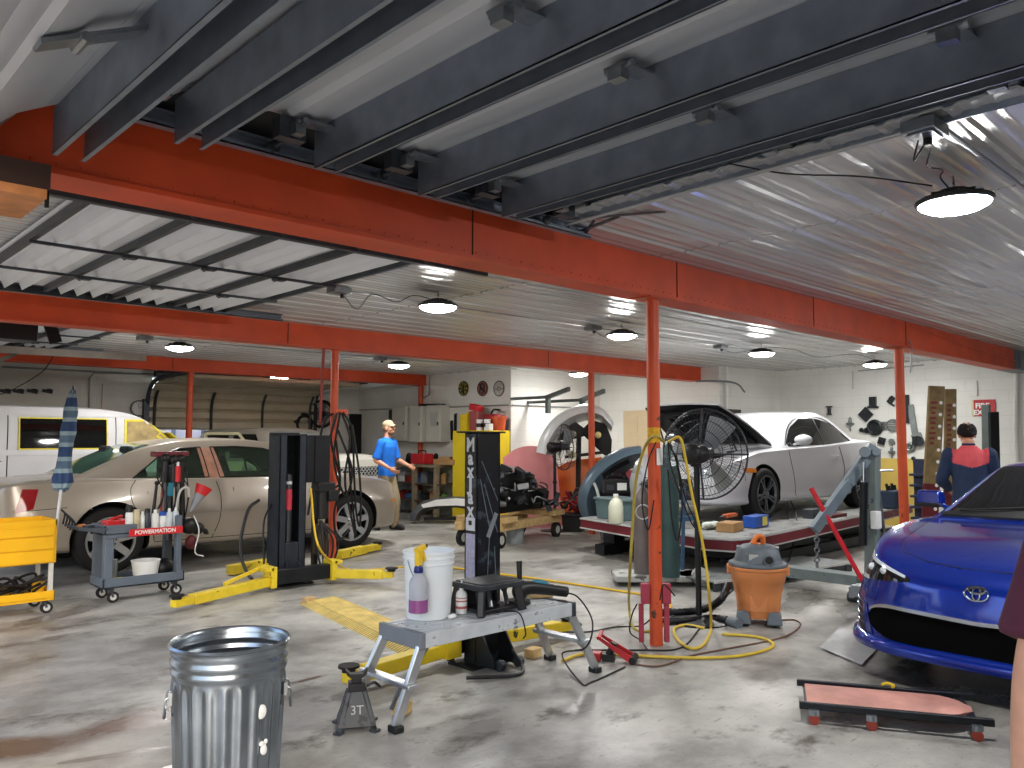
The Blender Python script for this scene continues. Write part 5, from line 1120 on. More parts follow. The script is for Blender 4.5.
for k in range(3):
    a = 2*pi*k/3+1.55; P = []
    for i in range(9):
        u = i/8; r_ = .06+.26*u; row = []
        for j in range(6): v = j/5-.5; an = a+v*(.9-.25*u); row.append(V((r_*cos(an), r_*sin(an), .2+v*.1)))
        P.append(row)
    b = MB(); b.M = hd; b.slab(P, V((0, 0, .004))); b.build('blade', M_('fan_blade', '#a2a8ac', .4, .4), t)
b = MB(); b.M = hd; b.cyl((0, 0, .1), (0, 0, .25), .05, n=16); b.build('hub', dsteel, t)

# power boxes low on the nearest post
for s, lb in ((-1, 'red outlet box low on the left side of the nearest orange post'), (1, 'red outlet box low on the right side of the nearest orange post')):
    c = V((4.79, 3.53, 0))+cR*(s*.075)
    b = MB(); b.box((0, 0, .36), (.06, .06, .14)); b.box((0, -.035, .36), (.045, .012, .11))
    if s > 0: b.bar((0, 0, .29), (-.0, 0, .02), .035, .035)
    else: b.bar((.03, 0, .29), (.03, 0, .02), .025, .035)
    single('outlet_box', b, M_('faded_red_box', '#a63a4e', .55, 0, .15), lb, 'outlet box', tuple(c), HA-pi/2+pi, 'red outlet boxes', bevel=.004)
# hoses and leads
def hose(name, pts, r, m, label, cat='hose', k=7): b = MB(); b.tube(pts, r, 8, k=k); return single(name, b, m, label, cat)
D = 5.66
hk = atD(664, 436, D)
hose('yellow_air_hose', [atD(664, 442, D+.05), atD(655, 436, D-.12), atD(645, 447, D), atD(636, 480, D), atD(633, 520, D), atD(630, 570, D), G(629, 607, .1), G(634, 628, .012), G(650, 631, .012), G(668, 622, .012)], .0105, M_('olive_hose', '#a3913a', .5, 0, .1), 'olive yellow hose hanging down the left side of the nearest post')
hose('yellow_air_hose', [atD(668, 442, D+.06), atD(680, 438, D-.02), atD(686, 462, D), atD(692, 495, D), atD(700, 530, D), atD(706, 565, D), atD(709, 595, D), G(711, 628, .03), G(703, 645, .013), G(690, 648, .013), G(678, 640, .013), G(674, 629, .013), G(686, 625, .013), G(704, 628, .013)], .0105, yhose, 'yellow hose hanging on the right of the nearest post, ending in a floor loop')
hose('yellow_air_hose', [G(562, 661, .012), G(585, 654, .012), G(640, 656, .012), G(700, 658, .012), G(745, 655, .012), G(772, 647, .012), G(768, 640, .012), G(750, 636, .012), G(722, 634, .012)], .0105, yhose, 'yellow hose lying flat on the floor in front of the nearest post')
hose('yellow_air_hose', [(4.3, 7.5, .95), G(318, 545, .45)+V((0, 0, 0)), G(340, 566, .1), G(362, 570, .012), G(430, 566, .012), G(500, 574, .012), G(560, 582, .012), G(620, 591, .012), G(655, 597, .012), G(671, 606, .012), G(664, 612, .012)], .011, M_('orange_yellow_cord', '#d6ae2c', .5, 0, .1), 'long yellow hose running across the floor from the left lift to the nearest post')
hose('floor_cable', [G(520, 624, .01), G(545, 630, .01), G(585, 632, .008), G(615, 627, .008), G(640, 626, .008), G(652, 618, .1)], .006, cord, 'black cable on the floor from under the platform to the nearest post', 'cord')
hose('floor_cable', [G(575, 650, .006), G(640, 650, .006), G(680, 648, .006), G(700, 628, .006), G(718, 605, .006), G(735, 588, .1)], .006, cord, 'black cable on the floor between nearest post and shop vacuum', 'cord')
hose('floor_cable', [G(632, 664, .006), G(660, 666, .006), G(690, 656, .006), G(720, 650, .006), G(780, 638, .006), G(800, 626, .006), G(795, 620, .006), G(782, 620, .006)], .006, M_('brown_cord', '#6b4a3a', .6), 'thin brown cord on the floor looping to the orange vacuum', 'cord')
for k, (dx, pts, lb) in enumerate(((0, [(637, 604), (632, 615), (630, 632), (640, 640), (648, 650)], 'short black lead drooping left of the left outlet box'), (0, [(675, 596), (668, 588), (663, 585), (660, 600)], 'short black lead curling above the right outlet box'))):
    hose('outlet_lead', [atD(x, y, D-.12) for x, y in pts[:3]]+[G(x, y, .008 if k == 0 else .3) for x, y in pts[3:]] if k == 0 else [atD(x, y, D-.1) for x, y in pts], .005, cord, lb, 'cord')
hose('black_cable', [atD(668, 442, D+.05), atD(676, 460, D+.06), atD(682, 500, D+.07), atD(678, 540, D+.05), atD(672, 520, D+.04), atD(668, 470, D+.03)], .006, cord, 'loop of black cable hung on the right of the nearest post')
hose('black_cable', [atD(668, 444, D+.06), atD(672, 470, D+.08), atD(690, 520, D+.08), atD(700, 530, D+.07), atD(686, 500, D+.06), atD(676, 455, D+.05)], .005, cord, 'second, wider loop of black cable hung on the right of the nearest post')
hose('black_cable', [atD(656, 442, D+.05), atD(648, 462, D+.06), atD(642, 500, D+.05), atD(648, 530, D+.05), atD(654, 500, D+.05)], .005, cord, 'loop of black cable hung on the left of the nearest post')
# plastic sheet and socket by the blue car
q = G(862, 642); b = MB(); P = []
for i in range(9):
    P.append([G(830+i*5.2+ (j-4)*2.5, 637+ i*1.9-(j-4)*2.6+i*.3, .004+.012*random.random()) for j in range(9)])
b.slab(P, V((0, 0, .002))); single('plastic_sheet', b, M_('milky_film', '#d3d6d6', .25, 0, .05, trans=.25), 'crumpled milky plastic sheet on the floor at the corner of the blue coupe', 'plastic sheet')
# ------------------------------------------------------------------ left tool carts
def small(name, b, m, label, cat, loc=(0, 0, 0), rz=0, group=None, bevel=0): return single(name, b, m, label, cat, loc, rz, group, bevel)
def caster(par, x, y, r=.05, ax='x'):
    b = MB(); b.box((x, y, 2*r+.015), (.05, .05, .02)); b.bar((x, y, 2*r+.01), (x+.02, y, r), .035, .02); o = b.build('caster', dsteel, par)
    w_ = MB(); d = V((0, .014, 0)); c = V((x+.02, y, r)); w_.cyl(c-d, c+d, r, n=18); w_.cyl(c-d*1.15, c+d*1.15, r*.55, n=14, m=1); w_.build('wheel', [rub, lgry], o)
cx0, cx1, cy0, cy1 = 2.40, 3.12, 7.74, 8.12
slate = M_('slate_cart_plastic', '#5a6470', .5, 0, .12, 6)
t = thing('tool_cart', 'slate grey plastic tool cart loaded with bottles beside the champagne sedan', 'tool cart', (0, 0, 0))
b = MB(); b.bb((cx0, cy0, .13), (cx1, cy1, .15)); 
for a, c in (((cx0, cy0), (cx1, cy0+.02)), ((cx0, cy1-.02), (cx1, cy1)), ((cx0, cy0), (cx0+.02, cy1)), ((cx1-.02, cy0), (cx1, cy1))): b.bb((*a, .13), (*c, .22))
b.build('lower_tray', slate, t, bevel=.006)
b = MB(); b.bb((cx0+.0, cy0, .60), (cx1-.04, cy1, .62))
for a, c in (((cx0, cy1-.02), (cx1-.04, cy1)), ((cx0, cy0), (cx0+.02, cy1))): b.bb((*a, .6), (*c, .69))
b.bb((cx0, cy0, .57), (cx0+.28, cy0+.02, .69)); b.build('upper_tray', slate, t, bevel=.006)
for x in (cx0+.05, cx1-.05):
    for y in (cy0+.05, cy1-.05): b = MB(); hw = .04 if x < 2.7 else .025; b.bb((x-hw, y-.035, .14), (x+hw, y+.035, .62 if x < 2.7 else .74)); b.build('upright', slate, t, bevel=.01)
b = MB(); b.bb((cx0+.2, cy0-.035, .58), (cx1-.04, cy0-.02, .645)); b.build('magnetic_bar', M_('bright_red_plastic', '#c8262c', .4), t, bevel=.004)
text('lettering', 'POWERMATION', .05, wht, t, Mxz((cx0+.43, cy0-.036, .612)), .001, sx=1., bold=.001)
for x in (cx0+.08, cx1-.08):
    for y in (cy0+.04, cy1-.04): caster(t, x, y)
b = MB(); P = []
pf = lambda x: .66+.05*(1 if x < -.2 else 0)
b.add([(2.16, 7.72, .70), (2.42, 7.72, .665), (2.42, 8.06, .665), (2.16, 8.06, .70), (2.2, 7.76, .66), (2.42, 7.76, .62), (2.42, 8.02, .62), (2.2, 8.02, .66)], [(0, 1, 5, 4), (1, 2, 6, 5), (2, 3, 7, 6), (3, 0, 4, 7), (4, 5, 6, 7)])
small('side_tray', b, slate, 'shallow grey tray hooked on the left end of the slate tool cart', 'tray')
for (x, y, sz, m, lb) in ((2.3, 7.85, (.1, .05, .03), dsteel, 'dark tool lying in the shallow grey side tray'), (2.27, 7.95, (.06, .04, .03), M_('orange_bit', '#c8742c', .5), 'small orange fitting in the shallow grey side tray')):
    b = MB(); b.box((0, 0, sz[2]/2+.0), sz); small('hand_tool', b, m, lb, 'tool', (x, y, .668), .6, None, .006)
b = MB(); b.box((0, 0, .05), (.22, .13, .1)); b.bar((-.06, 0, .1), (.06, 0, .13), .03, .03); small('red_case', b, M_('bright_red_plastic', '#c8262c', .4), 'red plastic case on the left end of the slate tool cart', 'case', (2.56, 7.95, .62), .1, None, .012)
def bottle(x, y, z, r, h, m, cm, label, neck=.6, ch=.2):
    t = thing('spray_can' if neck > .8 else 'bottle', label, 'bottle', (x, y, z), 0, 'bottles on the slate tool cart')
    b = MB(); b.lathe([(0, 0), (r*.95, 0), (r, .006), (r, h*(1-ch)-.02), (r*.85, h*(1-ch)), (r*neck, h*(1-ch)+.005)], 16); b.build('body', m, t)
    b = MB(); b.lathe([(r*neck, h*(1-ch)), (r*neck, h*.97), (r*neck*.7, h), (0, h)], 14); b.build('cap', cm, t)
beige = M_('beige_label', '#bdb292', .5, 0, .2, 30); bl2 = M_('pale_blue_bottle', '#c6d0d8', .4)
for k, (x, h, r, m, cm, lb, nk, ch) in enumerate(((2.64, .235, .034, wht, blk, 'white spray can with tall black cap, leftmost bottle on the slate cart', .95, .28), (2.70, .19, .035, beige, beige, 'beige jar between white spray can and dark bottle on the slate cart', .9, .12), (2.755, .17, .022, wht, wht, 'slim white bottle behind the beige jar on the slate cart', .6, .2),
      (2.80, .195, .026, dsteel, blk, 'dark grey spray can in the middle of the slate cart', .95, .2), (2.87, .18, .034, wht, wht, 'plain white bottle right of the dark spray can on the slate cart', .45, .2), (2.94, .16, .032, wht, bluep, 'white tub with blue lid on the slate cart', .95, .25), (3.0, .185, .033, bl2, wht, 'pale bottle right of the blue lidded tub on the slate cart', .4, .2), (3.06, .19, .03, bl2, wht, 'rightmost pale bottle on the slate cart, by the hanging tools', .4, .2))):
    bottle(x, 7.84, .62, r, h, m, cm, lb, nk, ch)
# lower shelf load
b = MB(); b.lathe([(0, .0), (.1, 0), (.125, .17), (.13, .172), (.13, .18), (.12, .18), (.096, .01), (0, .01)], 28, cap=False); small('white_tub', b, wht, 'white plastic tub on the lower shelf of the slate cart', 'tub', (2.83, 7.93, .15))
b = MB(); b.box((0, 0, .02), (.2, .16, .04)); small('yellow_pad', b, M_('yellow_sponge', '#c9bf4a', .7), 'yellow pad on the lower shelf of the slate cart', 'pad', (2.56, 7.88, .15), .2, None, .01)
b = MB(); b.cyl((0, 0, 0), (0, 0, .2), .06, n=18); small('silver_tin', b, steel, 'silver tin at the left of the lower cart shelf', 'tin', (2.55, 8.02, .15))
b = MB(); b.sph((0, 0, .09), (.1, .09, .09), 12, 8); small('black_bundle', b, blk, 'black bundle at the right of the lower cart shelf', 'bundle', (3.0, 7.95, .15))
# rack of hanging tools at the cart's right end
t = thing('tool_tree', 'rack of hanging black tools under a maroon cap on the slate cart', 'tool rack', (3.05, 8.0, 0))
b = MB(); b.bb((-.035, -.03, .22), (.035, .03, 1.30)); b.build('pole', dsteel, t)
b = MB(); b.box((0, 0, 1.315), (.32, .16, .05)); b.build('cap', M_('maroon_plastic', '#6b2028', .5, 0, .15), t, bevel=.012)
rng = random.Random(4)
for k, (dx, dy, z0, z1, r, m) in enumerate(((-.17, -.06, .66, 1.04, .018, blk), (-.1, -.07, .62, 1.15, .014, M_('rust_red_bar', '#8d3b33', .5)), (-.03, -.09, .5, 1.2, .02, dsteel), (.05, -.09, .42, 1.1, .022, steel), (.11, -.08, .6, 1.2, .03, blk), (.0, -.1, 1.0, 1.26, .04, blk), (.08, -.1, 1.04, 1.27, .034, blk), (-.09, -.1, 1.05, 1.28, .035, blk))):
    b = MB(); b.cyl((dx, dy, z0), (dx*.8, dy, z1), r, r*.7, 12); b.sph((dx*.8, dy, z1), r*1.25, 10, 6); b.build('hung_tool', m, t)
b = MB(); b.cyl((.03, -.13, 1.05), (.03, -.13, 1.2), .026, n=12); b.cyl((.03, -.13, 1.2), (.03, -.13, 1.24), .014, n=10, m=1); b.build('red_canister', [M_('bright_red_plastic', '#c8262c', .4), wht], t)
b = MB(); b.box((-.03, -.12, .98), (.05, .05, .13)); b.build('teal_tool', M_('teal_plastic', '#1f6f86', .4), t, bevel=.01)
for k in range(5):
    b = MB(); x0 = -.12+.06*k; b.tube([(x0, -.1, 1.25), (x0-.04, -.13, 1.1), (x0+.03, -.12, .95), (x0-.02, -.11, .8-.05*k), (x0+.03, -.1, .9), (x0, -.1, 1.2)], .006, 6); b.build('hung_lead', cord, t)
b = MB(); b.tube([(.03, -.1, .72), (.05, -.14, .95), (.13, -.13, .99), (.15, -.12, .9)], .012, 8); b.build('pale_hose', lgry, t)
t = thing('funnel', 'red and grey funnel hung at the right of the tool rack', 'funnel', (3.2, 7.84, .76))
b = MB(); b.cyl((0, 0, 0), (.09, 0, .16), .014, .055, 18); b.build('spout', M_('grey_funnel', '#85888c', .5), t); b = MB(); b.cyl((.09, 0, .16), (.13, 0, .235), .055, .085, 18); b.build('cup', M_('bright_red_plastic', '#c8262c', .4), t)
t = thing('glove_bundle', 'black gloves and maroon cloth hung on the right end of the slate cart', 'gloves', (3.22, 7.9, .52))
b = MB(); b.sph((0, 0, .1), (.09, .06, .08), 12, 8); b.sph((.08, 0, .07), (.07, .05, .06), 12, 8)
for k in range(4): b.tube([(.1, -.03+.02*k, .06), (.15, -.03+.02*k, .05), (.17, -.03+.02*k, .01)], .014, 8)
b.build('gloves', blk, t, ang=60); b = MB(); b.sph((.02, 0, -.06), (.06, .04, .07), 12, 8); b.build('cloth', dred, t); b = MB(); b.tube([(.02, -.05, .2), (.07, -.06, .05), (.04, -.05, -.15), (.13, -.05, -.2)], .006, 6); b.build('white_cord', wht, t)

# yellow tool cart at the left edge
t = thing('yellow_tool_cart', 'yellow steel service cart at the left edge with drawers', 'tool cart', (0, 0, 0))
yc = M_('amber_yellow_paint', '#d9a516', .4, 0, .06, 5); x1, y0, y1 = 2.0, 7.66, 8.12; x0 = 1.25
b = MB(); b.bb((x0, y0, .125), (x1, y1, .135))
for a, c in (((x0, y0), (x1, y0+.01)), ((x0, y1-.01), (x1, y1)), ((x1-.01, y0), (x1, y1)), ((x0, y0), (x0+.01, y1))): b.bb((*a, .11), (*c, .19))
b.build('lower_shelf', yc, t, bevel=.003)
b = MB(); b.bb((x0, y0, .42), (x1, y1, .735)); b.build('drawer_case', yc, t, bevel=.004)
for z0, z1 in ((.43, .53), (.54, .64), (.65, .72)): b = MB(); b.bb((x0+.01, y0-.012, z0), (x1-.02, y0, z1)); b.build('drawer', yc, t, bevel=.003)
b = MB()
for a, c in (((x0, y0), (x1, y0+.012)), ((x0, y1-.012), (x1, y1)), ((x1-.012, y0), (x1, y1))): b.bb((*a, .73), (*c, .78))
b.build('top_rim', yc, t)
for x in (x1-.03, x0+.03):
    for y in (y0+.03, y1-.03): b = MB(); b.bb((x-.016, y-.016, .13), (x+.016, y+.016, .43)); b.build('leg', M_('off_white_post', '#b9bab3', .5), t)
for x in (x1-.07, x0+.07):
    for y in (y0+.04, y1-.04): caster(t, x, y, .048)
b = MB(); rng = random.Random(2)
for k in range(9): b.tube([(rng.uniform(1.4, 2.0), rng.uniform(7.72, 8.05), .15), (rng.uniform(1.5, 2.0), rng.uniform(7.72, 8.05), rng.uniform(.17, .32)), (rng.uniform(1.6, 2.0), rng.uniform(7.72, 8.05), .16)], .012, 6)
tag(b.build('cable_heap', cord), 'heap of black leads on the lower shelf of the yellow cart', 'cables', None, 'stuff')
b = MB(); b.cyl((1.93, 7.9, .14), (1.93, 7.9, .24), .05, n=16); small('amber_jar', b, M_('amber_yellow_paint', '#d9a516'), 'small amber jar on the lower shelf of the yellow cart', 'jar')
# folded blue umbrella standing in the cart corner
b0 = V((1.96, 7.7, .14)); tp = atD(73, 391, 8.05)
t = thing('umbrella', 'folded blue grey umbrella on a white pole standing in the yellow cart', 'umbrella', tuple(b0))
dv = tp-b0; b = MB(); b.cyl((0, 0, 0), dv, .014, n=10); b.build('pole', M_('white_pole', '#cdd0d0', .4), t)
b = MB(); Mt, l = b.frame((0, 0, 0), dv); b.M = Mt; fl = lambda a, z: .012*sin(a*7+z*9)
b.lathe([(.0, l*.47), (.05, l*.48), (.085, l*.52), (.06, l*.58), (.05, l*.66), (.062, l*.78), (.055, l*.88), (.035, l*.96), (.016, l*1.0), (0, l*1.01)], 42, wob=fl, cap=False)
um = mat('blue_umbrella_cloth', '#39506e', .8, 0, .1, 4); nt = um.node_tree; N = nt.nodes; L = nt.links; tc = N.new('ShaderNodeTexCoord'); sp = N.new('ShaderNodeSeparateXYZ'); L.new(tc.outputs['Object'], sp.inputs[0]); wv = N.new('ShaderNodeMath'); wv.operation = 'PINGPONG'; wv.inputs[1].default_value = .12; L.new(sp.outputs['Z'], wv.inputs[0])
rp = N.new('ShaderNodeValToRGB'); rp.color_ramp.interpolation = 'CONSTANT'; rp.color_ramp.elements[0].color = lin('#2f4770'); rp.color_ramp.elements[1].color = lin('#8ba2ad'); rp.color_ramp.elements[1].position = .045; e_ = rp.color_ramp.elements.new(.085); e_.color = lin('#566f86'); L.new(wv.outputs[0], rp.inputs['Fac']); L.new(rp.outputs['Color'], N['Principled BSDF'].inputs['Base Color'])
b.build('canopy', um, t, ang=70); b = MB(); b.cyl(dv*.995, dv*1.03, .012, .008, 10); b.build('tip', blk, t); 
b = MB(); rng = random.Random(9); c0 = dv*.34
for k in range(5): b.tube([c0+V((.02, -.02, .08)), c0+V((.05+.02*k, -.03, .04-.02*k)), c0+V((.04+.02*k, -.02, -.05-.02*k))], .009, 6)
b.build('hung_pliers', blk, t)
# ------------------------------------------------------------------ frame rack and what stands on it
t = thing('frame_rack', 'maroon edged frame straightening rack under the white coupe', 'frame rack', (0, 0, 0))
FR = [(7.28, 4.72), (7.36, 4.46), (7.62, 4.38), (13.3, 4.88), (13.3, 7.25), (7.95, 7.05)]
def poly_prism(poly, z0, z1): b = MB(); n = len(poly); return b.add([(*p, z0) for p in poly]+[(*p, z1) for p in poly], [tuple(range(n-1, -1, -1)), tuple(range(n, 2*n))]+[(i, (i+1) % n, n+(i+1) % n, n+i) for i in range(n)])
def inset(poly, k): c = V((sum(p[0] for p in poly)/len(poly), sum(p[1] for p in poly)/len(poly))); return [tuple(V(p)+(c-V(p)).normalized()*k) for p in poly]
poly_prism(inset(FR, .03), .435, DECK).build('deck', worn('worn_deck_steel', '#8b8d8b', '#5a5550', 5, .55), t)
poly_prism(inset(FR, .012), .325, .435).build('side_band', worn('worn_maroon', '#6d1f2a', '#b8b3ae', 5, .68), t)
poly_prism(FR, .427, .445).build('upper_edge', lgry, t); poly_prism(FR, .312, .327).build('lower_edge', lgry, t)
for x, y in ((8.2, 4.9), (8.2, 6.7), (12.6, 5.2), (12.6, 6.8)): b = MB(); b.bb((x-.09, y-.09, 0), (x+.09, y+.09, .315)); b.build('leg', blkm, t)
b = MB(); b.bb((7.9, 4.8, .02), (13.0, 4.95, .14)); b.bb((7.9, 6.6, .02), (13.0, 6.75, .14)); b.bar((8.3, 4.88, .12), (10.4, 4.9, .3), .1, .1); b.bar((10.4, 4.9, .12), (8.4, 4.9, .3), .08, .08); b.bb((8.5, 5.0, .05), (12.5, 6.6, .3)); b.build('underframe', blkm, t)
b = MB(); b.bb((12.9, 5.0, .44), (13.3, 5.4, .5)); b.bb((10.2, 4.72, .44), (10.6, 4.9, .49)); b.build('wheel_stop', dred, t)
# loading ramp plate lying beside
a, c = G(775, 573, .1), G(852, 562, .1); dv = c-a
t = thing('ramp_plate', 'low grey steel ramp plate on the floor beside the frame rack', 'ramp', (a.x, a.y, 0), atan2(dv.y, dv.x)); Lr = dv.length
b = MB(); b.bb((-.9, 0, .085), (Lr, .62, .1)); b.build('plate', worn('grey_ramp', '#7f8484', '#5a5650', 6, .6), t); b = MB(); b.bb((-.9, -.012, .08), (Lr, .0, .105)); b.build('bright_edge', lgry, t)
b = MB(); b.bb((-.9, 0, .0), (Lr, .02, .085))
for k in range(9): b.bb((-.8+k*.25, -.012, 0), (-.76+k*.25, .0, .085))
b.build('skirt', dsteel, t)
# pulling tower
q = G(872, 598); D = dep(q); t = thing('pulling_tower', 'grey steel pulling tower with angled arm and chain, between white coupe and blue coupe', 'tower', (q.x, q.y, 0))
tg = worn('grey_green_paint', '#6f7b7a', '#3e4444', 9, .6)
O = V((q.x, q.y, 0)); A_ = lambda x, y, d=D: tuple(atD(x, y, d)-O)
b = MB(); b.bar((0, 0, 0), A_(873, 449), .1, .12); b.build('mast', tg, t, bevel=.006)
b = MB(); b.bar(A_(874, 446), A_(848, 483), .09, .1); b.bar(A_(850, 480), A_(814, 530, D-.1), .075, .085); b.cyl(A_(865, 452, D-.1), A_(865, 452, D+.1), .05, n=16); b.cyl(A_(876, 452, D-.1), A_(876, 452, D+.1), .035, n=14); b.build('arm', M_('steel_blue_paint', '#75838c', .45, .2, .15), t, bevel=.004)
b = MB(); b.cyl(A_(863, 545, D-.1), A_(864, 482, D-.1), .035, n=14); b.cyl(A_(864, 482, D-.1), A_(864, 462, D-.1), .016, n=10, m=1); b.build('ram', [blkm, chrome], t)
b = MB(); b.box(A_(876, 520, D-.1), (.09, .07, .16)); b.build('valve_box', wht, t, bevel=.008)
b = MB(); b.cyl(A_(877, 466), A_(886, 545), .01, n=8); b.cyl(A_(868, 471), A_(893, 470), .012, n=8); b.build('rod', steel, t)
b = MB()
for k in range(7): c = V(A_(817, 535+k*5, D-.1)); b.torus(c, .022, .007, 12, 6, 0, (pi/2, 0, HA-pi/2 if k % 2 else HA))
b.build('chain', steel, t)
b = MB(); b.bb((-.15, -.12, 0), (.15, .12, .05)); b.bb((-.1, .1, .105), (.1, 1.4, .2)); b.build('base', tg, t)
# floor jack with long red handle
j = G(868, 604); t = thing('floor_jack', 'trolley jack with long red handle standing beside the pulling tower', 'jack', (j.x, j.y, 0)); Oj = V((j.x, j.y, 0))
b = MB(); b.cyl(tuple(V((0, 0, .12))), tuple(atD(811, 488, dep(j)+.25)-Oj), .02, .022, 14); b.build('handle', M_('glossy_red_handle', '#c4222f', .25), t)
b = MB(); b.bb((-.05, -.15, .04), (.45, -.1, .14)); b.bb((-.05, .1, .04), (.45, .15, .14)); b.bb((-.08, -.12, .06), (.06, .12, .16)); b.build('frame', steel, t, bevel=.006)
for x in (0, .42): b = MB(); b.cyl((x, -.17, .045), (x, .17, .045), .045, n=16); b.build('wheel', dsteel, t)
# things on the rack
def at_deck(x, y): return G(x, y, DECK)
def pb(name, label, cat, p, sz, m, rz=0, bevel=.006, group=None): b = MB(); b.box((0, 0, sz[2]/2), sz); return single(name, b, m, label, cat, tuple(p), rz, group, bevel)
p = at_deck(730, 531); pb('cardboard_box', 'small cardboard box on the front edge of the rack', 'box', p, (.3, .2, .1), card, .2)
p2 = at_deck(731, 526)+V((.03, .03, .1)); b = MB(); b.box((0, 0, .02), (.3, .07, .04)); b.cyl((-.15, 0, .02), (-.28, 0, .02), .014, n=10, m=1); single('orange_tool', b, [M_('orange_tool', '#d0602c', .45), dsteel], 'orange handled tool lying across the small cardboard box', 'tool', tuple(p2), .15, None, .004)
p = at_deck(756, 527); t = thing('tissue_box', 'blue box with yellow label on the rack by the front wheel', 'box', tuple(p), .1); b = MB(); b.box((0, 0, .07), (.36, .16, .13)); b.build('box', bluep, t, bevel=.006); b = MB(); b.box((.06, -.082, .07), (.13, .004, .1)); b.build('label', M_('pale_yellow_label', '#d8c85a', .5), t)
b = MB(); rng = random.Random(5)
for k in range(7): b.sph((rng.uniform(-.13, .13), rng.uniform(-.05, .05), .03+.015*(k % 3)), (.08, .045, .03), 10, 6, rot=(0, 0, rng.uniform(0, 3)))
single('rag_heap', b, M_('white_green_rag', '#cfd8cf', .9, 0, .25, 12), 'crumpled pale rag at the front corner of the rack', 'rag', tuple(at_deck(711, 529)), .2, ang=70)
pb('grey_part', 'grey metal clamp on the rack just right of the front wheel', 'clamp', at_deck(812, 518), (.28, .14, .12), dsteel, .1)
p = at_deck(893, 508); t = thing('tool_bag', 'dark blue tool bag on the far end of the rack', 'tool bag', tuple(p)); b = MB(); b.box((0, 0, .13), (.4, .25, .26)); b.build('bag', M_('navy_bag', '#28364a', .8), t, bevel=.02)
for k in range(4): b = MB(); b.cyl((-.15+.09*k, 0, .2), (-.17+.1*k, .02, .36-.03*(k % 2)), .02, n=8); b.build('tool_handle', blk, t)
b = MB(); b.tube([at_deck(788, 520)+V((0, 0, .02)), at_deck(788, 505)+V((0, 0, .2))*0+V((0, 0, .12)), at_deck(792, 519)+V((0, -.06, .03)), G(793, 545, .2), G(788, 562, .1), G(775, 577, .02)], .009, 6); single('black_cable', b, cord, 'black cable hanging from the rack deck behind the orange vacuum', 'cable')
# left end of the rack: bin, crate, jug, battery pack
t = thing('storage_crate', 'grey teal plastic crate on the left end of the rack', 'crate', tuple(at_deck(621, 520)+V((.12, .1, 0))), R(75)); b = MB(); b.box((0, 0, .12), (.55, .36, .24), taper=1.06); b.box((0, 0, .25), (.62, .42, .035)); b.build('crate', M_('grey_teal_plastic', '#5d7376', .5, 0, .1), t, bevel=.01)
jw = M_('milky_jug', '#dcdfc9', .4, 0, .06, trans=.15); t = thing('plastic_jug', 'milky plastic jug on the left end of the rack', 'jug', tuple(at_deck(616, 523))); b = MB(); b.lathe([(0, 0), (.085, 0), (.09, .01), (.09, .2), (.07, .26), (.03, .30), (.028, .33)], 20); b.tube([(.08, 0, .19), (.11, 0, .24), (.05, 0, .29)], .014, 8); b.build('jug', jw, t); b = MB(); b.cyl((0, 0, .325), (0, 0, .35), .032, n=14); b.build('cap', wht, t)
q = at_deck(615, 514)+V((.2, .15, .27)); t = thing('battery_pack', 'black jump starter pack on top of the grey teal crate', 'battery', tuple(q), R(-40)); b = MB(); b.box((0, 0, .09), (.34, .2, .18)); b.tube([(-.12, 0, .18), (-.1, 0, .23), (.1, 0, .23), (.12, 0, .18)], .014, 8); b.build('case', blk, t, bevel=.015); b = MB(); b.box((.07, -.102, .09), (.13, .006, .1)); b.build('screen', wht, t); b = MB(); b.box((-.09, -.102, .08), (.1, .006, .07)); b.build('panel', dsteel, t)
bin_thing('dustbin', 'smaller galvanized bin tucked under the left end of the rack', G(614, 545)+V((.12, .12, .3)), .19, .29, True, False, False)
pb('red_toolbox', 'red metal box behind the blue grey bumper cover', 'tool box', atD(622, 486, 12.4)*1.0+V((0, 0, -.0)), (.3, .25, .24), M_('pinkish_red', '#b0304a', .4), .3)
b = MB(); x_, y_, z_ = atD(622, 486, 12.4); b.bb((x_-.25, y_-.2, 0), (x_+.25, y_+.2, z_)); single('dark_stand', b, blkm, 'dark stand carrying the red metal box behind the rack', 'stand')
# gas bottles on a hand cart behind the nearest post
def gas(px_, py_, r, h, m, label):
    q = G(px_, py_); t = thing('gas_bottle', label, 'gas bottle', (q.x, q.y, .1)); b = MB(); b.lathe([(0, 0), (r*.97, 0), (r, .02), (r, h-.12), (r*.85, h-.05), (r*.45, h), (r*.3, h+.03)], 28); b.build('cylinder', m, t); b = MB(); b.cyl((0, 0, h+.02), (0, 0, h+.1), .02, n=10); b.bar((-.05, 0, h+.07), (.05, 0, h+.07), .02, .02); b.cyl((.0, -.02, h+.1), (0, -.07, h+.1), .03, n=12); b.build('valve', steel, t); return q
gas(644, 583, .1, .83, M_('brownish_grey_cylinder', '#6b6260', .45, .1, .15), 'brownish grey gas bottle left of the nearest orange post')
gas(671, 587, .09, 1.28, M_('dark_teal_cylinder', '#35504f', .45, .1, .12), 'tall dark teal gas bottle right of the nearest orange post')
q = G(655, 583); t = thing('bottle_cart', 'low hand cart holding two gas bottles behind the nearest orange post', 'cart', (q.x, q.y, 0), HA-pi/2)
b = MB(); b.bb((-.42, -.2, .04), (.42, .24, .1)); b.build('platform', worn('dirty_white_plate', '#aeb1ae', '#5d5c58', 8, .55), t, bevel=.008); b = MB()
for x in (.38,): b.cyl((x+.05, -.2, .09), (x+.05, -.12, .09), .09, n=18)
b.build('wheel', lgry, t); b = MB(); b.bar((.32, .2, .1), (.36, .24, .95), .035, .035); b.bar((-.1, -.1, .62), (.42, -.02, .66), .03, .05); b.build('handle_frame', M_('faded_blue_paint', '#3f6384', .5, 0, .15), t)
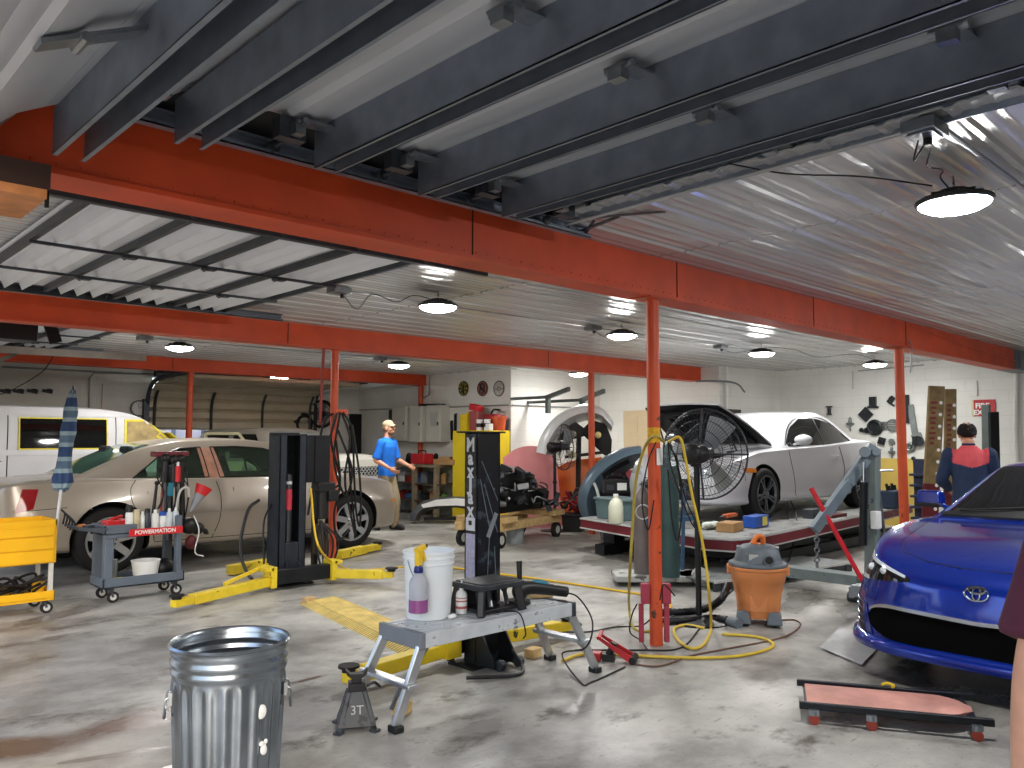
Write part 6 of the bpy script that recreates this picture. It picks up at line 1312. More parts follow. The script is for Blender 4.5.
b = MB(); b.torus(atD(643, 512, 7.9), .07, .006, 20, 6, 0, (pi/2, 0, HA-pi/2)); single('hose_ring', b, lgry, 'pale cable loop hanging on the brownish grey gas bottle', 'cable')

# ------------------------------------------------------------------ body panels, engine, second fan
def pslab(rows, d, th, name, m, label, cat, parent=None):     # rows of image points with a depth each -> a curved shell with thickness
    P = [[atD(x, y, d+dd) for x, y, dd in r] for r in rows]; P = [catmull(r, 5) for r in P]; P = [list(c) for c in zip(*[catmull(c, 4) for c in zip(*P)])]
    b = MB(); b.slab(P, cFw*th)
    return single(name, b, m, label, cat, ang=60) if not parent else b.build(name, m, parent, ang=60)
pslab([[(503, 458, .1), (516, 449, -.05), (530, 446, -.1), (545, 448, -.05), (556, 456, .1)], [(504, 474, .05), (516, 470, -.1), (532, 468, -.15), (548, 470, -.1), (558, 476, .05)], [(508, 505, 0), (520, 506, -.12), (535, 506, -.16), (550, 506, -.1), (561, 508, 0)], [(512, 530, -.05), (522, 533, -.12), (537, 534, -.15), (552, 534, -.1), (562, 534, 0)]], 13.6, .03, 'car_bonnet', M_('salmon_primer', '#d98a8c', .4, 0, .06, 3), 'salmon pink car bonnet standing upright beside the yellow cabinet', 'car bonnet')
pslab([[(553, 470, .1), (568, 462, 0), (585, 459, 0), (602, 457, .1)], [(556, 495, .05), (570, 492, -.08), (586, 490, -.08), (602, 488, .05)], [(560, 536, 0), (572, 537, -.1), (587, 537, -.1), (602, 536, 0)]], 13.9, .04, 'orange_wing', M_('orange_body_panel', '#cf6a2b', .35, 0, .08, 3), 'bright orange car body panel standing behind the second pedestal fan', 'car panel')
t = thing('silver_bumper_cover', 'silver arched bumper cover hung high on a stand by the white wall', 'bumper', tuple(atD(575, 535, 13.4)*V((1, 1, 0)).x if False else (atD(575, 500, 13.4).x, atD(575, 500, 13.4).y, 0))); O = V(t.location)
arc = [(536, 452), (541, 436), (552, 420), (568, 409), (585, 404), (600, 407), (610, 416), (614, 424)]; inn = [(556, 457), (558, 444), (565, 432), (574, 425), (585, 421), (598, 421), (606, 427), (611, 432)]
A2 = catmull([(x, y, 0) for x, y in arc], 4); B2 = catmull([(x, y, 0) for x, y in inn], 4); b = MB()
b.slab([[atD(p.x*(1-u)+q_.x*u, p.y*(1-u)+q_.y*u, 13.3-.35*sin(pi*u)+.35*u)-O for u in (0, .25, .5, .75, 1)] for p, q_ in zip(A2, B2)], cFw*.03); b.build('cover', M_('silver_shell', '#dde1e2', .3, .05, .05, 4), t, ang=60)
b = MB()
for pts in ([(557, 440), (560, 424), (573, 420), (584, 428), (592, 420), (606, 424), (612, 440), (611, 458), (604, 455), (600, 440), (585, 436), (570, 440)],): b.slab([[atD(x, y, 13.5)-O for x, y in ((580+(x-580)*k, 432+(y-432)*k) for k in (1., .5, .02))] for x, y in pts+pts[:1]], cFw*.06)
b.build('inner_foam', blk, t)
b = MB(); b.bar(atD(578, 500, 13.6)-O, atD(579, 428, 13.6)-O, .06, .06); b.bar(atD(565, 457, 13.5)-O, atD(606, 452, 13.5)-O, .05, .05); b.bar((-.25, 0, .03), (.25, 0, .03), .06, .06); b.bar(V((0, 0, .03)), atD(578, 500, 13.6)-O, .06, .06); b.build('stand', blkm, t)
for x, y in ((573, 434), (598, 435), (573, 455)): b = MB(); b.sph(atD(x, y, 13.2)-O, .055, 12, 8); b.build('yellow_knob', M_('cream_yellow', '#dccf8e', .5), t)
b = MB()
for k, ((xa, ya), (xb, yb)) in enumerate((((548, 397), (569, 389)), ((582, 400), (604, 391)))):
    p, r = atD(xa, ya, 14.0), atD(xb, yb, 13.2); b = MB(); b.bar(p, r, .05, .07); b.bar(p+V((0, 0, .03)), p+V((0, 0, -.28)), .06, .08); e = onY(xa, ya, YD); b.bar(p, (p.x, YD, p.z), .05, .05)
    single('wall_bracket', b, M_('grey_green_steel', '#5d6663', .5, .3), ['grey wall bracket arm left above the silver bumper cover', 'grey wall bracket arm right above the silver bumper cover'][k], 'bracket')
# blue grey bumper cover on the floor
t = thing('blue_grey_bumper_cover', 'blue grey bumper cover leaning at the left end of the rack', 'bumper', (atD(600, 515, 11.9).x, atD(600, 515, 11.9).y, 0)); O = V(t.location)
arc = [(585, 524), (578, 505), (580, 488), (590, 470), (606, 456), (624, 448), (641, 446)]; inn = [(599, 522), (599, 506), (603, 495), (610, 485), (619, 477), (631, 469), (643, 463)]
A2 = catmull([(x, y, 0) for x, y in arc], 4); B2 = catmull([(x, y, 0) for x, y in inn], 4); b = MB()
b.slab([[atD(p.x*(1-u)+q_.x*u, p.y*(1-u)+q_.y*u, 11.9-.3*sin(pi*min(1, u*1.2))+.3*u)-O for u in (0, .2, .4, .6, .8, 1)] for p, q_ in zip(A2, B2)], cFw*.03); b.build('cover', M_('slate_blue_paint', '#5d7180', .35, .1, .08, 4), t, ang=60)
b = MB(); b.slab([[atD(p.x, p.y, 11.85+.1)-O, atD(p.x+6, p.y+9, 11.95)-O, atD(p.x+12, p.y+16, 12.0)-O] for p in B2[:19]], cFw*.05); b.build('inner_liner', blk, t)
b = MB(); b.tube([atD(x, y, 11.5)-O for x, y in ((594, 483), (597, 490), (599, 500), (596, 503))], .02, 8); b.build('bright_strip', wht, t)
b = MB(); b.slab([[atD(x, y, 11.62+.02*k)-O for k, (x, y) in enumerate(r)] for r in ([(602, 474), (603, 477), (604, 480)], [(614, 466), (615, 468), (616, 470)], [(628, 459), (629, 461), (630, 463)])], cFw*.03); b.build('grille_slot', blk, t)

# second pedestal fan, seen edge on: a copy
dfan = [o for o in COL.objects if o.name == 'drum_fan'][0]; q = G(555, 531)
f2 = dup(dfan, (q.x, q.y, 0), R(-43.7+22)-FA, 'grey caged pedestal fan seen edge on before the salmon bonnet')
# engine on wooden dolly
a, c = G(500, 541, .1), G(556, 530, .1); dv = c-a; t = thing('wooden_dolly', 'wooden dolly on four wheels carrying a heap of engine parts', 'dolly', (a.x, a.y, 0), atan2(dv.y, dv.x)); Ld = dv.length
b = MB(); b.bb((-.1, -.03, .22), (Ld+.1, .1, .33)); b.bb((-.1, .55, .22), (Ld+.1, .68, .33)); b.build('side_beam', woodm, t, bevel=.008)
for x in (.05, Ld-.15): b = MB(); b.bb((x-.06, -.1, .33), (x+.25, .72, .41)); b.build('cross_beam', woodm, t, bevel=.008)
for x, y in ((.0, .0), (Ld, .0), (.0, .62), (Ld, .62)): b = MB(); b.cyl((x, y-.03, .11), (x, y+.03, .11), .11, n=20); b.cyl((x, y-.034, .11), (x, y+.034, .11), .06, n=14, m=1); b.bar((x, y+.05, .11), (x, y+.05, .24), .03, .04, 1); b.build('wheel', [rub, lgry], t)
rz = atan2(dv.y, dv.x); t = thing('engine_heap', 'heap of dark engine and gearbox parts piled on the wooden dolly', 'engine', (a.x, a.y, .44), rz)
rng = random.Random(11); pm = [blkm, dsteel, M_('oily_black', '#0f1011', .35, .2, .2), M_('oily_grey', '#85888a', .4, .6, .3)]
b = MB(); b.bb((.02, .1, 0), (Ld-.2, .6, .3)); b.bb((.1, .15, .3), (Ld*.7, .55, .55)); b.build('engine_block', pm[2], t, bevel=.02)
for k in range(90):
    u = rng.random(); x = -.12+u*(Ld+.1); top = .66*(1-abs(u-.42)*1.1); y = rng.uniform(-.08, .6); z = rng.uniform(.02, max(.1, top)); b = MB(); m = pm[rng.choice((0, 1, 1, 2, 3, 3))]; r = rng.random()
    if r < .35: d_ = V((rng.uniform(-1, 1), rng.uniform(-.6, .6), rng.uniform(-.3, .4))).normalized()*rng.uniform(.08, .2); b.cyl((x, y, z), V((x, y, z))+d_, rng.uniform(.02, .05), rng.uniform(.02, .05), 10); nm = 'pipe'
    elif r < .7: b.box((x, y, z), (rng.uniform(.08, .22), rng.uniform(.06, .12), rng.uniform(.05, .12)), rz=rng.uniform(0, 3), rx=rng.uniform(-.5, .5), ry=rng.uniform(-.5, .5)); nm = 'housing'
    else: p_ = [V((x+rng.uniform(-.18, .18), y+rng.uniform(-.1, .1), z+rng.uniform(-.02, .12))) for _ in range(4)]; b.tube(p_, .013, 6, k=4); nm = 'hose'
    b.build(nm, m, t, bevel=.006 if nm == 'housing' else 0)
t = thing('grey_bucket', 'grey plastic bucket on the floor in front of the wooden dolly', 'bucket', tuple(G(515, 543)*V((1, 1, 0)).x if False else (G(515, 543).x, G(515, 543).y, 0))); b = MB(); b.lathe([(0, 0), (.115, 0), (.13, .26), (.14, .262), (.14, .285), (.132, .287), (.142, .3), (.14, .33), (.13, .33), (.12, .02), (0, .02)], 28, cap=False); b.build('shell', M_('grey_bucket', '#8d9698', .5, 0, .05), t)
q = G(574, 531); t = thing('black_tote', 'black plastic tote on the floor under the red cable heap', 'tote', (q.x, q.y, 0), .5); b = MB(); b.box((0, 0, .13), (.34, .28, .26), taper=1.1); b.box((0, 0, .27), (.42, .35, .04)); b.build('tote', blk, t, bevel=.01)
b = MB(); rng = random.Random(3)
for k in range(8): b.tube([(rng.uniform(-.18, .18), rng.uniform(-.15, .15), rng.uniform(0, .1)), (rng.uniform(-.2, .2), rng.uniform(-.15, .15), rng.uniform(.1, .36)), (rng.uniform(-.2, .2), rng.uniform(-.15, .15), rng.uniform(.1, .36)), (rng.uniform(-.15, .15), rng.uniform(-.15, .15), rng.uniform(0, .1))], .02, 6, m=k % 2)
b.sph((.04, -.05, .12), (.14, .1, .11), 12, 8, 1); single('cable_heap', b, [blk, M_('dark_red_plastic', '#8c1f2a', .5)], 'heap of black and red jump leads piled on the black tote', 'cables', (q.x, q.y, .29), 0, kind='stuff')

# ------------------------------------------------------------------ back left wall: bench, cabinets, yellow cabinet
def onE(x, y): return onX(x, y, XE)
# work bench along the step wall
ya, yb = onE(398, 460).y, onE(462, 460).y; zt = .98
t = thing('work_bench', 'long cluttered wooden work bench along the grey wall', 'bench', (XE-.02, (ya+yb)/2, 0)); hl = abs(ya-yb)/2
b = MB(); b.bb((-.62, -hl, zt-.05), (0, hl, zt)); b.build('worktop', M_('bench_wood', '#8d8069', .7, 0, .25, 9), t, bevel=.006)
for z in (.3, .62): b = MB(); b.bb((-.58, -hl, z-.03), (0, hl, z)); b.build('shelf', M_('dark_bench_board', '#4f463a', .8, 0, .25, 9), t)
for y in (-hl+.05, -hl*.3, hl*.35, hl-.05): b = MB(); b.bb((-.6, y-.04, 0), (-.52, y+.04, zt-.05)); b.build('leg', M_('bench_wood', '#8d8069', .7), t)
rng = random.Random(8); cm = [blk, dsteel, M_('dull_red', '#8f2f2a', .5), M_('dull_green', '#5d8a4c', .6), gry, wht, card, M_('dull_blue', '#3d6aa6', .5)]
words = ['black', 'dark steel', 'dull red', 'dull green', 'grey', 'white', 'cardboard brown', 'dull blue']
spots = {.30: 'bottom shelf', .62: 'middle shelf'}
for z, nm in spots.items():
    for k in range(8):
        y = -hl+.15+(2*hl-.3)*k/7; i = (k*3+int(z*10)) % 8; h = rng.uniform(.08, .22); b = MB()
        if k % 3 == 0: b.cyl((0, 0, 0), (0, 0, h), rng.uniform(.05, .09), n=14); b.cyl((0, 0, h), (0, 0, h+.02), .04, n=12)
        else: b.box((0, 0, h/2), (rng.uniform(.15, .3), rng.uniform(.12, .22), h)); b.box((0, 0, h+.006), (.08, .05, .012))
        single('stored_can' if k % 3 == 0 else 'stored_box', b, cm[i], f'{words[i]} {"can" if k % 3 == 0 else "box"} on the bench {nm}, {["first", "second", "third", "fourth", "fifth", "sixth", "seventh", "eighth"][k]} from the yellow cabinet', 'can' if k % 3 == 0 else 'box', (XE-.33, (ya+yb)/2+y, z), rng.uniform(-.3, .3), 'clutter on the bench shelves', .006)
q = onX(420, 457, XE-.5); t = thing('tool_case', 'red tool case on top of the work bench', 'tool box', (XE-.45, q.y, zt)); b = MB(); b.box((0, 0, .11), (.24, .42, .2)); b.build('case', M_('bright_red_plastic', '#c8262c', .4), t, bevel=.012); b = MB(); b.tube([(0, -.12, .21), (0, -.1, .26), (0, .1, .26), (0, .12, .21)], .012, 8); b.build('handle', blk, t)
q = onX(446, 457, XE-.5); b = MB(); b.box((0, 0, .06), (.3, .55, .1)); b.box((.02, .1, .13), (.2, .25, .05), rz=.3); single('cardboard_tray', b, card, 'flat cardboard tray on the right end of the work bench', 'box', (XE-.42, q.y, zt), .1)
for k, (x, lb) in enumerate(((405, 'black coiled tool left on the bench beside the red case'), (432, 'black pliers heap on the bench right of the red case'), (452, 'black cable bunch on the bench beside the yellow cabinet'))):
    q = onX(x, 456, XE-.35); b = MB()
    for j_ in range(4): b.torus((.02*j_, .03*j_, .03+.03*j_), .08, .016, 14, 6, 0, (.4*j_, .9+.3*j_, 0))
    single('coiled_lead', b, cord, lb, 'cable', (XE-.25, q.y, zt))
# grey electric cabinets
def ecab(x0, x1, y0, y1, m, label, dp=.22, panel=False, ang=0, off=.002):
    a, c = onE(x0, y0), onE(x1, y1); t = thing('electric_cabinet', label, 'cabinet', (XE-dp/2-off, (a.y+c.y)/2, (a.z+c.z)/2)); w_, h_ = abs(a.y-c.y), abs(a.z-c.z)
    b = MB(); b.box((0, 0, 0), (dp, w_, h_)); b.build('box', m, t, bevel=.006); b = MB(); b.box((-dp/2-.006, 0, 0), (.012, w_*.92, h_*.95)); o = b.build('door', m, t, bevel=.004)
    if panel: b = MB(); b.box((-dp/2-.014, w_*-.1, h_*.12), (.008, w_*.5, h_*.4)); b.build('inner_panel', lgry, o, bevel=.003)
    b = MB(); b.box((-dp/2-.02, -w_*.36, 0), (.015, .03, .06)); b.build('latch', dsteel, o)
ec = M_('cabinet_grey', '#cbcbc2', .5, 0, .06, 3)
ecab(404, 418, 407, 441, ec, 'grey electric cabinet left of the orange wall post', .3); ecab(422, 434, 407, 442, ec, 'narrow grey electric cabinet right of the orange wall post', .2, off=.115); ecab(435.5, 450, 406, 442, ec, 'grey electric cabinet with inset panel, rightmost on the wall', .24, True)
ecab(396, 403, 410, 441, M_('dark_cabinet', '#3d3c38', .6, 0, .2), 'dark open electric box at the left end of the grey cabinets', .18)
b = MB(); a = onE(393, 412); c = onE(395, 440); b.bb((XE-.04, a.y-.06, c.z), (XE-.002, a.y+.06, a.z)); single('wood_plank', b, woodm, 'narrow wooden strip on the wall left of the dark electric box', 'plank')
b = MB()
for k in range(11): q = onE(424+k*2.4, 405.5); b.box((XE-.1, q.y, q.z), (.05, .05, .05), rx=.5)
single('parts_strip', b, blk, 'row of small black clips on top of the grey electric cabinets', 'clips', kind='stuff')
conduit([onE(330, 411)+V((-.02, 0, 0)), onE(510, 405)+V((-.02, 0, 0))], 'long grey conduit along the grey wall above the cabinets', .014)
conduit([(XE+.02, YD-.02, onE(511, 405).z), (XC-.03, YD-.02, onE(511, 405).z)], 'long grey conduit along the white lit wall', .014)
conduit([onE(431, 372)+V((-.03, 0, .0)), onE(430, 395)+V((-.03, 0, 0)), onE(424, 398)+V((-.03, 0, 0))], 'short pipe elbow beside the orange wall post', .016)
# three round wall emblems
for k, (x, bg_, fg, lb) in enumerate(((464, '#8d8136', '#23241c', 'round yellow and black emblem disc, leftmost of three on the grey wall'), (483, '#8f5a55', '#261d1c', 'round red and black emblem disc, middle of three on the grey wall'), (499.5, '#b2b0a8', '#3a3a38', 'round black outlined white emblem, rightmost of three on the grey wall'))):
    q = onE(x, 388.5); t = thing('wall_emblem', lb, 'emblem', (XE-.004, q.y, q.z), 0, 'round emblems on the grey wall'); Mr = (0, -pi/2, 0); b = MB(); b.cyl((0, 0, 0), (-.012, 0, 0), .145, n=32); b.build('disc', M_('emblem_'+bg_, bg_, .6), t)
    b = MB(); b.torus((-.013, 0, 0), .137, .009, 32, 6, 0, (0, pi/2, 0)); 
    if k == 0:
        for a in range(7): b.bar((-.014, .05*cos(a*.9), .05*sin(a*.9)), (-.014, .12*cos(a*.9), .12*sin(a*.9)), .03, .006, 0, (1, 0, 0))
        b.bar((-.014, 0, -.11), (-.014, 0, .05), .05, .006, 0, (1, 0, 0))
    elif k == 1: b.bar((-.014, -.08, -.08), (-.014, .08, .08), .03, .006, 0, (1, 0, 0)); b.torus((-.014, 0, .03), .06, .012, 18, 5, 0, (0, pi/2, 0)); b.torus((-.014, .02, -.05), .05, .012, 18, 5, 0, (0, pi/2, 0))
    else: b.tube([(-.014, -.13, 0), (-.014, -.05, -.01), (-.014, 0, .03), (-.014, .05, -.01), (-.014, .13, 0)], .006, 6); b.tube([(-.014, -.05, -.01), (-.014, 0, -.045), (-.014, .05, -.01)], .006, 6)
    b.build('ring_and_figure', M_('emblem_'+fg, fg, .6), t)
# yellow cabinet and what stands on it
yk0, yk1 = onX(453, 460, XE-.5).y, onX(509, 460, XE-.04).y; yc_ = (yk0+yk1)/2; yw_ = abs(yk0-yk1); zc = 1.62
t = thing('safety_cabinet', 'tall yellow steel safety cabinet against the grey wall behind the lettered lift', 'cabinet', (XE-.27, yc_, 0)); b = MB(); b.bb((-.24, -yw_/2, 0), (.25, yw_/2, zc)); b.build('body', M_('bright_yellow_cabinet', '#e3c92a', .4, 0, .05, 4), t, bevel=.008)
for s in (-1, 1): b = MB(); b.bb((-.256, min(s*.01, s*(yw_/2-.02)), .06), (-.24, max(s*.01, s*(yw_/2-.02)), zc-.05)); o = b.build('door', M_('bright_yellow_cabinet', '#e3c92a'), t, bevel=.005); b = MB(); b.box((-.262, s*.05, 1.0), (.02, .03, .12)); b.build('handle', blk, o)
b = MB(); b.box((-.258, -yw_/2+.2, zc-.2), (.004, .07, .06)); b.build('label', M_('orange_label', '#c98a1e', .5), t)
q = onX(503, 460, XE-.6); b = MB(); b.torus((XE-.56, yc_-yw_*.36, 1.12), .13, .02, 20, 8, 0, (0, pi/2+.1, 0)); single('coiled_hose', b, M_('mustard_hose', '#b88a26', .5), 'mustard coiled hose hung on the front of the yellow cabinet', 'hose')
def ontop(x): return onX(x, 430, XE-.4).y
t = thing('oil_jug', 'yellow plastic jug on top of the yellow cabinet, leftmost', 'jug', (XE-.35, ontop(464), zc)); b = MB(); b.box((0, 0, .15), (.14, .2, .3)); b.cyl((0, -.05, .3), (0, -.05, .35), .03, n=12); b.tube([(0, .06, .3), (0, .09, .25), (0, .09, .12)], .018, 8); b.build('jug', M_('lemon_plastic', '#e0c425', .4), t, bevel=.025)
t = thing('fuel_can', 'tall faded red fuel can on top of the yellow cabinet', 'fuel can', (XE-.3, ontop(473), zc)); b = MB(); b.box((0, 0, .18), (.2, .24, .36)); b.build('can', M_('faded_red', '#9a4f4e', .5), t, bevel=.03); b = MB(); b.box((-.0, .02, .42), (.16, .26, .12), rx=.2); b.build('lid', M_('bright_red_plastic', '#c8262c', .4), t, bevel=.02)
t = thing('fuel_can', 'low red fuel can with black spout on the yellow cabinet', 'fuel can', (XE-.16, ontop(484), zc)); b = MB(); b.box((0, 0, .15), (.2, .3, .3)); b.build('can', M_('dark_red_can', '#9d2e33', .45), t, bevel=.03); b = MB(); b.tube([(0, .08, .3), (0, 0, .38), (0, -.16, .37)], .018, 8); b.build('spout', blk, t)
for x, lb in ((480.5, 'white spray can with black print on the yellow cabinet, left of pair'), (488, 'white spray can with black print on the yellow cabinet, right of pair')):
    t = thing('paint_can', lb, 'can', (XE-.42, ontop(x), zc), 0, 'white cans on the yellow cabinet'); b = MB(); b.cyl((0, 0, 0), (0, 0, .2), .06, n=18); b.build('can', wht, t); b = MB(); b.cyl((0, 0, .06), (0, 0, .13), .0605, n=18); b.build('print', blk, t)
t = thing('orange_tub', 'orange plastic tub behind the white cans on the yellow cabinet', 'tub', (XE-.2, ontop(491), zc)); b = MB(); b.lathe([(0, 0), (.1, 0), (.13, .22), (.14, .22), (.14, .25), (0, .25)], 22); b.build('tub', M_('orange_red_plastic', '#cf5a30', .45), t)
pb('black_box', 'black box at the right end of the yellow cabinet top', 'box', (XE-.14, min(yk0, yk1)+.12, zc), (.2, .2, .2), blk)
pb('white_carton', 'small white carton at the front of the yellow cabinet top', 'box', (XE-.44, ontop(491), zc), (.1, .1, .12), wht)
# dark grey bumper on the floor before the bench
t = thing('grey_bumper', 'white topped dark grey car bumper lying on the floor before the bench', 'bumper', (G(436, 523).x, G(436, 523).y, 0)); O = V(t.location); dB = dep(G(436, 523)); b = MB()
A2 = catmull([(409, 521, 0), (412, 512, 0), (422, 502, 0), (440, 498, 0), (460, 497, 0), (480, 500, 0)], 4); B2 = catmull([(419, 521, 0), (421, 515, 0), (428, 511, 0), (442, 508, 0), (460, 508, 0), (478, 512, 0)], 4)
b.slab([[atD(p.x*(1-u)+q_.x*u, p.y*(1-u)+q_.y*u, dB-.2*sin(pi*u))-O for u in (0, .3, .6, 1)] for p, q_ in zip(A2, B2)], cFw*.05); b.build('cover', M_('charcoal_plastic', '#4a4d50', .5, 0, .1), t, ang=60)
b = MB(); b.slab([[atD(x, y, dB-.26)-O for x, y in r] for r in ([(421, 505), (423, 508)], [(436, 500), (437, 506)], [(456, 498.5), (456, 505.5)], [(474, 500), (474, 507)])], cFw*.03); b.build('white_face', wht, t)
b = MB(); b.bar(atD(424, 519, dB+.1)-O, atD(474, 518, dB+.1)-O, .05, .06); b.build('lower_bar', blk, t)

# ------------------------------------------------------------------ rear wall, half raised door, yard beyond
d = thing('door_4', 'tan ribbed sectional door half raised at the back of the shop', 'garage door'); d['kind'] = 'structure'
tan = M_('tan_door_steel', '#b9b099', .5, .1, .08, 4)
zb = onY(200, 430, RY-.1).z; path = [(RY-.1, zb), (RY-.1, 2.0), (RY-.13, 2.2), (RY-.24, 2.38), (RY-.45, 2.5), (RY-.8, 2.54), (RY-1.9, 2.56)]
pp = catmull([(0, y, z) for y, z in path], 14); L_ = [0]
for a, c in zip(pp, pp[1:]): L_.append(L_[-1]+(c-a).length)
rows = []
N_ = 150
for i, p in enumerate(resample(pp, N_)):
    l = L_[-1]*i/(N_-1); ph = (l % .19)/.19; o = .05*max(0, min(1, min(ph, 1-ph)*7-.4)); a = pp[max(0, min(len(pp)-2, int(i/(N_-1)*(len(pp)-1))))]; c = pp[min(len(pp)-1, int(i/(N_-1)*(len(pp)-1))+1)]; tn = (c-a).normalized(); nrm = V((0, -tn.z, tn.y)); nrm = nrm if nrm.y < 0 or nrm.z < 0 else -nrm
    rows.append([V((x, p.y+nrm.y*o, p.z+nrm.z*o)) for x in (DX0-.09, DX1+.09)])
b = MB(); b.slab(rows, V((0, .012, .012))); b.build('door_panel', tan, d, ang=25)
for f in (.0, .335, .665, 1.):
    x = DX0+(DX1-DX0)*f; b = MB(); b.tube([(x, y-.05, z-.04) for y, z in [(p.y, p.z) for p in pp[:44]]], .03, 4, k=1); b.build('stile', dsteel, d)
for x in (DX0-.12, DX1+.12): b = MB(); b.bb((x-.06, RY-.14, 0), (x+.06, RY-.01, 2.2)); b.tube([(x, RY-.1, 2.1), (x, RY-.3, 2.45), (x, RY-.8, 2.56), (x, RY-2.1, 2.58)], .04, 6); b.build('track', dsteel, d)
b = MB(); b.cyl((DX0, RY-.12, 2.68), (DX1, RY-.12, 2.68), .06, n=14); b.build('spring_tube', dsteel, d)
b = MB(); b.bb((-1, 17.6, 0), (14, 17.7, 2.6)); struct('wall_outside', b, M_('white_fence_panel', '#c9cfe0', .6, 0, .04), 'white panels in the yard beyond the half raised door')
for x in (6.05, 6.75, 7.4, 8.05, 8.9):
    b = MB(); b.bb((x-.03, 17.5, 0), (x+.03, 17.58, 2.6)); single('fence_post', b, M_('grey_blue_post', '#6f7d94', .5), f'grey blue fence post in the yard, {["leftmost", "second from left", "third from left", "fourth from left", "rightmost"][[6.05, 6.75, 7.4, 8.05, 8.9].index(x)]} behind the half raised door', 'post', group='yard fence posts')
q = onY(222, 448, 16.3); t = thing('glazed_crate', 'dark framed box with bluish panes seen under the half raised door', 'crate', (q.x, 16.3, 0)); b = MB(); b.bb((-.22, -.18, .0), (.25, .18, 1.62)); b.build('frame', M_('dark_blue_grey', '#26323c', .4), t, bevel=.01)
for x in (-.11, .13): b = MB(); b.box((x, -.185, 1.4), (.18, .01, .3)); b.build('pane', M_('blue_grey_pane', '#5c7a8c', .15), t)
# rear wall fittings
def onB(x, y): return onY(x, y, RY)
t = thing('wall_clock', 'round white wall clock on the back wall above the van', 'clock', tuple(onB(138.5, 408.5)+V((0, -.03, 0)))); b = MB(); b.cyl((0, .03, 0), (0, -.01, 0), .15, n=30); b.torus((0, -.01, 0), .14, .014, 30, 6, 0, (pi/2, 0, 0)); b.build('case', gry, t); b = MB(); b.cyl((0, -.01, 0), (0, -.014, 0), .13, n=30); b.build('face', wht, t); b = MB(); b.bar((0, -.017, 0), (.06, -.017, .05), .01, .004); b.bar((0, -.017, 0), (-.03, -.017, .1), .008, .004)
for k in range(12): b.box((.11*sin(k*pi/6), -.016, .11*cos(k*pi/6)), (.01, .004, .01))
b.build('hands', blk, t)
a, c = onB(102, 384), onB(122, 412); b = MB(); b.bb((a.x, RY-.04, c.z), (c.x, RY-.001, a.z)); single('painted_board', b, wallm, 'white painted board fixed on the back wall left of the clock', 'board', bevel=.005)
conduit([onB(89, 412)+V((0, -.02, 0)), onB(89, 378)+V((0, -.02, 0)), onB(94, 373)+V((0, -.02, 0)), onB(150, 374)+V((0, -.02, 0))], 'thin grey pipe bent over the back wall above the van', .014)
conduit([onB(2, 367)+V((0, -.02, 0)), onB(182, 376)+V((0, -.02, 0))], 'long horizontal pipe along the top of the back wall', .016)
for k, x in enumerate((5, 18, 32, 47)):
    q = onB(x, 391.5); b = MB(); b.box((0, -.02, 0), (.16, .03, .05), ry=.2); b.sph((.03, -.02, .02), (.06, .02, .03), 8, 6); single('black_clip', b, blk, ['black clip on the back wall nearest the left edge', 'black clip on the back wall, second from the left edge', 'black clip on the back wall, third from the left edge', 'black clip on the back wall, fourth from the left edge'][k], 'clip', tuple(q), group='black clips on the back wall')
a, c = onB(349, 414), onB(365, 457); b = MB(); b.bb((a.x, RY-.06, c.z-.2), (c.x, RY-.001, a.z)); o = struct('window_1', b, M_('black_opening', '#0d0e10', .5), 'dark tall opening in the back wall left of the man in blue', 'window')
q = onB(319, 414); t = thing('wall_fan', 'round black wall fan on the back wall behind the cable post', 'fan', (q.x, RY-.12, q.z)); b = MB(); b.torus((0, 0, 0), .28, .03, 30, 8, 0, (pi/2, 0, 0))
for k in range(4): b.torus((0, -.04, 0), .06+.055*k, .006, 24, 5, 0, (pi/2, 0, 0))
b.build('cage', blk, t); b = MB()
for k in range(5):
    a = k*2*pi/5; b.bar((.04*cos(a), 0, .04*sin(a)), (.25*cos(a), .02, .25*sin(a)), .1, .012, 0, (0, 1, 0))
b.build('blade', steel, t); b = MB(); b.cyl((0, .1, 0), (0, -.06, 0), .07, n=16); b.build('motor', blk, t)
q = onB(301, 424); b = MB(); b.torus((0, 0, 0), .17, .07, 24, 10, 0, (pi/2, 0, 0)); single('spare_tyre', b, rub, 'black tyre hung on the back wall right of the half raised door', 'tyre', (q.x, RY-.09, q.z))
# cable loops on the post by the sedan
b0 = V((4.98, 8.3, 0)); dP = dep(b0)
for k, (xs, lb) in enumerate((([(338, 412), (325, 420), (318, 450), (312, 490), (308, 515)], 'loose black cable sweeping left from the cable post'), ([(336, 413), (331, 440), (340, 480), (334, 515), (338, 540), (350, 530)], 'black cable loop hanging straight down the cable post'), ([(342, 413), (350, 440), (345, 480), (352, 520), (356, 535), (352, 500), (348, 450)], 'black cable loop in the middle right of the cable post'), ([(343, 412), (352, 430), (354, 470), (356, 510), (360, 525), (360, 480), (352, 425)], 'longest black cable loop, rightmost on the cable post'), ([(340, 412), (334, 460), (345, 495), (352, 470), (338, 430)], 'short crossing black cable loop on the cable post'), ([(337, 413), (322, 470), (332, 486), (340, 480), (336, 440)], 'black cable loop hanging left across the cable post'))):
    b = MB(); b.tube([atD(x, y, dP-.08-.012*k) for x, y in xs], .013, 6, k=8); single('hung_cable', b, cord, lb, 'cable', group='cables hung on the post')
b = MB(); b.box(tuple(atD(341, 412, dP-.05)), (.16, .05, .06)); single('cable_hook', b, orgw, 'orange hook bracket on the cable post', 'hook')
b = MB(); b.tube([atD(324, 348, dP+.1), atD(322, 380, dP+.1), atD(320, 425, dP+.1)], .018, 8); single('drop_pipe', b, M_('rust_red_bar', '#8d3b33', .5), 'thin red drop pipe hanging left of the cable post', 'pipe')
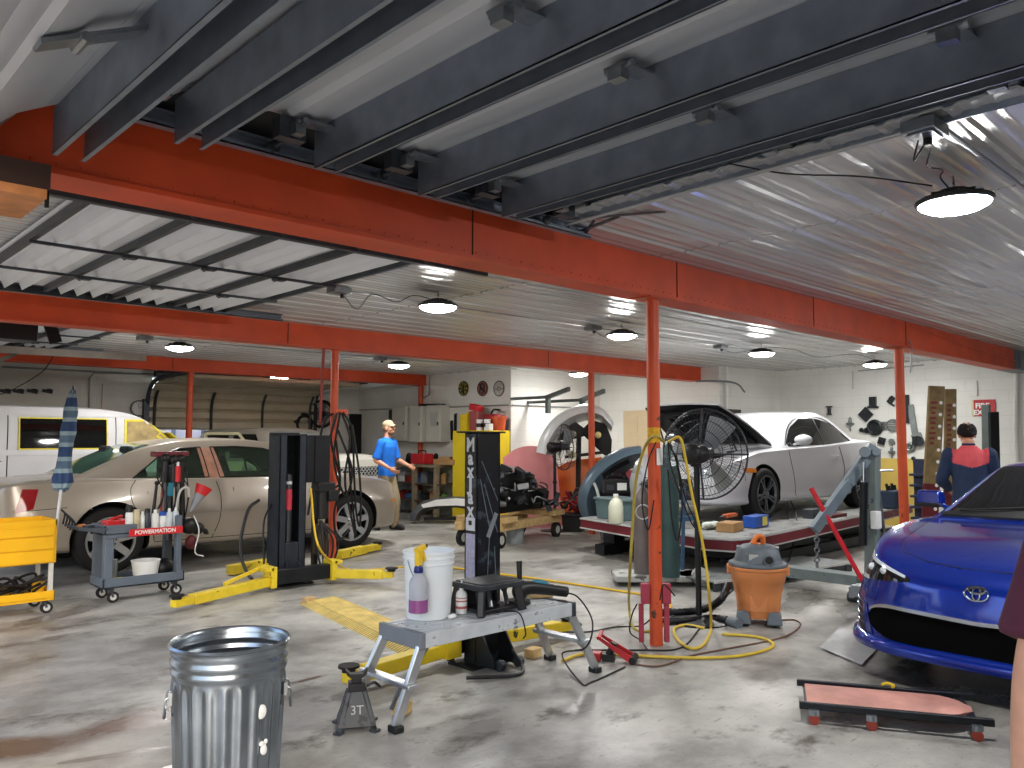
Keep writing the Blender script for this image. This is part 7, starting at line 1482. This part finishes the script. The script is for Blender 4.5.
for k, (x0, y0, x1, y1, lb) in enumerate(((453, 421, 453.5, 440, 'short black bar hung on the grey wall beside the yellow cabinet'), (457, 414, 456.5, 452, 'long black bar hung on the grey wall beside the yellow cabinet'))):
    p, r = onE(x0, y0)+V((-.04, 0, 0)), onE(x1, y1)+V((-.04, 0, 0)); b = MB(); b.bar(p, r, .05, .03); b.cyl(p, p+V((.039, 0, 0)), .012, n=8); single('pry_bar', b, blkm, lb, 'bar')
for (xa, ya), (xb, yb), lb in (((230, 570), (287, 559), 'yellow lift arm lying on the floor under the sedan, left of the open lift column'), ((338, 555), (379, 546), 'yellow lift arm lying on the floor by the sedan front wheel')):
    p, r = G(xa, ya, .06), G(xb, yb, .06); t = thing('lift_arm', lb, 'lift arm', (p.x, p.y, 0)); d_ = r-p; z_ = V((0, 0, .06)); b = MB(); b.bar(z_, z_+d_*.6, .11, .1); b.build('outer_tube', yelw, t, bevel=.006); b = MB(); b.bar(z_+d_*.6, z_+d_, .085, .08); b.build('inner_tube', yelw, t, bevel=.004); b = MB(); e = z_+d_*.96; b.cyl(e+V((0, 0, .03)), e+V((0, 0, .06)), .06, n=16); b.build('pad', rub, t)
# ------------------------------------------------------------------ right wall
def onA(x, y, o=0.): return onX(x, y, XA-o)
a, c = onA(868, 458), onA(926, 500); b = MB(); b.bb((XA-.012, min(a.y, c.y), 0), (XA-.001, max(a.y, c.y), a.z)); struct('trim_2', b, yw, 'pale yellow painted wainscot on the right wall', 'wall panel')
q0, q1 = onX(624, 411, XC-.03), onX(652, 411, XC-.03); t = thing('door_5', 'beige six panel door behind the nearest orange post', 'door', (XC-.03, q0.y-.41, 0)); t['kind'] = 'structure'; zt = q0.z; b = MB(); b.bb((-.02, -.41, 0), (.028, .41, zt)); b.build('leaf', M_('beige_door', '#cbb997', .5, 0, .05, 3), t)
for y in (-.2, .2):
    for z0, z1 in ((.15, .75), (.85, 1.5), (1.6, zt-.12)): b = MB(); b.bb((-.03, y-.13, z0), (-.02, y+.13, z1)); b.build('raised_panel', M_('beige_door', '#cbb997'), t, bevel=.004)
b = MB(); b.sph((-.06, -.34, 1.0), .03, 12, 8); b.build('knob', steel, t)
b = MB(); a, c = onX(721, 408, 13.4), onX(750, 413, 13.4); b.bb((12.75, 7.7, 1.9), (13.9, 7.78, 2.05)); b = MB(); q0 = onY(722, 409, 7.66); q1 = onY(738, 409, 7.66); b.bb((q0.x, 7.6, q0.z-.12), (q1.x, 7.72, q0.z)); single('dark_sign', b, M_('dark_picture', '#34342f', .5, 0, .3, 40), 'small dark rectangular board on the far wall above the white coupe', 'board')
conduit([(XC+.12, 7.76, .1), (XC+.12, 7.76, CZ)], 'vertical grey pipe at the wall corner behind the white coupe', .03, wallm)
conduit([onA(858, 371, .02), onA(924, 365, .02)], 'thin conduit along the top of the right wall', .012); conduit([onA(853, 371, .02), onA(853, 389, .02)], 'short vertical pipe high on the right wall', .012)
conduit([onA(1016, 372, .05), onA(1015, 430, .05), onA(1017, 466, .05)], 'white vertical pipe at the right end of the right wall', .035, wallm)
for x0, y0, x1, y1, lb in ((969, 381, 978, 396, 'white blank plate high on the right wall beside the red sign'),):
    a, c = onA(x0, y0), onA(x1, y1); b = MB(); b.bb((XA-.03, min(a.y, c.y), c.z), (XA-.001, max(a.y, c.y), a.z)); single('blank_plate', b, wallm, lb, 'plate', bevel=.004)
wp = M_('black_wall_part', '#22272a', .4, .3, .2); wg = M_('grey_wall_part', '#7d8482', .4, .5, .15)
def wpart(kind, x, y, s, label, m=wp, rot=0.):
    q = onA(x, y, .02); b = MB(); f = XA; Rr = s/2
    if kind == 'spool': b.cyl((0, 0, .05), (0, 0, .07), Rr); b.cyl((0, 0, -.07), (0, 0, .05), Rr*.5); b.cyl((0, 0, -.09), (0, 0, -.07), Rr*.8)
    elif kind == 'plate': b.box((0, 0, 0), (.03, s, s), rx=rot); b.cyl((-.01, 0, 0), (-.03, 0, 0), s*.2); b.bar((-.03, -s*.2, 0), (-.03, s*.2, .02), .02, .02)
    elif kind == 'block': b.box((0, 0, 0), (.06, s*.6, s), rx=rot); b.box((0, 0, -s*.5), (.04, s, s*.2), rx=rot); b.cyl((-.02, 0, s*.2), (-.05, 0, s*.2), s*.18)
    elif kind == 'wheel':
        b.torus((0, 0, 0), Rr, .03, 28, 8, 0, (0, pi/2, 0)); b.cyl((.01, 0, 0), (-.02, 0, 0), Rr*.3)
        for k in range(10): a = k*pi/5; b.bar((0, 0, 0), (0, Rr*cos(a), Rr*sin(a)), .03, .02, 0, (1, 0, 0))
    elif kind == 'plug': b.lathe([(0, -s*.5), (.012, -s*.5), (.012, -s*.2), (s*.28, -s*.05), (s*.3, s*.05), (s*.12, s*.12), (s*.12, s*.35), (s*.05, s*.5), (0, s*.5)], 12)
    elif kind == 'bar': b.box((0, 0, 0), (.03, s*.16, s), rx=rot); b.cyl((0, 0, s*.42), (-.03, 0, s*.42), s*.05)
    elif kind == 'strap': b.box((0, 0, 0), (.03, s*.18, s), rx=rot); b.box((-.0, -s*.1, -s*.5), (.05, s*.3, s*.12), rx=rot-.2); b.cyl((.0, 0, s*.4), (-.025, 0, s*.4), s*.06)
    elif kind == 'grille':
        for k in range(4): b.bar((0, -Rr, -s*.18+k*s*.12), (0, Rr, -s*.18+k*s*.12), .02, .015)
        b.torus((0, -.05, 0), Rr*.62, .012, 24, 6, 0, (0, pi/2, 0)); b.box((0, Rr*.6, 0), (.02, .04, s*.4))
    elif kind == 'pulley': b.torus((0, 0, 0), Rr*.7, .025, 18, 8, 0, (0, pi/2, 0)); b.box((0, .04, -s*.35), (.04, s*.5, s*.25)); b.cyl((.01, 0, 0), (-.04, 0, 0), Rr*.3)
    elif kind == 'gear':
        b.cyl((.01, 0, 0), (-.03, 0, 0), Rr*.7, n=18)
        for k in range(8): a = k*pi/4; b.box((-.01, Rr*.75*cos(a), Rr*.75*sin(a)), (.03, s*.14, s*.14), rx=a)
        b.cyl((-.03, 0, 0), (-.05, 0, 0), Rr*.3)
    elif kind == 'half': b.cyl((.0, 0, 0), (-.05, 0, 0), Rr, n=20); b.box((-.03, s*.3, 0), (.06, s*.4, s*.9))
    return single('wall_part', b, m, label, 'car part', (XA-.035, q.y, q.z), group='car parts hung on the right wall')
wpart('spool', 829.5, 410, .12, 'small black spool on the right wall, leftmost car part'); wpart('block', 873, 402, .18, 'black bracket with grey foot high on the right wall'); wpart('block', 891.5, 400, .13, 'small black tilted bracket high on the wall beside the orange post', rot=.7)
wpart('plate', 866, 414.5, .19, 'black square plate hung cornerwise on the right wall', rot=pi/4); wpart('plug', 850.5, 424, .24, 'thin outlined plug shape low left on the parts wall', wg); wpart('wheel', 875, 427.5, .22, 'black spoked wheel on the right wall'); wpart('grille', 890, 425.5, .32, 'slim wire grille shape right of the spoked wheel', wg)
wpart('gear', 862, 430, .09, 'tiny black gear left of the spoked wheel'); wpart('pulley', 867, 430.5, .08, 'tiny black pulley just left of the spoked wheel'); wpart('bar', 907, 409, .48, 'long narrow black bar right of the orange post', rot=.03); wpart('strap', 913, 420, .52, 'long grey strap with foot on the right wall', wg, -.12)
wpart('plate', 882, 441, .12, 'black and grey plate under the spoked wheel', rot=.3); wpart('gear', 892, 441.5, .12, 'grey knobbed fitting below the wire grille', wg); wpart('plug', 892, 452, .2, 'grey pointed plug left of the orange post, lowest', wg); wpart('pulley', 910.5, 447, .16, 'grey pulley with bracket right of the orange post', wg); wpart('half', 919, 441, .17, 'black half round part nearest the brown boards'); wpart('gear', 914, 458.5, .08, 'small dark gear just above the yellow paint')
# boards and red sign
def board(x0, y0, x1, y1, w_, d_, label, rz, holes=True):
    tpt = atD(x0, y0, d_); bt = atD(x1, y1, d_); k = (0-tpt.z)/(bt.z-tpt.z); bt = tpt+(bt-tpt)*k
    t = thing('drilled_board', label, 'board', (bt.x, bt.y, 0)); b = MB(); up = tpt-bt; side = cR*w_; n = cFw
    mid = .42
    f = lambda u: up*u
    b.bar((0, 0, 0), f(mid), .05, w_, 0, (cR.x, cR.y, 0)); b.bar(f(mid), f(1.), .05, w_*.97, 1, (cR.x, cR.y, 0)); b.build('board', [dred, brnw], t, bevel=.004)
    for k in range(9): b = MB(); b.box(tuple(f(.66+k*.03)-cF*.028-cR*w_*.18), (.012, w_*.4*(.6+.4*((k*7) % 3)/2), .03), rz=HA); b.build('red_stencil', M_('stencil_red', '#7a2a22', .6), t)
    for k in range(11): b = MB(); c = f(.2+k*.07)-cF*.027+cR*w_*.27; b.cyl(c-cF*.002, c+cF*.004, .022, n=10); b.build('bright_hole', wht, t)
board(936.5, 386, 930, 510, .2, 10.3, 'brown and maroon drilled board standing upright, left of the pair', 0); board(950, 389, 950, 510, .15, 10.45, 'brown and maroon drilled board standing upright, right of the pair', 0)
b = MB(); tp, bt = atD(986, 405, 12.3), atD(987, 470, 12.3); bt = tp+(bt-tp)*(tp.z/(tp.z-bt.z)); b.bar(bt, tp, .1, .1); single('grey_upright', b, M_('grey_green_steel', '#5d6663'), 'grey green steel upright leaning at the right wall under the red sign', 'upright')
b = MB(); tp, bt = atD(993.5, 412, 12.2), atD(995, 470, 12.2); bt = tp+(bt-tp)*(tp.z/(tp.z-bt.z)); b.bar(bt, tp, .06, .13, 0, (cR.x, cR.y, 0)); single('black_board', b, blkm, 'black board leaning at the right wall under the red sign', 'board')
a, c = onA(974, 400), onA(996, 416); t = thing('fire_sign', 'red sign with white letters on the right wall', 'sign', (XA-.012, (a.y+c.y)/2, (a.z+c.z)/2)); b = MB(); w_, h_ = abs(a.y-c.y), abs(a.z-c.z); b.box((0, 0, 0), (.02, w_, h_)); b.build('plate', M_('sign_red', '#b3202a', .45), t, bevel=.002)
Ms = Matrix.Rotation(-pi/2, 4, 'Z') @ Matrix.Rotation(pi/2, 4, 'X')
text('lettering', 'FIRE', h_*.42, wht, t, Matrix.Translation((-.012, .03, h_*.12)) @ Ms, .002, bold=.004); text('lettering', 'EXT', h_*.42, wht, t, Matrix.Translation((-.012, .06, -h_*.28)) @ Ms, .002, bold=.004)
b = MB(); b.box((.0, w_/2+.02, 0), (.02, .03, h_*1.02)); b.build('pale_edge', M_('pale_edge', '#d6c9a0', .5), t)
b = MB(); tp = atD(921, 459, 10.6); b.bar((tp.x, tp.y, 0), tuple(tp), .16, .12)
for k in range(6): b.box((tp.x, tp.y, .3+.14*k), (.3, .2, .03))
single('dark_blue_rack', b, M_('dark_blue_paint', '#222a48', .5), 'dark blue stacked rack left of the brown drilled boards', 'rack')
# ------------------------------------------------------------------ people
def ell(b, rings, n=20, m=0):        # rings: (x, y, z, rx, ry)
    vs = []; 
    R_ = [[(x+rx*cos(2*pi*i/n), y+ry*sin(2*pi*i/n), z) for i in range(n)] for x, y, z, rx, ry in rings]
    b.loft(R_, m)
def limb(b, pts, rad, n=12, k=5, end=True):
    P = [V(p) for p in pts]; L_ = [0]
    for a, c in zip(P, P[1:]): L_.append(L_[-1]+(c-a).length)
    f = pchip([l/L_[-1] for l in L_], rad); b.tube(P, 1, n, k=k, rr=f); b.sph(P[0], rad[0], 10, 8)
    if end: b.sph(P[-1], rad[-1], 10, 8)
def remesh(o, vox, it=4):
    md = o.modifiers.new('r', 'REMESH'); md.mode = 'VOXEL'; md.voxel_size = vox; md.adaptivity = 0
    s = o.modifiers.new('s', 'SMOOTH'); s.iterations = it; s.factor = .5
    return bake(o, 180)
def hand(b, w, dirv, palmn, thumbv, s=1., curl=.6):
    d = V(dirv).normalized(); n = V(palmn); n = (n-d*n.dot(d)).normalized(); sd = V(thumbv); sd = (sd-d*sd.dot(d)-n*sd.dot(n)).normalized(); w = V(w)
    b.sph(w+d*.045*s, (.03*s, .03*s, .03*s), 10, 8); b.bar(w+d*.0, w+d*.09*s, .068*s, .026*s, 0, tuple(n))
    for k, (o_, l, r) in enumerate(((.028, .068, .0088), (.0095, .078, .0092), (-.0095, .072, .0088), (-.028, .055, .0078))):
        p = w+d*.085*s+sd*o_*s; q = p+d*l*.45*s+n*l*.12*curl*s; r2 = q+d*l*.3*s+n*l*.4*curl*s; r3 = r2+d*l*.05*s+n*l*.35*curl*s
        b.tube([p-d*.02*s, p, q, r2, r3], r*s, 8, k=3); b.sph(r3, r*s, 8, 6)
    p = w+d*.025*s+sd*.03*s; b.tube([p, p+sd*.025*s+d*.03*s+n*.01*s, p+sd*.03*s+d*.06*s+n*.025*s], .0105*s, 8, k=3); b.sph(p+sd*.03*s+d*.06*s+n*.025*s, .0105*s, 8, 6)
def head(b, c, yaw, s=1.):
    M = Matrix.Translation(V(c)) @ Matrix.Rotation(yaw, 4, 'Z') @ Matrix.Scale(s, 4); b.M = M
    b.sph((-.008, 0, .045), (.098, .077, .088), 20, 14); b.sph((.03, 0, -.02), (.066, .06, .085), 16, 12); b.sph((.062, 0, -.085), (.03, .033, .024), 12, 8)
    b.tube([(.09, 0, .035), (.108, 0, .005), (.113, 0, -.012)], .013, 8, k=3, rr=lambda u: .009+.007*u); b.box((.092, 0, .045), (.02, .11, .014)); b.tube([(.088, -.022, -.05), (.098, 0, -.049), (.088, .022, -.05)], .008, 6, k=3)
    for s_ in (-1, 1): b.sph((-.005, s_*.078, .0), (.025, .011, .034), 10, 8); b.sph((.062, s_*.04, -.015), (.03, .025, .028), 8, 6)
    b.tube([(-.02, 0, -.06), (-.03, 0, -.17)], .058, 12, k=1); b.M = Matrix.Identity(4)
def person(name, label, loc, rz, J, shirt, trouser, hairm, hair='short', neckline=.0, yoke=None, beard=False, vox=.0085, legs=True, sleeve='short', headyaw=0., hands=(None, None)):
    t = thing(name, label, 'person', loc, rz); hz = J['head']
    b = MB()
    ell(b, [(0, 0, .86, .1, .15), (0, 0, .95, .115, .165), (.0, 0, 1.08, .105, .14), (J['ch'][0]*.6, 0, 1.22, .115, .155), (J['ch'][0], 0, 1.34, .115, .17), (J['ch'][0], 0, 1.42, .09, .15), (J['ch'][0]-.005, 0, 1.47, .06, .08), (J['nk'][0], 0, 1.5, .055, .06), (J['nk'][0], 0, 1.56, .053, .056)])
    for s in ('L', 'R'):
        sh, el, wr = J['sh'+s], J['el'+s], J['wr'+s]; limb(b, [sh, V(sh).lerp(V(el), .5), el, V(el).lerp(V(wr), .35), wr], [.058, .048, .041, .041, .027])
        d = (V(wr)-V(el)).normalized(); pn, tv = J.get('hd'+s, ((0, -1 if s == 'L' else 1, 0), (1, 0, .3))); hand(b, V(wr)+d*.01, d, pn, tv, 1., J.get('curl', .7))
        if legs:
            hp, kn, an, to = J['hp'+s], J['kn'+s], J['an'+s], J['to'+s]; limb(b, [hp, V(hp).lerp(V(kn), .5), kn, V(kn).lerp(V(an), .35), an], [.088, .075, .055, .056, .036]); limb(b, [V(an)-V((0, 0, .03)), to], [.04, .03])
    head(b, hz, headyaw)
    o = b.build('body', skin, t); remesh(o, vox, 3)
    # shirt
    b = MB(); g = .016
    ell(b, [(0, 0, J.get('hem', .86), .125, .185), (0, 0, .95, .128, .18), (.0, 0, 1.08, .125, .165), (J['ch'][0]*.6, 0, 1.22, .135, .178), (J['ch'][0], 0, 1.34, .135, .192), (J['ch'][0], 0, 1.42, .108, .172), (J['ch'][0]-.008, 0, 1.475, .07, .095), (J['ch'][0]-.01, 0, 1.495+neckline, .066, .075)])
    for s in ('L', 'R'):
        sh, el, wr = V(J['sh'+s]), V(J['el'+s]), V(J['wr'+s])
        if sleeve == 'short': limb(b, [sh, sh.lerp(el, .45), sh.lerp(el, .94)], [.07, .066, .073], end=False)
        else: limb(b, [sh, sh.lerp(el, .5), el, el.lerp(wr, .5), el.lerp(wr, .93)], [.076, .068, .063, .057, .048], end=False)
    rngp = random.Random(5)
    for k in range(7):
        a = rngp.uniform(-2.6, 2.6); b.tube([(.118*cos(a), .165*sin(a), .92), (.122*cos(a+.1), .165*sin(a+.1), 1.02), (.115*cos(a+.25), .16*sin(a+.25), 1.12)], .011, 6, k=3)
    o = b.build('shirt', shirt, t); remesh(o, .009 if yoke else .012, 3)
    if yoke:
        o.data.materials.append(yoke); zc = [o.data.vertices[p.vertices[0]].co for p in o.data.polygons]
        o.data.polygons.foreach_set('material_index', [1 if (c.z > 1.27+.06*abs(c.y)/.2 and abs(c.y) < .175) else 0 for c in zc]); o.data.update()
        b = MB(); b.lathe([(.062, 0), (.066, .045), (.056, .05), (.054, 0)], 20, M=Matrix.Translation((J['nk'][0], 0, 1.475)), cap=False); b.build('collar', shirt, t)
    if legs:
        b = MB(); ell(b, [(0, 0, .80, .1, .16), (0, 0, .88, .118, .172), (0, 0, .98, .115, .168)])
        for s in ('L', 'R'):
            hp, kn, an = V(J['hp'+s]), V(J['kn'+s]), V(J['an'+s]); limb(b, [hp, hp.lerp(kn, .5), kn, kn.lerp(an, .4), an], [.1, .092, .078, .074, .066]); b.sph(kn.lerp(an, .85), (.075, .072, .04), 10, 6)
        remesh(b.build('trousers', trouser, t), .012, 3)
        for s in ('L', 'R'):
            an, to = V(J['an'+s]), V(J['to'+s]); b = MB(); limb(b, [an+V((-.05, 0, -.035)), an.lerp(to, .5)+V((0, 0, -.01)), to], [.046, .046, .04]); o = b.build('shoe', blk, t); remesh(o, .009, 2)
    # head details
    M = Matrix.Translation(V(hz)) @ Matrix.Rotation(headyaw, 4, 'Z')
    b = MB(); b.M = M
    for s in (-1, 1): b.sph((.086, s*.032, .022), (.008, .014, .009), 8, 6)
    b.build('eyes', M_('eye_dark', '#241c18', .2), t)
    if hair == 'cap':
        b = MB(); b.M = M; b.sph((-.012, 0, .06), (.104, .084, .082), 18, 12); P = [[V((.07+.055*v, (u-.5)*.15*(1-.45*v*v), .075-.012*v-.03*(2*u-1)**2)) for v in (0, .5, 1)] for u in (0, .25, .5, .75, 1)]; b.slab(P, V((0, 0, .006))); o = b.build('cap', hairm, t)
        b = MB(); b.M = M; b.sph((-.035, 0, .01), (.078, .08, .06), 14, 10); b.build('hair', M_('sandy_hair', '#8d6a42', .8, 0, .2), t)
    else:
        b = MB(); b.M = M; rg = random.Random(3)
        for k in range(420):
            a = rg.uniform(0, 2*pi); u = rg.uniform(-.35, .95); ph = math.asin(u); x, y, z = cos(ph)*cos(a), cos(ph)*sin(a), sin(ph)
            if x > .45 and z < .55: continue
            if z > .82 and x < .2: continue
            b.sph((-.008+.1*x, .083*y, .04+.092*z), (.015, .014, .012), 6, 4)
        b.sph((-.02, 0, .035), (.092, .082, .07), 14, 10)
        b.build('hair', hairm, t)
    if beard:
        b = MB(); b.M = M; b.sph((.04, 0, -.07), (.062, .062, .042), 14, 10); b.build('beard', M_('brown_beard', '#6b4a30', .85, 0, .2), t)
    return t
skinJ = dict(head=(.03, 0, 1.635), ch=(.01, 0, 1.35), nk=(.02, 0, 1.5))
# man in a blue shirt, walking to the right
J = dict(skinJ, shL=(.01, .185, 1.405), elL=(.06, .23, 1.13), wrL=(.30, .2, 1.03), shR=(.01, -.185, 1.405), elR=(-.06, -.24, 1.13), wrR=(.17, -.2, 1.0), hpL=(0, .085, .88), knL=(.12, .09, .48), anL=(.1, .09, .085), toL=(.25, .1, .035), hpR=(0, -.085, .88), knR=(-.02, -.095, .47), anR=(-.2, -.095, .1), toR=(-.08, -.11, .035), curl=1.1)
p = G(386, 530); th = person('person', 'man in bright blue T-shirt, beige trousers and pale cap walking behind the sedan', (p.x, p.y, 0), R(-43.7-22), J, M_('royal_blue_cloth', '#1a72dc', .85, 0, .1, 15, .2, 60), M_('khaki_cloth', '#9a8a6e', .85, 0, .12, 12, .2, 60), M_('pale_cap', '#ac9a7c', .8), 'cap', beard=True)
# man in a navy and red jacket seen from behind
J = dict(skinJ, head=(.09, 0, 1.61), shL=(.0, .19, 1.405), elL=(.06, .26, 1.13), wrL=(.28, .16, 1.02), shR=(.0, -.19, 1.405), elR=(.06, -.26, 1.13), wrR=(.28, -.16, 1.02), hpL=(0, .085, .88), knL=(.02, .1, .47), anL=(0, .1, .085), toL=(.14, .12, .035), hpR=(0, -.085, .88), knR=(.02, -.1, .47), anR=(0, -.1, .085), toR=(.14, -.12, .035))
person('person', 'man in navy jacket with coral shoulders, seen from behind beyond the blue coupe', (8.86, 2.7, 0), atan2(2.86, 8.72)+R(8), J, M_('navy_jacket', '#20304e', .8, 0, .12, 15, .2, 60), jeansb, M_('dark_hair', '#18120f', .75, 0, .2), 'hair', .005, M_('coral_cloth', '#d2545a', .8, 0, .08, 15), sleeve='long').scale = (.93, .93, .93)
# person at the right edge of the frame
J = dict(skinJ, shL=(.0, .18, 1.405), elL=(-.01, .285, 1.12), wrL=(.05, .27, .87), shR=(.0, -.19, 1.405), elR=(-.02, -.26, 1.12), wrR=(.05, -.25, .88), hpL=(0, .085, .88), knL=(.02, .1, .47), anL=(0, .1, .085), toL=(.14, .12, .035), hpR=(0, -.085, .88), knR=(.02, -.1, .47), anR=(0, -.1, .085), toR=(.14, -.12, .035), curl=.5)
pp_ = cF*1.3+cR*1.08
person('person', 'person in maroon T-shirt at the right edge, only the upper arm in view', (pp_.x, pp_.y, 0), HA+R(10), J, M_('maroon_cloth', '#4d1a2c', .85, 0, .1, 20, .15, 80), jeansb, M_('dark_hair', '#18120f'), 'hair')
# ------------------------------------------------------------------ light
w = bpy.data.worlds.new('World'); scn.world = w; w.use_nodes = True; nt = w.node_tree; N = nt.nodes; L = nt.links
sky = N.new('ShaderNodeTexSky'); sky.sky_type = 'NISHITA'; sky.sun_disc = False; sky.sun_elevation = R(40); sky.sun_rotation = R(200); sky.air_density = 1.; sky.dust_density = 4
bg = N['Background']; L.new(sky.outputs['Color'], bg.inputs['Color']); bg.inputs['Strength'].default_value = SKY
vs = scn.view_settings; scn.display_settings.display_device = 'sRGB'; vs.view_transform = 'Standard'; vs.look = 'None'; vs.exposure = EXPO; vs.gamma = 1; vs.use_curve_mapping = False
scn.cycles.use_denoising = True; scn.cycles.max_bounces = 10; scn.cycles.diffuse_bounces = 5; scn.cycles.glossy_bounces = 5; scn.cycles.transparent_max_bounces = 8; scn.cycles.sample_clamp_indirect = 8
